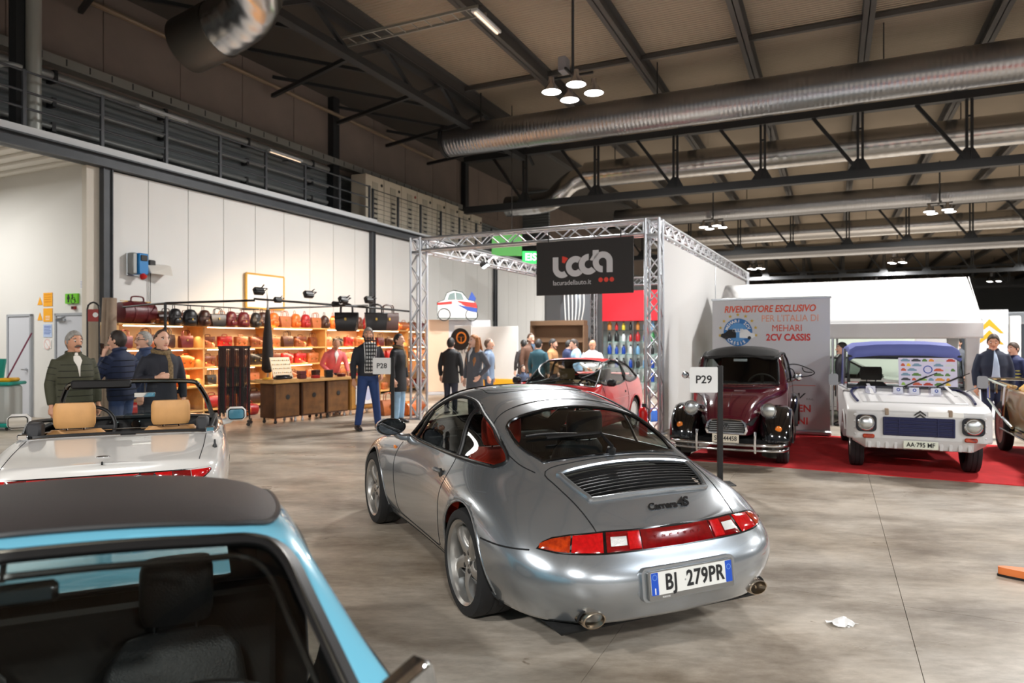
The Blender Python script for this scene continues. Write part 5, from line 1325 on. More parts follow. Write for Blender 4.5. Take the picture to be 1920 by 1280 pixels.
        MB().lathe([(.022, 0), (.022, .002), (.012, .002), (.012, 0)], 14, RY(-.15) @ fr((.031, 0, .05), (0, 1, 0), (0, 0, 1)), True).build('printed_emblem', M_ink_blue, b_, 0)
    return root
utility()
# ------------------------------------------------ red and white three-door hatchbacks
def hatch(name, label, loc, rot, paint, stripe=None):
    root = thing(name, label, 'car', loc, rot)
    def sec(x, w, zb, wr, zr): return [(x, w - .10, .2), (x, w - .02, .36), (x, w, .55), (x, w - .015, zb - .14), (x, w - .06, zb), (x, (w - .06 + wr) / 2 + .01, (zb + zr) / 2), (x, wr, zr - .06), (x, wr * .6, zr - .012), (x, 0, zr)]
    def flat(x, w, z): return [(x, w - .10, .2), (x, w - .02, .36), (x, w, .52), (x, w - .015, z - .13), (x, w - .06, z - .03), (x, w * .7, z), (x, w * .5, z + .008), (x, w * .25, z + .012), (x, 0, z + .014)]
    net = [[(-.68, 0, z) for z in (.3, .42, .55, .68, .8, .83, .85, .86, .87)],
           [(-.67, y, z) for y, z in zip((.5, .55, .57, .56, .53, .42, .3, .15, 0), (.3, .42, .55, .68, .8, .83, .86, .87, .875))],
           sec(-.60, .76, .88, .62, .93), sec(-.36, .80, .89, .61, 1.10), sec(-.08, .81, .89, .60, 1.26), sec(.25, .81, .885, .60, 1.31), sec(.65, .81, .88, .60, 1.325), sec(1.0, .81, .875, .60, 1.31), sec(1.25, .81, .87, .62, 1.20), sec(1.5, .81, .865, .65, 1.04), sec(1.72, .81, .86, .70, .91), flat(1.95, .81, .86), flat(2.4, .80, .82), flat(2.85, .77, .765), flat(3.08, .72, .72),
           [(3.16, y, z) for y, z in zip((.5, .55, .56, .56, .54, .4, .3, .15, 0), (.25, .35, .5, .6, .66, .675, .68, .68, .68))],
           [(3.2, 0, z) for z in (.25, .35, .5, .6, .655, .66, .665, .67, .67)]]
    c = Car(root, net, 9, 7); TP = ('top', .6)
    ws = smoothpoly([(1.04, .50), (1.02, 0), (1.04, -.50), (1.12, -.555), (1.66, -.64), (1.73, -.55), (1.76, 0), (1.73, .55), (1.66, .64), (1.12, .555)], 4)
    rw = smoothpoly([(-.14, .50), (-.12, 0), (-.14, -.5), (-.5, -.52), (-.52, 0), (-.5, .52)], 4)
    dw = smoothpoly([(1.60, .91), (1.15, 1.20), (1.02, 1.255), (.50, 1.265), (.46, .92)], 3); qw = smoothpoly([(.38, .92), (.40, 1.255), (.1, 1.235), (-.22, 1.05), (-.30, .94)], 3)
    c.hole(TP, ws); c.hole(TP, rw)
    for s in (1, -1):
        for q in (dw, qw): c.hole(('side', s), q)
        c.hole(('side', s), arch(0, .3, .34)); c.hole(('side', s), arch(2.42, .3, .34))
    c.body([paint, M_int_black], 'body')
    for nm, k, q in (('windscreen', TP, ws), ('rear_window', TP, rw)):
        g = c.patch(nm, k, q, M_clearglass, -.005); c.line('glass_seal', k, q, .013, M_dark_trim, 0, parent=g)
    for s in (1, -1):
        k = ('side', s)
        for nm, q in (('door_window', dw), ('quarter_window', qw)):
            g = c.patch(nm, k, q, M_tint, -.006); c.line('window_frame', k, q, .016, M_dark_trim, .002, parent=g)
        c.line('door_gap', k, [(1.62, .86), (1.62, .3), (.52, .27), (.42, .5), (.42, .9)], .004, M_gap, 0, False)
        c.line('side_crease', k, [(3.0, .62), (1.6, .64), (-.5, .66)], .005, paint, .0, False)
        p, n = c.hit(k, .56, .72); MB().lathe([(.04, 0), (.036, .012), (0, .014)], 14, fr(p, (1, 0, 0), (0, 0, s))).build('door_handle', M_gap, root)
        m = MB().box(1.50, 1.60, s * .80, s * .95, .88, 1.0, .03).build('wing_mirror', M_dark_trim, root); MB().box(1.495, 1.50, s * .82, s * .94, .895, .985).build('mirror_face', M_mirror, m, 0)
        for x in (0, 2.42): wheel(root, (x, s * .69, .295), .295, .18, s, 'holes'); well(root, (x, s * .55, .3), .345, .4, s)
        c.line('arch_lip', k, arch(0, .3, .345), .012, paint, 0, False); c.line('arch_lip', k, arch(2.42, .3, .345), .012, paint, 0, False)
        for y in (.62, .44): headlamp(root, (3.19 - (y - .44) * .3, s * y, .56), .075, M_gloss_black, flat=True)
        MB().box(-.66, -.58, s * .50, s * .73, .66, .80, .01).build('tail_lens', M_red_lens, root)
        if stripe: c.line('red_stripe', k, [(3.0, .76), (2.0, .79), (1.0, .80), (-.4, .80)], .03, stripe, -.012, False, flat=(1, .5))
    MB().box(3.14, 3.19, -.36, .36, .49, .64, .02).build('grille_panel', M_gap, root)
    for z in (.52, .56, .60): MB().box(3.185, 3.20, -.34, .34, z, z + .012).build('grille_bar', M_dark_trim, root, 0)
    MB().box(3.10, 3.27, -.74, .74, .30, .44, .05).build('front_bumper', paint, root); MB().box(-.74, -.60, -.74, .74, .34, .48, .05).build('rear_bumper', M_dark_trim, root)
    MB().tube(smoothpoly([(-.44, .55, .96), (-.56, .56, .99), (-.60, 0, 1.0), (-.56, -.56, .99), (-.44, -.55, .96)], 4, False), .03, flat=(1.4, .5)).build('rear_spoiler', paint, root)
    MB().box(-.6, 2.9, -.66, .66, .18, .24).build('floor_pan', M_well, root, 0)
    MB().box(1.40, 1.68, -.68, .68, .6, .87, .04).build('dashboard', M_int_black, root)
    br = mat('brown_fabric', (110, 90, 60), .9)
    for y in (.35, -.35): seat(root, .95, y, .42, br, True, .48, .3); seat(root, .2, y, .45, br, False, .42, .3)
    steering(root, 1.25, .35, .80)
    for y0 in (.1, -.4):
        a, n = c.hit(TP, 1.76, y0); b, n2 = c.hit(TP, 1.66, y0 + .42); MB().tube([a + n * .02, b + n2 * .025], .008).build('wiper', M_dark_trim, root)
    return root
M_red_paint = mat('red_car_paint', (214, 14, 18), .3, 0, .5)
hatch('hatchback', 'red hatchback parked under the truss stand, bonnet towards us', (1.575, 13.01, 0), math.atan2(-.888, -.46), M_red_paint)
hatch('white_hatchback', 'white car with a red stripe seen through the utility car windscreen', (6.2, 15.1, 0), math.atan2(-.454, .891), M_white_paint, mat('red_tape', (200, 30, 36), .4))

# ------------------------------------------------ tan vintage open tourer at the right edge
def tourer():
    M_gold = mat('beige_car_paint', (176, 144, 92), .3, .1, 1.); M_wood = mat('varnished_wood', (196, 140, 62), .35, var=.2, vscale=14)
    root = thing('open_tourer', 'beige and wood vintage open car cut off by the right edge', 'car', (6.34, 8.06, .008), math.atan2(-.9056, -.4242))
    # front right wheel near the utility car sits at local origin, the car runs to the rear (-x) and to +y
    for x in (0, -2.3):
        for y, s in ((.0, -1), (1.2, 1)):
            t = wheel(root, (x, y, .36), .36, .13, s, 'plain', .25, mat('pinkish_wheel', (150, 96, 92), .5))
            for k in range(10):
                a = 2 * PI * k / 10; MB().bar((x + .06 * math.cos(a), y + s * .05, .36 + .06 * math.sin(a)), (x + .22 * math.cos(a), y + s * .035, .36 + .22 * math.sin(a)), .02).build('spoke', MATS['pinkish_wheel'], t, 0)
    MB().loft([[(x, y + .6, z) for y, z in ((-w, .42), (-w, h - .06), (-w + .06, h), (w - .06, h), (w, h - .06), (w, .42))] for x, w, h in ((.45, .26, .80), (.0, .30, .86), (-.5, .42, .92), (-.7, .5, .93))]).build('bonnet', M_gold, root, 30)
    b = MB().loft([[(x, .6 - w, .40), (x, .6 - w - .02, .7), (x, .6 - w, h), (x, .6 - w + .05, h + .01), (x, .6 - w + .06, .45)] for x, w, h in ((-.7, .5, .93), (-1.3, .58, .90), (-2.0, .60, .92), (-2.7, .56, .94), (-2.95, .4, .9))]).build('side_panel', M_gold, root, 40)
    MB().loft([[(x, .6 + w, .40), (x, .6 + w + .02, .7), (x, .6 + w, h), (x, .6 + w - .05, h + .01), (x, .6 + w - .06, .45)] for x, w, h in ((-.7, .5, .93), (-1.3, .58, .90), (-2.0, .60, .92), (-2.7, .56, .94), (-2.95, .4, .9))]).build('side_panel', M_gold, root, 40)
    MB().box(-2.95, .45, .1, 1.1, .36, .44, .03).build('chassis', M_blackpaint, root)
    for y, s in ((0, -1), (1.2, 1)):
        MB().loft([[(.40 * math.cos(t) * 1.1, y + d, .36 + r * math.sin(t)) for d, r in ((-.10, .43), (-.06, .46), (.06, .46), (.1, .43), (.1, .415), (-.1, .415))] for t in [math.radians(a) for a in np.linspace(20, 165, 14)]]).build('mudguard', M_gold, root, 40)
        MB().tube([(.55, .6 - s * -.36, .55), (.5, .6 + s * .36, .66)], .02).build('lamp_bracket', M_chrome, root)
        headlamp(root, (.55, .6 + s * .36, .74), .10, M_chrome)
        MB().box(-2.0, -.45, y - .12, y + .12, .34, .37, .01).build('running_board', M_blackpaint, root)
    # folded chrome windscreen frame, wood rails
    for dz in (0, ):
        MB().tube([(-1.55, -.10, .98), (-2.9, -.10, 1.03)], .022).tube([(-1.7, -.10, .99), (-1.8, -.12, .5)], .02).tube([(-2.3, -.10, 1.0), (-2.2, -.12, .85)], .018).tube([(-1.2, -.12, .45), (-1.9, -.12, .55), (-2.85, -.1, .72)], .02).tube([(-2.9, -.10, 1.03), (-2.85, -.1, .72)], .02).tube([(-2.9, -.10, 1.03), (-2.92, 1.25, 1.03)], .022).build('chrome_frame', M_chrome, root)
    MB().box(-.75, -.70, .05, 1.15, .55, .96, .02).build('dashboard', M_wood, root)
    MB().box(-2.0, -1.75, .1, 1.1, .55, 1.0, .06).box(-1.8, -1.2, .1, 1.1, .45, .6, .05).build('bench_seat', mat('ochre_leather', (206, 160, 70), .5), root)
    MB().box(-2.9, -1.6, -.05, .02, .955, 1.0, .012).build('wood_rail', M_gold, root)
    steering(root, -1.05, .85, .95, .2)
    return root
tourer()
# ------------------------------------------------ people
def skin_m(k): return mat('skin_%s' % k, {'fair': (222, 172, 146), 'tan': (206, 150, 120), 'pale': (232, 190, 168)}[k], .55)
ARM = {'down': ((.0, .07, -.29), (.05, .07, -.54)), 'pocket': ((-.10, .11, -.27), (.06, .03, -.47)), 'phone': ((.12, .07, -.25), (.13, -.06, .03)), 'hold': ((-.03, .10, -.28), (.21, -.05, -.24)), 'reach': ((.17, .06, -.20), (.40, .03, -.30)), 'front': ((.04, .09, -.27), (.24, -.04, -.36))}
def person(label, pos, face, h=1.75, coat=(40, 42, 48), hem=.80, legs=(40, 44, 60), hair=((40, 32, 28), 'short'), arms=('down', 'down'), look=0, tilt=0, lean=0, inner=None, skin='fair', group=None, quilt=False, feet=(.10, .0), beard=None, scarf=None, stripes=None, glasses=False, rough=.75, width=1., bag=None):
    k = h / 1.75
    root = thing('person', label, 'person', (pos[0], pos[1], 0), math.radians(face), group)
    S = Matrix.Scale(k, 4); sk = skin_m(skin)
    LM = T(0, 0, .95) @ RY(math.radians(lean)) @ T(0, 0, -.95)
    def up(p): return LM @ Vector(p)
    def ring(z, a, b, x=0, n=20, u=True): return [(up if u else Vector)((x + b * math.cos(2 * PI * i / n), a * math.copysign(abs(math.sin(2 * PI * i / n)) ** .85, math.sin(2 * PI * i / n)), z)) for i in range(n)]
    w = width
    TOR = [(.84, .10, .09, 0), (.90, .165 * w, .118 * w, -.005), (1.0, .160 * w, .112 * w, 0), (1.10, .145 * w, .108 * w, .008), (1.22, .165 * w, .118 * w, .008), (1.34, .182, .118, 0), (1.41, .175, .10, -.008), (1.455, .12, .075, -.012), (1.49, .062, .062, -.008), (1.56, .056, .058, .006)]
    sh = {s: up((-.005, s * .188, 1.405)) for s in (1, -1)}
    J = {}
    for s, pz in zip((1, -1), arms):
        e, wr = ARM[pz] if isinstance(pz, str) else pz
        RL = LM.to_3x3() if lean < 30 else Matrix.Identity(3)
        f = lambda q: sh[s] + (RL @ Vector((q[0], s * q[1], q[2])) if lean else Vector((q[0], s * q[1], q[2])))
        J[s] = (sh[s], f(e), f(wr))
    HM = LM @ T(.012, 0, 1.625) @ RZ(math.radians(look)) @ RY(math.radians(tilt)) @ Matrix.Scale(1.07, 4)
    def headfn(x, y, z):
        t = max(0, -z); wx = 1 - .14 * t * (1 if x < 0 else .25) - (.16 * t if x < 0 else 0); wy = 1 - .33 * t * t - .10 * max(0, x) * (1 - abs(z))
        return (x * wx * (1.0 if x > 0 else 1.04) - (.10 * t if x > .2 else 0) * 0, y * wy, z)
    ft = {s: Vector((feet[1] * s, s * feet[0], .075)) for s in (1, -1)}
    b = MB()
    b.loft([ring(*t) for t in TOR])
    b.sphere((0, 0, 0), (.098, .077, .122), 20, 14, HM, headfn)
    b.tube([(.088, 0, .028), (.104, 0, -.002), (.116, 0, -.026), (.098, 0, -.036)], [.010, .012, .016, .013], 8, M=HM)
    b.tube([(.082, -.03, .034), (.092, 0, .036), (.082, .03, .034)], .011, 6, M=HM); b.sphere((.078, 0, -.098), (.026, .034, .022), 10, 6, HM)
    for s in (1, -1):
        b.sphere((-.008, s * .078, -.005), (.022, .012, .032), 8, 6, HM)
        a, e, wr = J[s]
        b.tube([a, a.lerp(e, .5), e, e.lerp(wr, .35), wr], [.052, .045, .038, .039, .025], 10)
        d = (wr - e).normalized(); sd = Vector((0, -s, 0)); sd = (sd - d * sd.dot(d)).normalized(); nn = d.cross(sd)
        bend = nn if nn.dot(Vector((1, 0, 0)) + Vector((0, -s, 0))) > 0 else -nn
        acr = Vector((1, 0, 0)) if abs(d.x) < .8 else Vector((0, 0, 1)); acr = (acr - d * acr.dot(d)).normalized(); pal = d.cross(acr).normalized(); pal = pal if pal.y * s < 0 else -pal
        b.tube([wr, wr + d * .045, wr + d * .095], [.024, .036, .038], 10, flat=None); 
        for i in range(4):
            o = acr * ((1.5 - i) * .0205); L = (.068, .078, .073, .056)[i]; p0 = wr + d * .08 + o; p1 = wr + d * (.095 + L * .45) + o * 1.05 + pal * .008; p2 = wr + d * (.093 + L * .82) + o * 1.05 + pal * .03
            b.tube([p0, p1, p2], [.0125, .011, .009], 6)
        b.tube([wr + d * .025 + acr * .022, wr + d * .06 + acr * .05 + pal * .015, wr + d * .095 + acr * .052 + pal * .03], [.015, .0125, .010], 6)
        hp = Vector((0, s * .088, .90)); kn = hp.lerp(ft[s], .51) + Vector((.025, 0, 0))
        b.tube([hp, hp.lerp(kn, .5), kn, kn.lerp(ft[s], .4), ft[s]], [.085, .072, .055, .054, .036], 10)
        b.tube([ft[s] + Vector((-.03, 0, -.03)), ft[s] + Vector((.14, 0, -.045))], [.04, .035], 8)
    def rm(o, v, sm=6, f=.5):
        m = o.modifiers.new('continuous_surface', 'REMESH'); m.mode = 'VOXEL'; m.voxel_size = v; m.use_smooth_shade = True
        if sm: m = o.modifiers.new('soften', 'SMOOTH'); m.iterations = sm; m.factor = f
        return o
    def kid(mb, nm, m, smooth=60, par=None):
        return mb.build(nm, m, par or root, smooth, S)
    body = rm(kid(b, 'body', sk), .0115, 2)
    # clothes
    cm = mat('cloth_%d_%d_%d' % coat, coat, rough, var=.06, vscale=12, bump=.12, bscale=90)
    c = MB(); g = .022
    T2 = [(hem, .19 * w + .02, .15 * w, -.005)] if hem < .84 else [(hem, .175 * w, .132 * w, 0)]
    if hem < .70: T2.append((.80, .185 * w + .01, .145 * w, -.003))
    for z, a, bb, x in TOR[1:8]:
        if z > hem + .05: T2.append((z, a + g, bb + g, x))
    T2 += [(1.475, .095, .082, -.01), (1.505, .075, .074, -.006)]
    c.loft([ring(*t) for t in T2])
    for s in (1, -1):
        a, e, wr = J[s]; c.tube([a + (Vector((0, -s * .02, 0))), a.lerp(e, .5), e, e.lerp(wr, .4), wr.lerp(e, .06)], [.072, .064, .057, .052, .043], 12)
    jk = rm(kid(c, 'jacket', cm), .016, 5)
    if quilt:
        q = MB()
        for z in np.arange(hem + .06, 1.42, .075):
            for i in range(len(T2) - 1):
                if T2[i][0] <= z <= T2[i + 1][0]:
                    t = (z - T2[i][0]) / (T2[i + 1][0] - T2[i][0]); v = [T2[i][m] * (1 - t) + T2[i + 1][m] * t for m in range(4)]
                    q.tube(ring(z, v[1] + .001, v[2] + .001, v[3], 28), .0045, 5, True)
        for s in (1, -1):
            a, e, wr = J[s]
            for t in (.3, .55, .8): p = a.lerp(e, t); d = (e - a).normalized(); o1 = d.orthogonal().normalized(); o2 = d.cross(o1); q.tube([p + (o1 * math.cos(x) + o2 * math.sin(x)) * (.068 - .012 * t) for x in np.linspace(0, 2 * PI, 12, False)], .0045, 5, True)
        kid(q, 'quilt_seam', mat('seam_%d' % coat[0], tuple(int(v * .5) for v in coat), .8), par=jk)
    if inner:
        q = MB(); R = []
        for z, a, bb, x in [t for t in T2 if t[0] > max(hem, .92)]:
            wd = .05 + .32 * ((1.5 - z) / .55) if inner[1] == 'open' else max(.02, .30 - abs(z - 1.44) * 2.2)
            if inner[1] == 'v' and z < 1.2: continue
            wd = min(wd, .6); R.append([up((x + (bb + .006) * math.cos(t), (a + .006) * math.sin(t), z)) for t in np.linspace(-wd, wd, 9)])
        if inner[1] == 'plaid':
            R = [[up((x + (bb + .006) * math.cos(t), (a + .006) * math.sin(t), z)) for t in np.linspace(-.52, .52, 9)] for z, a, bb, x in [t for t in T2 if 1.43 > t[0] > .86]]
        im = mat('shirt_%d_%d_%d' % inner[0], inner[0], .8)
        sh_ = kid(q.loft(R, False, False), 'shirt', im, par=jk); md = sh_.modifiers.new('thickness', 'SOLIDIFY'); md.thickness = .01
        if inner[1] == 'plaid':
            pm = mat('black_check', (28, 28, 30), .8); q = MB()
            Z = [t for t in T2 if t[0] > .86]
            def P(z, t):
                v = [np.interp(z, [i[0] for i in Z], [i[m] for i in Z]) for m in range(4)]; return up((v[3] + (v[2] + .009) * math.cos(t), (v[1] + .009) * math.sin(t), z))
            for z in np.arange(.90, 1.39, .055): q.tube([P(z, t) for t in np.linspace(-.46, .46, 7)], .010, 4, flat=(.3, 1))
            for t in np.linspace(-.4, .4, 5): q.tube([P(z, t) for z in np.linspace(.88, 1.39, 9)], .008, 4)
            kid(q, 'check_pattern', pm, par=sh_)
    if stripes:
        q = MB()
        for z in np.arange(hem + .05, 1.42, .07):
            v = [np.interp(z, [i[0] for i in T2], [i[m] for i in T2]) for m in range(4)]; q.tube(ring(z, v[1] + .002, v[2] + .002, v[3], 24), .012, 5, True)
        kid(q, 'stripe', mat('stripe_yellow', stripes, .8), par=jk)
    t_ = MB(); t_.loft([ring(z, a + .014, bb + .014, x, u=False) for z, a, bb, x in TOR[:4]])
    for s in (1, -1):
        hp = Vector((0, s * .085, .90)); kn = hp.lerp(ft[s], .51) + Vector((.025, 0, 0))
        t_.tube([hp, hp.lerp(kn, .5), kn, kn.lerp(ft[s], .5), ft[s] + Vector((0, 0, .015))], [.098, .086, .070, .066, .06], 12)
    rm(kid(t_, 'trousers', mat('cloth_%d_%d_%d' % legs, legs, .8, var=.1, vscale=9)), .016, 4)
    for s in (1, -1):
        q = MB(); f = ft[s]
        q.loft([[(f.x + x, f.y + yw * math.cos(a), max(0, zt * (.5 + .5 * math.sin(a)))) for a in np.linspace(0, 2 * PI, 14, False)] for x, yw, zt in ((-.09, .025, .05), (-.075, .04, .09), (-.02, .046, .11), (.05, .05, .085), (.12, .05, .065), (.165, .035, .05), (.18, .012, .035))])
        kid(q, 'shoe', mat('dark_shoe', (30, 27, 26), .5))
    # hair and face
    hc, st = hair
    if st != 'bald':
        hm = mat('hair_%d_%d_%d' % hc, hc, .6, var=.25, vscale=40)
        q = MB(); q.sphere((0, 0, 0), (.107, .086, .131), 28, 20, HM, headfn)
        line = {'short': .60, 'fringe': .42, 'receding': .85, 'long': .55}[st]
        inv = HM.inverted(); keep = []
        for f in q.f:
            cc = inv @ (sum((Vector(q.v[i]) for i in f), Vector()) / len(f)); x, y, z = cc.x / .107, cc.y / .086, cc.z / .131
            if z > -.62 + 1.15 * max(0, (x + .35)) * (line / .6 + .25) - (.25 if x < -.4 else 0): keep.append(f)
        q.f = keep; q.m = [0] * len(keep)
        o = kid(q, 'hair', hm, 180); md = o.modifiers.new('thickness', 'SOLIDIFY'); md.thickness = .012
        if st == 'long':
            q = MB()
            for s in (1, -1):
                q.tube([up((-.01, s * .075, 1.69)), up((.0, s * .095, 1.58)), up((.03, s * .115, 1.42)), up((.09, s * .11, 1.24)), up((.10, s * .10, 1.12))], [.035, .05, .055, .045, .015], 10)
            q.tube([up((-.08, 0, 1.70)), up((-.10, 0, 1.56)), up((-.135, 0, 1.40)), up((-.14, 0, 1.2)), up((-.13, 0, 1.1))], [.06, .075, .085, .07, .02], 12, flat=(1.2, .5))
            kid(q, 'long_hair', hm)
    em = mat('eye_white', (215, 208, 200), .3); dk = mat('eye_dark', (30, 22, 18), .3)
    for s in (1, -1):
        e = kid(MB().sphere((.079, s * .030, .012), (.012, .014, .009), 10, 6, HM), 'eye', em)
        kid(MB().sphere((.088, s * .030, .012), (.005, .0065, .0075), 8, 6, HM), 'iris', dk, par=e)
        kid(MB().tube([(.088, s * .014, .034), (.087, s * .032, .039), (.076, s * .050, .033)], [.004, .006, .003], 6, M=HM), 'eyebrow', mat('brow_%d' % hc[0], tuple(int(v * .7) for v in hc), .8))
    kid(MB().tube([(.085, -.024, -.062), (.095, 0, -.060), (.085, .024, -.062)], [.003, .006, .003], 6, M=HM), 'mouth', mat('lips', (170, 96, 88), .5))
    if beard:
        q = MB()
        if beard[1] == 'moustache': q.tube([(.082, -.036, -.060), (.096, -.018, -.047), (.104, 0, -.044), (.096, .018, -.047), (.082, .036, -.060)], [.006, .011, .011, .011, .006], 8, M=HM)
        else: q.tube([(.02, -.073, -.03), (.06, -.055, -.085), (.088, 0, -.106), (.06, .055, -.085), (.02, .073, -.03)], [.008, .012, .014, .012, .008], 8, M=HM).tube([(.082, -.034, -.055), (.1, 0, -.046), (.082, .034, -.055)], [.006, .009, .006], 6, M=HM)
        kid(q, beard[1], mat('beard_%d' % beard[0][0], beard[0], .8))
    if glasses:
        q = MB()
        for s in (1, -1):
            q.tube([(.103 - .004 * abs(math.cos(a)), s * .032 + .024 * math.cos(a), .010 + .019 * math.sin(a)) for a in np.linspace(0, 2 * PI, 14, False)], .0028, 5, True, M=HM).tube([(.098, s * .055, .014), (.0, s * .084, .014)], .0025, 5, M=HM)
        q.tube([(.103, -.01, .014), (.103, .01, .014)], .0025, 5, M=HM); kid(q, 'glasses', M_dark_trim)
    if scarf: kid(MB().tube([up((.08 * math.cos(a) - .005, .095 * math.sin(a), 1.475 - .02 * math.cos(a))) for a in np.linspace(0, 2 * PI, 16, False)], .032, 8, True).tube([up((.085, .03, 1.45)), up((.135, .05, 1.3)), up((.14, .055, 1.08))], [.03, .035, .03], 8, flat=(1, .5)), 'scarf', mat('scarf_check', scarf, .9, var=.5, vscale=40), par=jk)
    c2 = MB().tube([up((.078 * math.cos(a) - .008, .082 * math.sin(a), 1.50 + .012 * -math.cos(a))) for a in np.linspace(.5, 2 * PI - .5, 16)], .016, 6, flat=(.6, 1.3)); kid(c2, 'collar', cm, par=jk)
    root['wrists'] = 0; del root['wrists']
    return root, {s: (root.matrix_basis @ (S @ J[s][2]), (J[s][2] - J[s][1]).normalized()) for s in (1, -1)}
def pp(px, Y): return ((px - 960) / 1280 * Y, Y)
GREY = (150, 146, 140); BLK = (30, 26, 24); BRN = (66, 44, 30)
person('man with grey hair and moustache in an olive quilted coat, left behind the white convertible', pp(138, 8.2), -35, 1.74, (66, 66, 48), .70, (60, 60, 64), (GREY, 'fringe'), ('down', 'down'), 5, 0, 0, ((226, 220, 210), 'v'), 'tan', quilt=True, beard=((90, 82, 76), 'moustache'), width=1.15)
_, hw = person('man in a dark blue quilted jacket holding a phone to his ear, facing left', pp(228, 9.0), 172, 1.76, (28, 40, 70), .84, (50, 70, 110), ((46, 36, 30), 'short'), ('phone', 'pocket'), 8, 0, 4, None, 'fair', quilt=True, width=1.1)
person('man with grey hair and glasses looking left, half hidden between two others', pp(272, 9.9), -150, 1.76, (44, 60, 92), .8, (50, 50, 60), (GREY, 'short'), ('down', 'down'), 20, 0, 0, ((90, 110, 150), 'v'), glasses=True)
person('man in a dark overcoat with a checked scarf, hand raised at his chest, looking right', pp(303, 8.75), -40, 1.76, (30, 32, 42), .62, (60, 50, 40), (BRN, 'receding'), ('down', 'hold'), 5, 0, 0, None, scarf=(120, 100, 70))
person('bald vendor in a pink sweater leaning over the leather stall counter', (-4.13, 15.66), -55, 1.74, (240, 112, 112), .9, (60, 60, 70), (GREY, 'bald'), ('reach', 'front'), -8, 18, 24, ((240, 230, 225), 'v'), 'tan')
person('bearded man with grey hair in a checked shirt, dark jacket and jeans', pp(690, 12.5), -62, 1.87, (36, 38, 46), .92, (36, 62, 112), ((132, 126, 120), 'fringe'), ('pocket', 'down'), -14, 0, 0, ((236, 236, 234), 'plaid'), 'tan', feet=(.17, .03), beard=((90, 78, 66), 'beard'))
person('young man in a long black coat and light jeans behind the P28 sign', pp(747, 13.6), -20, 1.77, (28, 30, 34), .62, (150, 186, 214), (BLK, 'short'), ('down', 'down'), 0, 0, 0, None, scarf=(30, 46, 62))
person('person in a black coat seen from behind beside the left truss column', pp(845, 15.2), 75, 1.70, (28, 29, 32), .72, (36, 40, 56), (BLK, 'short'), ('down', 'down'))
person('woman with long fair hair in a grey double-breasted coat, facing left', pp(890, 13.6), 222, 1.75, (86, 90, 98), .66, (50, 52, 60), ((168, 112, 66), 'long'), ('pocket', 'down'), -8, 0, 0, ((226, 228, 232), 'v'), 'pale')
person('balding man in a grey-blue jacket just behind the woman', pp(916, 15.4), -10, 1.68, (112, 130, 154), .8, (70, 80, 100), ((110, 90, 76), 'receding'), ('down', 'down'), 0, 0, 0, None, scarf=(34, 36, 44))
person('small girl at the left front of the red car', pp(980, 15.6), -70, 1.08, (70, 84, 110), .8, (60, 60, 80), ((60, 44, 34), 'long'), ('down', 'down'), 10, 0, 0, None, 'pale')
person('man with glasses in a brown jacket at the back of the truss stand', pp(995, 17.4), -60, 1.82, (92, 62, 46), .8, (50, 46, 44), (BRN, 'short'), ('down', 'down'), 0, 0, 0, ((60, 80, 100), 'v'), glasses=True)
person('dark-haired person in a dark coat at the far left of the group in the stand', pp(982, 18.6), 120, 1.66, (46, 40, 40), .7, (40, 40, 44), (BLK, 'short'))
person('man in a teal jacket seen from behind in the group', pp(1010, 16.6), 60, 1.67, (30, 72, 84), .84, (40, 44, 56), (BLK, 'short'))
person('bearded man in a tan jacket turned to the right', pp(1036, 17.2), -25, 1.68, (164, 118, 76), .84, (50, 50, 60), (BLK, 'fringe'), ('down', 'front'), 0, 8, 0, ((170, 50, 50), 'v'), beard=((46, 36, 32), 'beard'))
person('man in a navy jacket leaning in at the middle of the group', pp(1062, 18.3), 20, 1.66, (34, 44, 78), .84, (40, 44, 60), (BLK, 'short'), ('front', 'down'), 0, 10, 6)
person('man in a light blue shirt beside the back truss column', pp(1083, 17.0), 185, 1.68, (160, 196, 230), .9, (50, 56, 80), ((50, 40, 34), 'short'), ('front', 'front'), 0, 12, 6)
person('bald man in a white tracksuit top looking down, behind the red car', pp(1110, 16.4), -85, 1.66, (228, 230, 234), .86, (60, 64, 80), (GREY, 'bald'), ('front', 'front'), 0, 28, 4, ((60, 70, 90), 'v'), 'tan')
person('man in a navy jacket with a pale shirt in front of the chevron banner', pp(1862, 11.4), -110, 1.74, (26, 34, 54), .82, (34, 44, 72), ((58, 42, 32), 'fringe'), ('down', 'down'), -14, 16, 0, ((186, 204, 226), 'open'), 'tan', width=1.15)
person('boy in a navy and yellow striped sweater at the right edge', pp(1901, 12.4), 190, 1.60, (34, 44, 84), .84, (50, 60, 90), ((60, 44, 32), 'fringe'), ('down', 'down'), 0, 6, 0, None, 'fair', stripes=(214, 206, 100))
person('dark-haired man behind the tent, above the blue canvas roof', pp(1703, 18.0), -100, 1.78, (60, 56, 60), .8, (50, 50, 60), (BLK, 'short'), look=30)
person('second man behind the tent, right of the first above the canvas roof', pp(1737, 18.4), -120, 1.72, (170, 176, 190), .8, (50, 50, 60), ((50, 36, 30), 'short'), look=-20)
person('bearded man in grey seen by the right tent post', pp(1796, 16.2), 200, 1.70, (92, 96, 104), .8, (50, 50, 60), (BLK, 'short'), beard=((50, 40, 36), 'beard'))
person('brown-haired woman low behind the canvas roof, left of the tent post', pp(1766, 17.4), 150, 1.63, (60, 50, 60), .7, (50, 50, 60), ((120, 72, 44), 'fringe'))
person('woman in black by the thin tent pole, between banner and utility car', pp(1580, 13.2), 170, 1.60, (30, 30, 36), .6, (34, 34, 40), (BLK, 'fringe'))
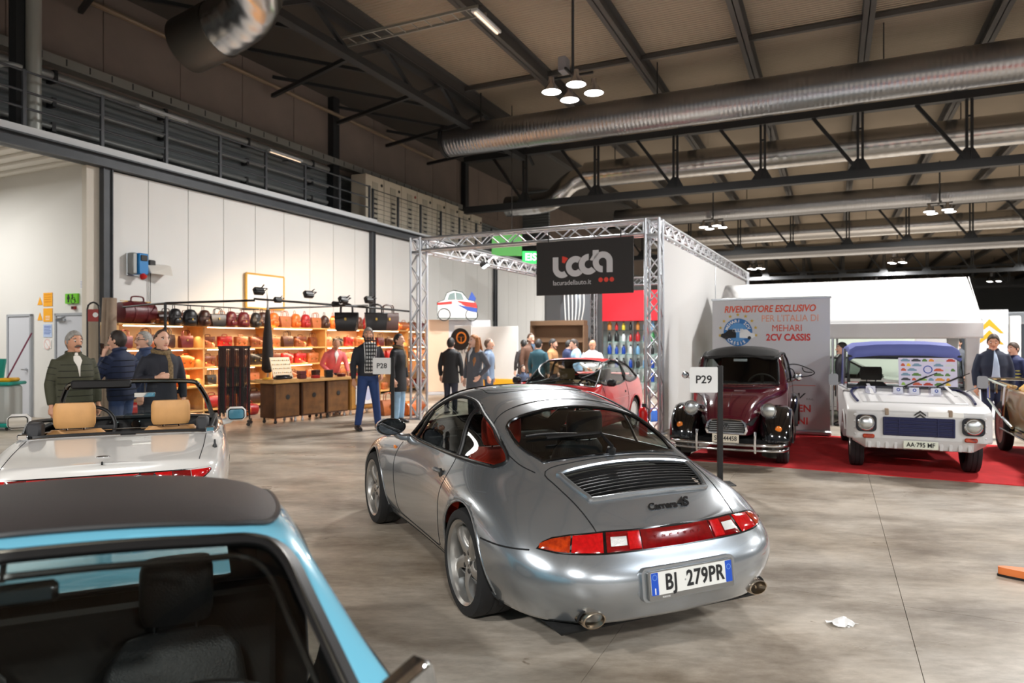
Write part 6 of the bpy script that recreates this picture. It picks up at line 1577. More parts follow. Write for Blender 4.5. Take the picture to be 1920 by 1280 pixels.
# things held
p, d = hw[1]
ph = thing('phone', 'black phone held to the ear of the man in the blue quilted jacket', 'phone', p + Vector((-.02, 0, .09)), math.radians(172))
MB().box(-.006, .006, -.036, .036, -.075, .075, .006).build('case', M_gloss_black, ph); MB().box(.006, .007, -.03, .03, -.066, .066).build('screen', mat('dark_screen', (20, 24, 30), .1), ph, 0)
# ------------------------------------------------ truss stand
UB = Vector((.454, .891, 0)); VB = Vector((.891, -.454, 0)); SROT = math.atan2(VB.y, VB.x)
CA = Vector((-1.95, 14.3, 0)); CB = CA + VB * 5.0; CC = CA + UB * 10.4; CD = CB + UB * 10.4
M_truss = mat('truss_aluminium', (206, 208, 212), .3, .9)
def lattice(label, a, b, s=.29, pitch=.29):
    a = Vector(a); b = Vector(b); L = (b - a).length; x = (b - a).normalized()
    o = thing('truss', label, 'truss', a, 0, 'aluminium trusses of the stand')
    y = UB if abs(x.z) > .9 else Vector((0, 0, 1)); R = fr((0, 0, 0), x, y); h = s / 2 - .025
    me = MB().tube([(0, 0, 0), (L, 0, 0)], .028, 10).mesh('chord', M_truss)
    for i in (-1, 1):
        for j in (-1, 1): put('chord', me, o, R @ T(0, i * h, j * h))
    n = max(1, round(L / pitch)); p = L / n
    up_ = MB().tube([(0, -h, 0), (p, h, 0)], .0135, 6).mesh('brace', M_truss); dn = MB().tube([(0, h, 0), (p, -h, 0)], .0135, 6).mesh('brace', M_truss)
    for k in range(n):
        for f in range(4): put('brace', up_ if (k + f) % 2 else dn, o, R @ RX(f * PI / 2) @ T(k * p, 0, h))
    fm = MB().tube([(0, -h, -h), (0, h, -h), (0, h, h), (0, -h, h)], .018, 8, True).mesh('end_frame', M_truss)
    for q in (0.01, L - .01): put('end_frame', fm, o, R @ T(q, 0, 0))
    return o
ZT = 3.48
for c, l in ((CA, 'front left truss column of the stand, beside the people'), (CB, 'front right truss column, beside the vintage saloon'), (CC, 'back truss column seen below the black logo panel'), (CD, 'back right truss column hidden by the white side wall')):
    lattice(l, c, c + Vector((0, 0, ZT)))
    b = thing('base_plate', 'steel base plate under the ' + l.split(',')[0], 'plate', c, SROT, 'truss base plates'); MB().box(-.2, .2, -.2, .2, 0, .012, .003).build('plate', M_alu, b, 0); MB().box(-.1, .1, -.1, .1, .012, .03, .004).build('spigot', M_alu, b, 0)
    lattice('corner block on top of the ' + l.split(',')[0], c + Vector((0, 0, ZT)), c + Vector((0, 0, ZT + .30)), pitch=.3)
zc = Vector((0, 0, ZT + .15))
lattice('front truss beam carrying the black logo panel', CA + VB * .15 + zc, CB - VB * .15 + zc)
lattice('side truss beam along the top of the white wall', CB + UB * .15 + zc, CD - UB * .15 + zc)
lattice('left side truss beam with floodlights', CA + UB * .15 + zc, CC - UB * .15 + zc)
lattice('back truss beam of the stand', CC + VB * .15 + zc, CD - VB * .15 + zc)
# logo panel
lp = thing('hanging_sign', 'black hanging panel with white letters and three red dots', 'sign', CA + VB * 3.74 - UB * .17 + Vector((0, 0, 2.98)), SROT)
MB().box(-.94, .94, -.02, .02, -.5, .5, .004).build('panel', mat('charcoal_panel', (44, 42, 41), .6), lp, 0)
for x in (-.7, .7): MB().tube([(x, 0, .5), (x, 0.02, .66)], .012).build('hanger', M_slot, lp)
M_logo = mat('logo_white', (212, 213, 215), .6); M_logo_red = mat('logo_red', (232, 72, 56), .6)
def arc(cx, cy, r0, r1, a0, a1, n=28):
    A = [math.radians(a0 + (a1 - a0) * i / n) for i in range(n + 1)]
    return [(cx + r1 * math.cos(a), cy + r1 * math.sin(a)) for a in A] + [(cx + r0 * math.cos(a), cy + r0 * math.sin(a)) for a in A[::-1]]
Mt = F_UP(0, -.024, 0); G = lambda poly, m, nm: MB().prism(poly, .003, Mt).build(nm, m, lp, 0)
r0, r1 = .075, .188
G([(-.60, .20), (-.488, .20), (-.488, .0), (-.60, .0)], M_logo, 'letter'); G(arc(-.412, .0, r0, r1, 180, 305), M_logo, 'letter')
G(arc(-.412, .02, r0, r1, 52, 90), M_logo_red, 'letter_accent')
G(arc(-.15, .015, r0, r1, 55, 318), M_logo, 'letter'); G(arc(.105, .04, r0, r1, 88, 318), M_logo, 'letter'); G([(.13, .115), (.185, .20), (.185, .29), (.30, .29), (.30, .22), (.24, .14), (.19, .10)], M_logo, 'letter')
G(arc(.375, .07, r0, r1, 0, 270), M_logo, 'letter'); G([(.45, .07), (.563, .07), (.563, -.12), (.45, -.12)], M_logo, 'letter')
v, f = text('lacuradellauto.it', .128, .0015, 'LEFT', sx=.92); MB().add(v, f, F_UP(-.60, -.024, -.28)).build('lettering', M_logo, lp, 0)
for i in range(3):
    MB().lathe([(.042, 0), (.042, .003)], 18, F_UP(.335 + i * .105, -.021, -.25)).build('red_dot', M_logo_red, lp)
# side wall
sw = thing('stand_wall', 'white side wall of the truss stand behind the vintage saloon', 'wall panel', CB + VB * .06, SROT)
for i in range(2): MB().box(-.02, .02, .18 + i * 5.1, 5.26 + i * 5.1, 0, 3.46, .006).build('wall_panel', mat('white_laminate', (218, 216, 214), .6), sw, 0)
MB().box(.0, .03, 5.24, 5.30, 0, 3.46).build('joint_strip', M_alu, sw, 0)
bw = thing('back_wall', 'grey back wall of the truss stand behind the shelves', 'wall panel', CC + VB * .3 + UB * .3, SROT)
MB().box(-2.2, .1, 0, .04, 0, 3.3, .006).build('wall_panel', mat('mid_grey_panel', (96, 97, 99), .7), bw, 0); MB().box(.12, 4.5, 0, .04, 0, 3.3, .006).build('wall_panel', MATS['white_laminate'], bw, 0)
fs = thing('red_fascia', 'red fascia panel above the glass shelves at the back of the stand', 'panel', CC + VB * .5 + Vector((0, 0, 2.30)), SROT)
MB().box(0, 3.2, -.4, -.3, 0, 1.0, .01).build('panel', mat('red_panel', (226, 36, 52), .5), fs, 0); MB().box(0, 3.2, -.3, .2, 0, .03).build('soffit', M_alu, fs, 0)
st_ = thing('display_shelves', 'glass display shelves full of bottles at the back of the stand', 'shelf', CC + VB * .5 - UB * .05, SROT)
for x in (0, 1.05, 2.1, 3.15): MB().box(x - .02, x + .02, -.3, .1, 0, 2.3).build('upright', M_alu, st_, 0)
SZ = (.3, .75, 1.2, 1.62, 2.0)
for z in SZ: MB().box(0, 3.15, -.3, .1, z - .02, z).build('glass_shelf', glass('shelf_glass', (.75, .88, .86), 1.4), st_, 0)
rnd = random.Random(11)
BC = {'blue': (26, 70, 170), 'yellow': (220, 200, 60), 'white': (225, 228, 230), 'black': (30, 30, 32), 'green': (60, 140, 80), 'amber': (200, 130, 60), 'red': (190, 40, 44), 'pale blue': (120, 170, 210)}
bp = {}
for cn, cc in BC.items():
    m_ = mat('bottle_%s' % cn.replace(' ', '_'), cc, .3)
    bp[cn] = (MB().lathe([(.055, 0), (.06, .02), (.06, .17), (.03, .22), (.025, .25)], 12).mesh('bottle_body', m_), m_)
capm = MB().lathe([(.028, .25), (.028, .29), (0, .292)], 10).mesh('cap', M_slot)
ordn = ['first', 'second', 'third', 'fourth', 'fifth', 'sixth', 'seventh', 'eighth', 'ninth', 'tenth', 'eleventh', 'twelfth']
for zi, z in enumerate(SZ):
    for i in range(12):
        cn = rnd.choice(list(BC)) if zi not in (1, 2) else rnd.choice(['blue', 'blue', 'black', 'white', 'pale blue'])
        o = thing('bottle', '%s bottle, %s from the left on the %s shelf of the glass display' % (cn, ordn[i], ordn[4 - zi]), 'bottle', CC + VB * (.5 + .18 + i * .245) - UB * (.05 + .1) + Vector((0, 0, z + .001)), SROT, 'bottles on the glass display shelves')
        o.scale = (rnd.uniform(.9, 1.3),) * 3
        put('bottle_body', bp[cn][0], o); put('cap', capm, o)
# floodlights on the stand
def flood(loc, to, label, e=0, name='floodlight', col=(.9, .97, 1), s=1.):
    o = thing(name, label, 'lamp', loc); o.rotation_euler = aim(loc, to); o.scale = (s, s, s)
    MB().box(-.13, .13, -.09, .09, -.02, .10, .03).build('housing', M_dark_trim, o); MB().box(-.115, .115, -.075, .075, -.024, -.02).build('lens', mat('flood_lens', (235, 248, 255), .3, emit=14.) if e else mat('dark_lens', (120, 118, 112), .2), o, 0)
    MB().tube([(-.14, 0, .04), (-.15, 0, .16), (.15, 0, .16), (.14, 0, .04)], .012).build('yoke', M_dark_trim, o)
    if e: lamp_light('flood_light', Vector(loc) + (Vector(to) - Vector(loc)).normalized() * .1, e, .2, col, 2.2, aim(loc, to))
    return o
flood(CA + UB * 2.3 + VB * .3 + Vector((0, 0, 3.42)), CA + UB * 3 + VB * 2.5, 'lit floodlight hanging near the front of the left truss beam', 260)
flood(CA + UB * 5.4 + VB * .35 + Vector((0, 0, 3.5)), CA + UB * 4 + VB * 3 , 'glaring floodlight in the middle of the left truss beam', 320)
flood(CA + UB * 8.2 + VB * .3 + Vector((0, 0, 3.42)), CA + UB * 8.5 + VB * 3, 'floodlight near the back end of the left truss beam', 260)
flood(CB + UB * 3 - VB * .4 + Vector((0, 0, 3.42)), CB + UB * 4 - VB * 2.5, 'floodlight inside the right truss beam over the red car', 240)
# fire extinguisher at the column, blue folder on the floor
fe = thing('fire_extinguisher', 'red fire extinguisher at the foot of the right truss column', 'extinguisher', CB + VB * -.1 - UB * .34, 0)
def ext(o):
    MB().lathe([(.07, 0), (.075, .02), (.075, .40), (.05, .47), (.02, .49)], 16).build('cylinder', mat('extinguisher_red', (200, 30, 30), .3), o); MB().box(-.02, .05, -.015, .015, .49, .55, .005).build('valve', M_slot, o); MB().tube([(.03, 0, .5), (.10, 0, .45), (.095, 0, .2)], .01).build('hose', M_dark_trim, o)
ext(fe)
bc = thing('blue_crate', 'bright blue crate beside the back wheel of the red car', 'crate', (2.9, 14.1, 0), .6)
MB().box(-.3, .3, -.2, .2, 0, .02).box(-.3, .3, -.2, -.18, .02, .22).box(-.3, .3, .18, .2, .02, .22).box(-.3, -.28, -.18, .18, .02, .22).box(.28, .3, -.18, .18, .02, .22).build('shell', mat('blue_plastic', (40, 110, 220), .4), bc, 0); MB().box(-.25, .25, -.15, .15, .02, .2, .01).build('contents', M_paper, bc, 0)

# ------------------------------------------------ red carpet, banner, tent
cp = thing('red_carpet', 'red carpet under the vintage saloon and the utility car', 'carpet', Vector((2.3, 9.38, 0)), SROT)
n = 40; ring = [(9.2 * i / n, -.02 * (.5 + .5 * math.sin(i * 1.9)) * (i % 3 == 0)) for i in range(n + 1)]
MB().prism(ring + [(9.2, 3.5), (.28, 3.5)], .008).build('pile', mat('red_carpet_pile', (198, 30, 34), .95, var=.12, vscale=5, bump=.3, bscale=250), cp, 0)
ban = thing('roll_up_banner', 'grey roll-up banner with orange lettering behind the vintage saloon', 'banner', Vector((5.43, 11.65, 0)) - VB * .98, SROT)
MB().box(-.98, .98, -.01, 0, .09, 2.375).build('sheet', mat('pale_grey_banner', (206, 205, 206), .55), ban, 0)
MB().box(-1.0, 1.0, -.06, .06, 0.008, .09, .02).build('foot_cassette', M_alu, ban); MB().box(-1.0, 1.0, -.02, .01, 2.36, 2.40, .006).build('top_rail', M_alu, ban); MB().tube([(.3, .03, .08), (.3, .03, 2.38)], .012).build('pole', M_alu, ban)
M_or = mat('orange_red_ink', (226, 84, 50), .6); M_or2 = mat('pale_orange_ink', (238, 160, 130), .6); M_rd = mat('red_ink', (214, 56, 50), .6)
def bt(s, px, py, size, m, **k):
    v, f = text(s, size, .001, **k); MB().add(v, f, F_UP((px - 1447) / 220 * 1.95, -.013, 2.375 - (py - 561) / 253 * 2.29)).build('lettering', m, ban, 0)
bt('RIVENDITORE ESCLUSIVO', 1446, 581, .165, M_or, shear=.2, bold=.004, sx=.80); bt("PER L'ITALIA DI", 1485, 600, .165, M_or2, sx=.84); bt('MEHARI', 1480, 619, .165, M_or, bold=0., sx=.86); bt('2CV CASSIS', 1482, 637, .165, M_rd, bold=.005, sx=.86)
bt('EN', 1512, 773, .17, M_rd, bold=.004); bt('NI', 1509, 797, .17, M_rd, bold=.004); bt('y', 1500, 748, .3, M_ink, shear=.5); bt('s.n.c.', 1522, 754, .06, M_ink)
B = lambda x, z: F_UP((x - 1447) / 220 * 1.95, -.012, 2.375 - (z - 561) / 253 * 2.29)
M_lb = mat('logo_blue', (52, 116, 178), .6); M_gold_ink = mat('gold_ink', (206, 170, 60), .6)
lg = MB().lathe([(.25, 0), (.25, .002)], 36, B(1387, 626)).build('round_logo', M_lb, ban, 0)
MB().lathe([(.165, 0), (.165, .004)], 30, B(1387, 626)).build('logo_ring', mat('logo_mid_blue', (90, 150, 205), .6), lg, 0)
for s_, rr_, a0, st2 in (('MEHARI', .2, 160, -15), ('2CV', .2, 52, -15), ('CASSIS', .205, 222, 16)):
    for i, ch in enumerate(s_):
        a = math.radians(a0 + st2 * i); v, f = text(ch, .075, .001, bold=.002); MB().add(v, f, B(1387, 626) @ T(rr_ * math.cos(a), rr_ * math.sin(a), .006) @ RZ(a - PI / 2 if st2 < 0 else a + PI / 2)).build('logo_letter', M_white_ink, lg, 0)
v, f = text('CLUB', .08, .001, bold=.002); MB().add(v, f, B(1387, 626) @ T(0, .03, .007)).build('logo_letter', M_white_ink, lg, 0)
for s in (1, -1):
    car_ = [(.03, -.10), (.24, -.11), (.30, -.08), (.29, -.03), (.22, -.01), (.16, .05), (.06, .05), (.03, -.02)]
    MB().prism([(x * s, y) for x, y in car_][::s], .002, B(1387, 626) @ T(0, 0, .006)).build('logo_car', M_ink if s < 0 else M_white_ink, lg, 0)
    MB().lathe([(.03, 0), (.03, .003)], 12, B(1387, 626) @ T(.2 * s, -.10, .008)).build('logo_wheel', M_slot, lg, 0)
for i in range(9):
    a = math.radians(-10 + i * 25); P = [(.036 * (1 if j % 2 == 0 else .42) * math.cos(PI / 2 + j * PI / 5), .036 * (1 if j % 2 == 0 else .42) * math.sin(PI / 2 + j * PI / 5)) for j in range(10)]
    MB().prism(P, .002, B(1387, 626) @ T(.315 * math.cos(a), .315 * math.sin(a), .0)).build('logo_star', M_gold_ink, lg, 0)
c = MB()
for pts in ([(1478, 690), (1495, 688), (1515, 694), (1530, 703), (1520, 710), (1490, 714)], [(1478, 695), (1490, 698), (1494, 708), (1488, 718)], [(1508, 694), (1512, 702), (1526, 703)]):
    c.tube([B(x, z) @ Vector((0, 0, .002)) for x, z in smoothpoly(pts, 4, False)], .008, 5)
c.build('line_drawing', M_ink, ban); MB().box(0, .45, -.014, -.012, 0, .01, 0, T(.30, 0, 2.375 - (729 - 561) / 253 * 2.29)).build('rule', M_or, ban, 0)

tent = thing('tent', 'white gable tent over the cars on the red carpet', 'tent', Vector((8.27, 12.2, 0)), SROT)
M_tent = mat('white_tent_cloth', (200, 199, 198), .7, bump=.25, bscale=9)
E, Rg, D_ = 1.98, 2.90, 3.0; x0 = -4.55
def sheet(nm, q, m=M_tent, sub=8):
    a, b, c_, d = map(Vector, q); rows = [[a.lerp(b, j / sub).lerp(d.lerp(c_, j / sub), i / sub) for j in range(sub + 1)] for i in range(sub + 1)]
    o = MB().loft(rows, False, False).build(nm, m, tent, 180); md = o.modifiers.new('thickness', 'SOLIDIFY'); md.thickness = .012; return o
sheet('roof_slope', [(x0, 0, E), (.12, 0, E), (.05, 1.5, Rg), (x0, 1.5, Rg)]); sheet('roof_slope', [(x0, D_, E), (.12, D_, E), (.05, 1.5, Rg), (x0, 1.5, Rg)])
sheet('valance', [(x0, -.02, E), (.12, -.02, E), (.12, -.02, E - .30), (x0, -.02, E - .30)]); sheet('valance', [(x0, D_ + .02, E), (.12, D_ + .02, E), (.12, D_ + .02, E - .3), (x0, D_ + .02, E - .3)])
for xx in (.12, x0): sheet('gable', [(xx, 0, E), (xx, D_, E), (xx - .03, 1.5, Rg), (xx - .03, 1.48, Rg)])
sheet('valance', [(.13, 0, E), (.13, D_, E), (.13, D_, E - .3), (.13, 0, E - .3)])
for x, y in ((0, .05), (0, D_ - .05)): MB().box(x - .14, x + .08, y - .06, y + .06, 0, E - .1, .02).build('cloth_post', M_tent, tent)
for x, y in ((-2.3, .02), (x0 + .05, .05), (x0 + .05, D_ - .05), (-2.3, D_ - .02)): MB().tube([(x, y, 0.0), (x, y, E)], .025, 10).build('pole', M_alu, tent)
bp_ = thing('pale_back_panel', 'pale green partition behind the tent', 'panel', Vector((8.27, 12.2, 0)) + UB * 3.6 - VB * 1.9, SROT)
MB().box(-2.2, 1.2, 0, .04, 0, 2.3, .006).build('wall_panel', mat('pale_green_panel', (212, 222, 208), .7), bp_, 0); MB().box(1.22, 1.9, 0, .04, 0, 2.3, .006).build('wall_panel', M_tent, bp_, 0); MB().box(-2.25, 1.95, -.02, .06, 0, .06, .005).build('foot_rail', M_alu, bp_)
# chevron banner and far stands
cv = thing('chevron_banner', 'white banner with a gold double chevron at the right edge', 'banner', at_Y(1853, 700, 14.2) * 1, SROT + .2); cv.location.z = 0
MB().box(-.36, .36, 0, .02, .06, 2.28).build('sheet', mat('white_banner', (218, 222, 226), .6), cv, 0); MB().box(-.38, .38, -.05, .07, 0, .06, .01).build('foot', M_alu, cv)
for z in (1.93, 1.70): MB().prism([(-.26, -.14), (0, .16), (.26, -.14), (.20, -.14), (0, .02), (-.20, -.14)], .003, F_UP(.02, -.001, z)).build('chevron', mat('gold_print', (204, 160, 20), .5), cv, 0)
fb = [((1905, 640, 19), 3.0, 2.1, (60, 66, 74), 'dark grey far stand wall at the right edge'), ((1890, 600, 24), 3.4, 2.6, (190, 198, 206), 'pale far stand wall behind the chevron banner'), ((1620, 640, 22), 3.0, 2.2, (224, 222, 214), 'cream far stand wall seen under the tent roof'), ((1450, 640, 26), 6, 2.0, (150, 150, 150), 'grey far stand wall behind the banner')]
for (px, py, Y), w, hh, c_, l in fb:
    o = thing('stand_wall', l, 'wall panel', (px_r(px) * Y, Y, 0), SROT); MB().box(-w / 2, w / 2, 0, .06, 0, hh, .01).build('wall_panel', mat('panel_%d' % c_[0], c_, .7), o, 0); MB().box(-w / 2, w / 2, -.03, .09, hh, hh + .06, .005).build('top_rail', M_alu, o)
fl_ = thing('white_totem', 'slim white totem between the far stands at the right edge', 'totem', (px_r(1903) * 15.5, 15.5, 0), SROT); MB().box(-.1, .1, -.1, .1, 0, 2.2, .02).build('column', M_white_panel, fl_); MB().box(-.25, .25, -.25, .25, 0, .05, .01).build('foot', M_alu, fl_)

# parking number signs
def psign(p, s, label, side=-1, rot=0.):
    o = thing('number_sign', label, 'sign', p, rot)
    MB().box(-.03, .03, -.02, .02, .012, 1.345, .004).build('post', M_dark_trim, o); MB().box(-.15, .15, -.12, .12, 0, .012, .004).build('base', M_dark_trim, o)
    w = .32; b = MB().prism(rrect(w, .29, .012), .008, F_UP(side * (w / 2 + .03), -.008, 1.185)).build('plate', M_white_ink, o)
    v, f = text(s, .125, .001, bold=.002); MB().add(v, f, F_UP(side * (w / 2 + .03), -.018, 1.185)).build('lettering', M_ink, b, 0)
psign(on_floor(1350, 907), 'P29', 'white number sign P29 on a black post behind the silver coupe'); psign(Vector((-2.125, 12.15, 0)), 'P28', 'white number sign P28 on a black post in front of the man in jeans')
# floor litter, orange wedge
pa = thing('crumpled_paper', 'small crumpled white paper lying on the floor at the lower right', 'paper', on_floor(1578, 1170), .3)
rnd = random.Random(5); g = [[((i - 3) * .022 * (1 + .3 * rnd.random()), (j - 2) * .02 * (1 + .5 * rnd.random()), .004 + .018 * rnd.random()) for j in range(5)] for i in range(7)]
o = MB().loft(g, False, False).build('sheet', M_white_ink, pa, 0); o.modifiers.new('thickness', 'SOLIDIFY').thickness = .002
MB().box(-.02, .03, -.05, -.03, 0, .006, .001, RZ(.4)).build('torn_corner', M_white_ink, pa, 0)
ow = thing('orange_wedge', 'orange wedge with a black edge poking in at the right edge', 'wedge', on_floor(1900, 1082), -.45)
P = smoothpoly([(-.085, .0), (-.06, .035), (.05, .05), (.25, .04), (.5, .0), (.5, -.16), (.2, -.13), (.05, -.06), (-.03, -.03)], 4)
MB().prism(P, .05, z0=.012).build('orange_face', mat('orange_plastic', (244, 136, 70), .45), ow); MB().prism([(x * 1.03 - .004, y * 1.06 - .006) for x, y in P], .014).build('black_edge', M_dark_trim, ow)
# ------------------------------------------------ leather goods stall along the left wall
SV = -12.5                                   # front plane of the shelving
def sd(px): return dv(on_v(px, 640, SV))[0]
D0, D1 = sd(222), sd(826)
shelf = thing('shelving', 'long warm-lit wooden shelving full of leather bags along the white wall', 'shelf', H(D0, SV, 0), HROT + PI / 2)
# local: x along the wall away from us, +y towards the wall
SL = D1 - D0
M_wood_l = mat('light_wood', (222, 172, 104), .5, var=.12, vscale=6, bump=.05, bscale=40)
SH = (.64, 1.05, 1.48, 1.98)
MB().box(0, SL, .52, .55, .05, 2.0).build('back_panel', mat('pale_back', (232, 206, 160), .6), shelf, 0)
for z in (.12,) + SH:
    for k in range(6): MB().box(SL / 6 * k + .005, SL / 6 * (k + 1) - .005, 0, .52, z - .035, z, .004).build('shelf_board', M_wood_l, shelf, 0)
for k in range(7): MB().box(SL / 6 * k - .02, SL / 6 * k + .02, .02, .52, 0, 1.94).build('upright', M_wood_l, shelf, 0)
M_strip = mat('warm_strip', (255, 236, 205), .4, emit=6.)
for z in SH[1:]:
    for k in range(6): MB().box(SL / 6 * (k + .08), SL / 6 * (k + .75), .06, .10, z - .055, z - .037).build('light_strip', M_strip, shelf, 0)
for k in range(4):
    for z in (1.9, 1.40, .98):
        l = lamp_light('shelf_light', H(D0 + SL / 4 * (k + .5), SV - .18, z), 15 if z < 1.8 else 19, .5, (1, .74, .46)); l.data.shape = 'RECTANGLE'; l.data.size = SL / 4 * .9; l.data.size_y = .1; l.rotation_euler = (0, .35, HROT + PI / 2)
LC = {'black': (30, 27, 27), 'dark brown': (64, 34, 24), 'brown': (110, 58, 34), 'tan': (176, 102, 58), 'red': (170, 34, 36), 'burgundy': (92, 24, 30), 'orange': (222, 112, 40), 'pale tan': (214, 150, 104)}
LM_ = {k: mat('leather_' + k.replace(' ', '_'), c, .38, var=.15, vscale=14, bump=.15, bscale=90) for k, c in LC.items()}
M_buckle = mat('brass', (214, 176, 96), .25, 1.)
def bag_parts(kind):
    m = LM_['brown']; P = []
    def add(nm, mb, mm=m, sm=50): P.append((nm, mb.mesh(nm, mm, sm)))
    if kind == 'satchel':
        add('body', MB().box(-.18, .18, -.055, .055, 0, .25, .02)); add('flap', MB().box(-.185, .185, -.066, .06, .11, .262, .018)); add('strap', MB().box(-.10, -.07, -.072, -.06, .06, .2).box(.07, .10, -.072, -.06, .06, .2).tube(smoothpoly([(-.07, 0, .255), (-.06, 0, .30), (.06, 0, .30), (.07, 0, .255)], 4, False), .010, 6)); add('buckle', MB().box(-.105, -.065, -.078, -.072, .09, .12).box(.065, .105, -.078, -.072, .09, .12), M_buckle)
    elif kind == 'duffel':
        add('body', MB().tube([(-.27, 0, .15), (-.25, 0, .15), (-.1, 0, .16), (.1, 0, .16), (.25, 0, .15), (.27, 0, .15)], [.09, .145, .16, .16, .145, .09], 18, flat=(.95, 1)))
        add('strap', MB().tube([(-.10, .155 * math.cos(a), .16 + .163 * math.sin(a)) for a in np.linspace(0, 2 * PI, 20, False)], .014, 5, True, flat=(.3, 1)).tube([(.10, .155 * math.cos(a), .16 + .163 * math.sin(a)) for a in np.linspace(0, 2 * PI, 20, False)], .014, 5, True, flat=(.3, 1)))
        add('handle', MB().tube(smoothpoly([(-.10, -.03, .31), (-.08, -.03, .38), (.08, -.03, .38), (.10, -.03, .31)], 5, False), .011, 6)); add('zip', MB().box(-.24, .24, -.008, .008, .312, .322), M_buckle)
    elif kind == 'backpack':
        add('body', MB().loft([[(a * math.cos(t), b * math.sin(t) , z) for t in np.linspace(0, 2 * PI, 18, False)] for z, a, b in ((0, .11, .07), (.03, .15, .095), (.15, .16, .10), (.26, .14, .09), (.33, .09, .06), (.35, .04, .03))]))
        add('pocket', MB().box(-.10, .10, -.125, -.07, .03, .16, .025)); add('flap', MB().loft([[(a * math.cos(t), -.012 + b * math.sin(t), z) for t in np.linspace(0, 2 * PI, 18, False)] for z, a, b in ((.22, .152, .108), (.28, .14, .10), (.345, .09, .07), (.362, .03, .02))])); add('handle', MB().tube(smoothpoly([(-.03, .03, .34), (-.025, .03, .43), (.025, .03, .43), (.03, .03, .34)], 4, False), .008, 6)); add('buckle', MB().box(-.012, .012, -.132, -.124, .12, .16), M_buckle)
    else:
        add('body', MB().loft([[(-w, -d, z), (w, -d, z), (w, d, z), (-w, d, z)] for z, w, d in ((0, .13, .06), (.02, .15, .075), (.20, .17, .06), (.28, .175, .03))]))
        add('handle', MB().tube(smoothpoly([(-.09, -.03, .27), (-.07, -.03, .40), (.07, -.03, .40), (.09, -.03, .27)], 5, False), .009, 6).tube(smoothpoly([(-.09, .03, .27), (-.07, .03, .39), (.07, .03, .39), (.09, .03, .27)], 5, False), .009, 6)); add('trim', MB().box(-.178, .178, -.036, .036, .262, .284, .006)); add('buckle', MB().box(-.015, .015, -.08, -.066, .16, .2), M_buckle)
    return P
BP = {k: bag_parts(k) for k in ('satchel', 'duffel', 'backpack', 'tote')}
ordl = ordn + ['thirteenth', 'fourteenth', 'fifteenth', 'sixteenth', 'seventeenth', 'eighteenth', 'nineteenth', 'twentieth', 'twenty-first', 'twenty-second', 'twenty-third', 'twenty-fourth', 'twenty-fifth', 'twenty-sixth', 'twenty-seventh', 'twenty-eighth']
def bag(kind, col, loc, rz, label, grp, s=1.):
    o = thing(kind if kind != 'tote' else 'tote_bag', label, 'bag', loc, rz, grp); o.scale = (s, s, s)
    for nm, me in BP[kind]:
        c = put(nm, me, o)
        if nm != 'buckle' and nm != 'zip': c.material_slots[0].link = 'OBJECT'; c.material_slots[0].material = LM_[col]
    return o
rnd = random.Random(21)
rows = [(.12, 16, 'floor-level', .9, ['red', 'orange', 'burgundy', 'red', 'tan', 'dark brown'], ['duffel', 'duffel', 'satchel']), (.64, 18, 'lowest lit', .86, ['red', 'brown', 'black', 'tan', 'orange'], ['tote', 'satchel', 'tote']), (1.05, 22, 'third', 1, ['tan', 'brown', 'black', 'pale tan', 'orange', 'red'], ['satchel', 'tote', 'satchel']), (1.48, 25, 'second', 1.0, ['brown', 'tan', 'black', 'burgundy', 'brown', 'dark brown', 'red'], ['satchel', 'satchel', 'satchel', 'tote'])]
for z, n, nm, s, cs, ks in rows:
    m_ = round(n / 6)
    for i in range(6 * m_):
        k = rnd.choice(ks); c = rnd.choice(cs); x = SL / 6 * (i // m_) + .05 + (SL / 6 - .1) * (i % m_ + .5) / m_
        bag(k, c, H(D0 + x, SV - .24, z + .001), HROT + PI / 2 + rnd.uniform(-.12, .12), '%s leather %s, %s from the left on the %s shelf of the stall' % (c, k, ordl[i], nm), 'bags on the %s shelf' % nm, s * rnd.uniform(.88, 1.05))
x = .15; i = 0
tops = [('duffel', 'burgundy', 1.4), ('duffel', 'dark brown', .85), ('duffel', 'brown', .8), ('duffel', 'black', .8), ('duffel', 'pale tan', .85), ('satchel', 'dark brown', 1), ('satchel', 'tan', .9)] + [(rnd.choice(['backpack', 'tote', 'backpack']), rnd.choice(['brown', 'dark brown', 'orange', 'red', 'tan', 'burgundy', 'orange']), 1.) for _ in range(16)] + [('duffel', 'tan', .85), ('duffel', 'brown', .9), ('duffel', 'burgundy', .85), ('duffel', 'dark brown', .9)]
for k, c, s in tops:
    w = {'duffel': .56, 'satchel': .40, 'backpack': .34, 'tote': .38}[k] * s
    bag(k, c, H(D0 + x + w / 2, SV - .24, 1.985), HROT + PI / 2 + rnd.uniform(-.1, .1), '%s leather %s, %s from the left along the top of the shelving' % (c, k, ordl[min(i, 27)]), 'bags along the top of the shelving', s); x += w + .03; i += 1
    if x > SL - .3: break
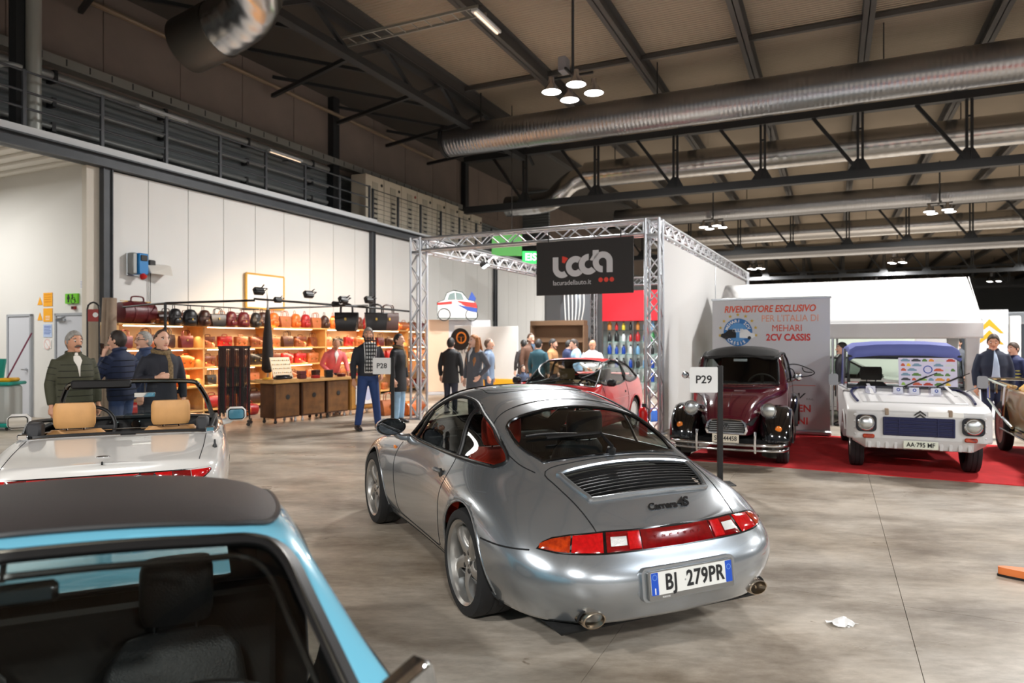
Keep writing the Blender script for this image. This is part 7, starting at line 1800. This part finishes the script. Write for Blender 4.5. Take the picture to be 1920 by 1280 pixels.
# hanging rail in front of the top shelf
hr = thing('hanging_rail', 'dark hanging rail carrying a row of black backpacks before the top shelf', 'rail', H(D0, SV + .25, 0), HROT + PI / 2)
a0, a1 = sd(300) - D0, sd(470) - D0
MB().tube([(a0, 0, 2.38), (a1, 0, 2.38)], .014).build('rail', M_slot, hr)
for q in (a0, a1): MB().tube([(q, 0, 2.38), (q, .6, 2.38)], .012).build('arm', M_slot, hr)
for i, (c, k) in enumerate(zip(['black', 'black', 'dark brown', 'black', 'burgundy', 'burgundy', 'black'], ['backpack', 'backpack', 'backpack', 'tote', 'backpack', 'backpack', 'backpack'])):
    bag(k, c, H(D0 + a0 + .15 + (a1 - a0 - .25) * i / 6, SV + .25, 1.945), HROT + PI / 2 + .2 * (-1) ** i, '%s %s hanging on the dark rail, %s from the left' % (c, k, ordl[i]), 'backpacks on the hanging rail', .98)
# frame of the stall with clip-on floodlights
fr_ = thing('stall_frame', 'black pipe frame over the leather stall with floodlights clipped on', 'frame', (0, 0, 0))
Pf = lambda px, py, Y: at_Y(px, py, Y)
A_, B_, C_, D__ = Pf(310, 568, 12.9), Pf(478, 563, 13.6), Pf(700, 577, 15.2), Pf(772, 584, 16.4)
for p, q in ((A_, B_), (Pf(476, 560, 13.6), C_), (C_, D__), (Pf(500, 578, 15.5), Pf(690, 572, 17.5))): MB().tube([p, q], .022, 8).build('tube', M_dark_trim, fr_)
for p in (A_, Pf(688, 575, 16.5)): MB().tube([p, Vector((p.x, p.y, 0))], .028, 8).build('post', M_dark_trim, fr_); MB().lathe([(.12, 0), (.12, .012), (.03, .02)], 16, T(p.x, p.y, 0)).build('foot', M_dark_trim, fr_)
MB().tube([A_, A_ + H(0, -1.2, -.05)], .018).build('tube', M_dark_trim, fr_)
for i, (px, py, Y) in enumerate(((484, 547, 13.65), (577, 553, 14.3), (642, 563, 14.75), (690, 563, 15.1), (520, 563, 13.9), (628, 571, 14.7))):
    p = Pf(px, py, Y); o = flood(p, H(dv(p)[0] + .6, SV - .2, 1.2), ['tall floodlight over the framed picture', 'floodlight clipped on the black tube, second from the left', 'floodlight clipped on the black tube, third from the left', 'floodlight clipped near the wall post', 'small lamp lying low on the black tube', 'pair-side lamp low on the black tube'][i], 0, s=.85 if i < 4 else .65)
    MB().tube([(0, 0, .16), (0, 0, .30)], .014).build('clamp', M_dark_trim, o)
for px, Y in ((505, 14.6), (640, 15.6), (760, 17)):
    p = Pf(px, 545, Y); lamp_light('stall_spot', p, 130, .25, (1, .70, .42), 2.0, aim(p, H(dv(p)[0] + 1.2, SV - .3, 1.0)))
for i, (px, py, Y, c) in enumerate(((650, 600, 15.5, 'black'), (705, 600, 16, 'black'), (727, 600, 16.4, 'dark brown'))):
    p = Pf(px, py, Y); bag('tote', c, p + Vector((0, 0, -.25)), .3 * i, '%s tote hanging from the stall frame, %s from the left' % (c, ordl[i]), 'totes on the stall frame', 1.5)
# counter: three dark cabinets and an ochre one, worktop above
CX, CROT = Vector((-4.62, 13.3, 0)), math.radians(57)
def loc_c(x, y, z=0): return CX + Vector((math.cos(CROT), math.sin(CROT), 0)) * x + Vector((-math.sin(CROT), math.cos(CROT), 0)) * y + Vector((0, 0, z))
M_dkwood = mat('dark_stained_wood', (82, 50, 28), .5, var=.3, vscale=7, bump=.1, bscale=30); M_ochre = mat('ochre_wood', (176, 124, 52), .5, var=.15, vscale=6)
for i in range(4):
    c = thing('counter_cabinet', ['dark wooden counter cabinet on castors, nearest the hanging belts', 'second dark wooden counter cabinet on castors', 'third dark wooden counter cabinet on castors', 'ochre counter cabinet with a drawing on its front'][i], 'cabinet', loc_c(i * .66 if i < 3 else 1.98, 0), CROT, 'cabinets of the stall counter')
    w = .60 if i < 3 else .95; m = M_dkwood if i < 3 else M_ochre
    MB().box(0, w, .0, .46, .11, .80, .012).build('body', m, c, 0); MB().box(.02, w - .02, -.012, 0, .14, .78, .004).build('door', mat('brown_stained_door', (120, 80, 40), .5, var=.3, vscale=6) if i < 3 else m, c, 0)
    for x in (.06, w - .06):
        for y in (.06, .40): MB().lathe([(.03, -.012), (.035, -.008), (.035, .008), (.03, .012)], 12, T(x, y, .036) @ RX(PI / 2)).box(x - .015, x + .015, y - .015, y + .015, .05, .11).build('castor', M_alu if (i + int(x * 10)) % 2 else M_slot, c)
    if i < 3: MB().lathe([(.05, 0), (.05, .006), (.03, .01), (0, .01)], 16, T(w / 2, -.012, .52) @ RX(PI / 2)).build('carved_boss', M_slot, c)
    else:
        b_ = MB().box(.14, .86, -.026, -.012, .22, .64, .004).build('drawing', M_paper, c, 0); MB().prism([(-.28, -.12), (-.12, -.12), (-.15, .06), (-.10, .12), (-.28, .10)], .003, F_UP(.5, -.026, .43)).build('violet_print', mat('violet_print', (74, 66, 130), .6), b_, 0)
        MB().lathe([(.14, 0), (.14, .003)], 24, F_UP(.5, -.026, .44)).build('pale_print', mat('lilac_print', (200, 206, 232), .6), b_, 0); MB().prism([(.12, -.14), (.30, -.14), (.28, .08), (.2, .12), (.14, .0)], .003, F_UP(.5, -.026, .42)).build('green_print', mat('green_print', (120, 140, 70), .6), b_, 0)
ct = thing('worktop', 'wooden worktop lying over the counter cabinets', 'worktop', loc_c(0, 0, .80), CROT)
MB().box(-.12, 2.98, -.10, .62, .001, .055, .008).build('board', M_wood_l, ct, 0); MB().box(-.10, .5, -.09, .5, .056, .075, .006).build('tray_rim', M_wood_l, ct, 0)
rnd = random.Random(9); gl_ = []
def goods(kind, col, x, y, s, lab):
    o = thing(kind, lab, {'wallet': 'wallet', 'box': 'box', 'cloth': 'cloth'}[kind.split('_')[-1]], loc_c(x, y, .857), CROT + rnd.uniform(-.3, .3), 'goods on the stall counter'); m = LM_[col]
    MB().box(-s[0] / 2, s[0] / 2, -s[1] / 2, s[1] / 2, 0, s[2] * .55, .006).build('base', m, o); MB().box(-s[0] / 2 - .003, s[0] / 2 + .003, -s[1] / 2 - .003, s[1] / 2 + .003, s[2] * .56, s[2], .006).build('lid', m, o)
for i in range(12):
    c = ['burgundy', 'black', 'red', 'dark brown', 'black', 'red', 'burgundy', 'tan', 'red', 'black', 'brown', 'burgundy'][i]
    goods('leather_box' if i in (0, 3, 4, 9) else 'leather_wallet', c, .75 + i * .18, .12 + .2 * (i % 2), (.15, .12, .16 if i in (0, 3, 4) else .06), '%s leather item, %s from the left on the stall counter' % (c, ordl[i]))
db = thing('display_board', 'slanted white board of small trinkets on the stall counter', 'board', loc_c(.42, .28, .857), CROT)
MB().box(-.24, .24, -.02, .0, 0, .46, .004, RX(-.3)).build('board', mat('cream_card', (236, 214, 180), .6), db, 0)
for r_ in range(5):
    for k in range(9): MB().sphere((-.2 + k * .05, -.026, .05 + r_ * .085), .011, 8, 6, RX(-.3)).build('trinket', M_buckle if (k + r_) % 2 else M_alu, db)
hb = thing('black_cloth', 'folded black leather on the near end of the counter', 'cloth', loc_c(.18, .0, .877), CROT); MB().box(-.16, .2, -.07, .10, 0, .05, .02).build('fold', LM_['black'], hb); MB().box(-.12, .15, -.06, .08, .05, .08, .015).build('fold', LM_['black'], hb)
yc = thing('yellow_cloth', 'small yellow cloth at the near corner of the counter', 'cloth', loc_c(-.02, .2, .877), CROT + .5); MB().box(-.09, .09, -.07, .07, 0, .025, .012).build('fold', mat('yellow_cloth', (232, 176, 50), .8), yc); MB().box(-.05, .06, -.05, .04, .025, .04, .008).build('fold', MATS['yellow_cloth'], yc)
fd = thing('furled_parasol', 'tall furled dark parasol standing behind the counter', 'parasol', at_Y(502, 640, 14.6) * 1, 0); fd.location.z = 0
MB().tube([(0, 0, 0), (0, 0, 2.75)], .022).build('pole', M_alu, fd); MB().tube([(0, 0, .95), (0, 0, 1.02), (0, 0, 1.7), (0, 0, 2.3)], [.05, .13, .10, .04], 12).build('canopy', mat('dark_canvas', (40, 34, 32), .8, bump=.4, bscale=30), fd)
# rack of belts, floor bags
rk = thing('belt_rack', 'wheeled rack hung with dense dark leather belts', 'rack', at_Y(440, 640, 13.2) * 1, .25); rk.location.z = 0
for x in (-.27, .27): MB().tube([(x, 0, .09), (x, 0, 1.52)], .015).build('post', M_slot, rk); MB().box(x - .02, x + .02, -.22, .22, .08, .11).build('foot_bar', M_slot, rk)
for x in (-.27, .27):
    for y in (-.2, .2): MB().lathe([(.03, -.012), (.036, -.006), (.036, .006), (.03, .012)], 12, T(x, y, .037) @ RX(PI / 2)).box(x - .012, x + .012, y - .012, y + .012, .05, .09).build('castor', M_slot, rk)
MB().tube([(-.3, 0, 1.52), (.3, 0, 1.52)], .016).tube([(-.28, 0, .26), (.28, 0, .26)], .012).build('rail', M_slot, rk)
for t_ in range(3):
    for k in range(22):
        x = -.27 + k * .0257; z1 = 1.50 - t_ * .38; L_ = .50 + .06 * math.sin(k * 2.1)
        MB().box(x - .012, x + .012, -.10 - .02 * t_ + .03 * math.sin(k), -.07 - .02 * t_ + .03 * math.sin(k), z1 - L_, z1, .006).build('belt', LM_['burgundy' if k % 5 == 0 else 'black'] if t_ else LM_['dark brown'], rk, 0)
    MB().tube([(-.28, -.07, 1.50 - t_ * .38), (.28, -.07, 1.50 - t_ * .38)], .012).build('rail', M_slot, rk)
for i in range(16): x = -.2 + i * .027; MB().box(x - .006, x + .006, -.1, -.09, .18 + .06 * (i % 3), .36, .003).build('fringe', LM_['tan'], rk, 0)
for i, (px, py, c, k, s) in enumerate(((450, 775, 'orange', 'duffel', .8), (465, 745, 'red', 'duffel', .8), (728, 770, 'tan', 'tote', 1.2), (775, 765, 'orange', 'duffel', 1))):
    p = on_floor(px, max(py, 772) + 6); bag(k, c, p, .9, '%s leather %s on the floor %s the counter' % (c, k, 'left of' if i < 2 else 'right of') + (', upper' if i == 1 else ''), 'bags on the stall floor', s)
# ------------------------------------------------ things along the left wall
o = thing('framed_board', 'white board in an orange wooden frame leaning on the wall above the stall', 'picture', on_v(497, 548, WALL_V + .06), HROT + PI / 2)
MB().box(-.62, .62, -.02, .02, -.40, .42).build('board', M_paper, o, 0)
for a, b in (((-.64, -.42), (.64, -.42)), ((-.64, .44), (.64, .44)), ((-.64, -.42), (-.64, .44)), ((.64, -.42), (.64, .44))): MB().bar((a[0], -.01, a[1]), (b[0], -.01, b[1]), .045).build('frame_rail', MATS['ochre_leather'], o, 0)
o = thing('socket_box', 'blue and grey power socket box on the white panel by the dark post', 'socket', on_v(251, 495, WALL_V + .01), HROT + PI / 2)
MB().box(-.17, .17, -.02, .0, -.26, .22, .01).build('back_plate', M_alu, o, 0); MB().box(-.17, -.06, -.2, -.02, -.22, .22, .02).build('grey_side', M_pipe, o); MB().box(-.06, .17, -.24, -.02, -.22, .22, .02).build('blue_case', mat('socket_blue', (24, 124, 190), .4), o); MB().box(-.02, .13, -.26, -.24, .06, .18, .008).build('breaker_window', M_slot, o); MB().lathe([(.06, 0), (.07, .06), (.05, .07)], 16, T(.05, -.2, -.24) @ RX(2.4)).build('red_socket', mat('socket_red', (200, 40, 40), .4), o)
o = thing('wedge_lamp', 'pale wedge-shaped emergency lamp on the wall beside the socket box', 'lamp', on_v(287, 506, WALL_V + .01), HROT + PI / 2)
MB().loft([[(-.26, 0, -.06), (.3, 0, -.06), (.3, 0, .14), (-.26, 0, .10)], [(-.2, -.22, -.1), (.25, -.3, -.12), (.28, -.2, .10), (-.2, -.1, .08)]]).build('shade', mat('translucent_shade', (216, 210, 200), .3), o); MB().box(-.16, .0, -.10, 0, .06, .2, .02).build('bracket', M_slot, o); MB().tube([(-.1, -.05, -.06), (-.1, -.03, -1.2)], .008).build('cable', M_slot, o)
o = thing('cloth_roll', 'tall rolled brown cloths leaning against the dark post', 'roll', at_Y(200, 640, 13.0) * 1, .2); o.location.z = 0
for i, (x, r, t_) in enumerate(((-.09, .07, .03), (.06, .11, .0))): MB().tube([(x, 0, 0), (x + t_, 0, 1.2), (x + t_ * 1.5 + .02, .02, 2.45)], [r, r * .95, r * .8], 14).build('roll', mat('taupe_cloth', (150, 132, 114), .85, var=.1, bump=.3, bscale=20), o)
o = thing('extinguisher_stand', 'red fire extinguisher on a tall stand with a looped frame and red plate', 'extinguisher', at_Y(175, 640, 12.3) * 1, .15); o.location.z = 0
MB().tube([(-.10, 0, .03), (-.10, 0, 2.2), (-.085, 0, 2.27), (-.045, 0, 2.31), (0, 0, 2.325), (.045, 0, 2.31), (.085, 0, 2.27), (.10, 0, 2.2), (.10, 0, .03)], .016, 8).build('frame_loop', M_dark_trim, o); MB().box(-.16, .16, -.16, .16, 0, .03, .008).build('foot', M_slot, o)
b_ = MB().box(-.10, .10, -.01, .01, 1.98, 2.2, .004).build('plate', mat('dull_red', (160, 60, 56), .5), o, 0); MB().lathe([(.045, 0), (.045, .004)], 16, F_UP(.04, -.01, 2.1)).build('pictogram', M_white_ink, b_, 0)
e = MB(); MB().lathe([(.07, .05), (.075, .07), (.075, .42), (.05, .48), (.02, .5)], 16, T(0, -.06, 0)).build('cylinder', MATS['extinguisher_red'], o); MB().box(-.03, .05, -.08, -.04, .5, .56, .006).build('valve', M_slot, o); MB().lathe([(.077, .2), (.077, .33)], 16, T(0, -.06, 0)).build('label', M_white_ink, o)
o = thing('cleaning_cart', 'grey and teal cleaning cart with a yellow lid at the left edge', 'cart', at_Y(8, 640, 12.6) * 1, .1); o.location.z = 0
M_teal = mat('teal_plastic', (20, 150, 134), .45)
MB().box(-.4, .2, -.25, .25, .12, .82, .05).build('bin', mat('grey_bin', (178, 182, 178), .5), o); MB().box(-.43, .24, -.28, .28, .82, .88, .02).build('rim', M_teal, o); MB().box(-.43, .24, -.28, .28, .06, .13, .02).build('base', M_teal, o)
MB().box(-.2, .18, -.2, .2, .88, .95, .03).build('yellow_lid', mat('yellow_plastic', (240, 180, 30), .45), o); MB().lathe([(.11, .95), (.15, 1.3), (.14, 1.3), (.1, .97)], 20, T(-.13, 0, 0)).build('bucket', M_teal, o); MB().tube([(.06, -.05, .9), (.42, .1, 1.78)], .014).build('mop_handle', mat('maroon_handle', (120, 40, 70), .5), o)
for x in (-.35, .16):
    for y in (-.2, .2): MB().lathe([(.025, -.012), (.03, 0), (.025, .012)], 12, T(x, y, .03) @ RX(PI / 2)).build('castor', M_slot, o)
# far left corner: car drawing, white partitions, green sign
o = thing('car_drawing', 'cut-out drawing of a white rally car with blue and red stripes', 'picture', at_Y(857, 572, 20.5), HROT + PI / 2 - .9)
k = 1.3
def oc(pts, m, nm, z=0.): MB().prism([(x * k, y * k) for x, y in pts], .012, F_UP(0, -z, 0)).build(nm, m, o, 0)
oc([(-.46, -.30), (.46, -.30), (.47, -.02), (.40, .10), (.26, .13), (.12, .30), (-.08, .34), (-.24, .28), (-.30, .12), (-.46, .06)], M_paper, 'body_panel')
oc([(-.22, .12), (-.18, .25), (-.06, .30), (-.04, .13)], mat('pale_window_print', (128, 148, 146), .6), 'window_print', .013); oc([(-.02, .13), (-.03, .30), (.10, .27), (.16, .13)], MATS['pale_window_print'], 'window_print', .013)
oc([(-.46, .0), (-.46, .05), (-.12, .09), (-.12, .03)], M_rd, 'red_stripe', .013); oc([(.0, .10), (.44, .06), (.47, -.06), (.2, -.02)], M_rd, 'red_stripe', .013); oc([(.0, .02), (.2, -.03), (.47, -.07), (.46, -.16), (.28, -.13)], M_ink_blue, 'blue_stripe', .013); oc([(.26, .13), (.34, .32), (.44, .16), (.42, .10)], M_ink_blue, 'tail_fin', .013)
MB().tube([F_UP(0, -.014, 0) @ Vector((x * k, y * k, 0)) for x, y in [(-.46, -.30), (.46, -.30), (.47, -.02), (.40, .10), (.26, .13), (.12, .30), (-.08, .34), (-.24, .28), (-.30, .12), (-.46, .06)]], .012, 5, True).build('outline', mat('dark_green_ink', (60, 84, 78), .6), o)
for x in (-.30, .34): MB().lathe([(.15 * k, 0), (.15 * k, .008), (.13 * k, .008), (.13 * k, 0)], 24, F_UP(x * k, -.013, -.22 * k), True).build('wheel_outline', M_slot, o)
o = thing('white_box_stand', 'low white and grey box carrying the rally car drawing', 'box', at_Y(860, 640, 21.2) * 1, HROT + PI / 2 - .9); o.location.z = 0
MB().box(-1.0, .95, -.3, .5, 0, 2.28, .01).build('wall_panel', mat('light_grey_board', (196, 196, 200), .6), o, 0); MB().box(-1.02, -.35, -.31, -.3, .1, 2.28).build('peach_panel', mat('peach_board', (226, 196, 170), .6), o, 0)
o = thing('partition', 'white partition with an orange base behind the woman', 'panel', at_Y(925, 640, 19.6) * 1, SROT); o.location.z = 0
MB().box(-.72, .78, 0, .05, .55, 2.05, .008).build('white_board', M_white_panel, o, 0); MB().box(-.9, .78, -.02, .07, 0, .55, .008).build('orange_base', M_orange_sheet, o, 0)
o = thing('logo_board', 'white board with a black and orange steering wheel emblem', 'sign', at_Y(864, 635, 18.3) * 1, SROT); o.location.z = 0
MB().box(-.2, .32, 0, .04, 0, 2.05, .006).build('board', M_white_panel, o, 0); MB().lathe([(.30, 0), (.30, .004)], 28, F_UP(-.02, -.001, 1.68)).build('black_disc', M_ink, o, 0); MB().lathe([(.16, 0), (.16, .005), (.12, .005), (.12, 0)], 24, F_UP(.02, -.006, 1.72), True).bar((-.1, -.009, 1.74), (.14, -.009, 1.74), .04, .005).bar((.02, -.009, 1.74), (.02, -.009, 1.6), .04, .005).build('steering_emblem', mat('orange_print', (240, 140, 50), .6), o, 0); v, f = text('TTO', .2, .001); MB().add(v, f, F_UP(.06, -.003, 1.36)).build('lettering', M_ink, o, 0)
o = thing('green_sign', 'green hanging sign with glowing letters behind the truss beam', 'sign', at_Y(960, 466, 23.5), .1)
MB().box(-.7, .35, 0, .08, -.25, .5, .01).build('panel', mat('green_board', (70, 170, 60), .5), o, 0); MB().box(.36, .95, -.02, .06, -.5, -.08, .01).build('lit_panel', mat('lit_green', (40, 220, 90), .5, emit=1.2), o, 0); v, f = text('EIS', .34, .002, bold=.006); MB().add(v, f, F_UP(.65, -.024, -.29)).build('lettering', mat('lit_white', (230, 255, 235), .5, emit=1.5), o, 0); MB().tube([(0, .04, .5), (0, .04, 5.0)], .015).build('hanger', M_slot, o)
o = thing('wood_shelf_unit', 'brown wooden unit behind the group in the truss stand', 'shelf', at_Y(1040, 640, 20.5) * 1, SROT); o.location.z = 0
MB().box(-.8, .9, .3, .34, 0, 2.25).build('back', mat('brown_board', (112, 86, 64), .6), o, 0); MB().box(-.82, .92, 0, .34, 2.1, 2.25, .01).build('top', MATS['brown_board'], o, 0)
for x in (-.82, .9): MB().box(x, x + .04, 0, .34, 0, 2.1).build('side', MATS['brown_board'], o, 0)
for z in (.6, 1.1, 1.6): MB().box(-.78, .9, .02, .3, z, z + .03).build('board', MATS['brown_board'], o, 0)
o = thing('floral_panel', 'grey panel with white drooping petals behind the black logo panel', 'panel', at_Y(1078, 600, 21.5), SROT)
MB().box(-.5, .5, 0, .03, -.55, 1.2).build('panel', mat('slate_panel', (88, 90, 94), .7), o, 0)
for i in range(6): x = -.36 + i * .13; MB().tube(smoothpoly([(x, -.02, 1.1), (x + .03, -.03, .5), (x * .8, -.02, 0 - .3 * (i < 3))], 5, False), .045, 8, flat=(1, .3)).build('petal', M_white_ink, o)
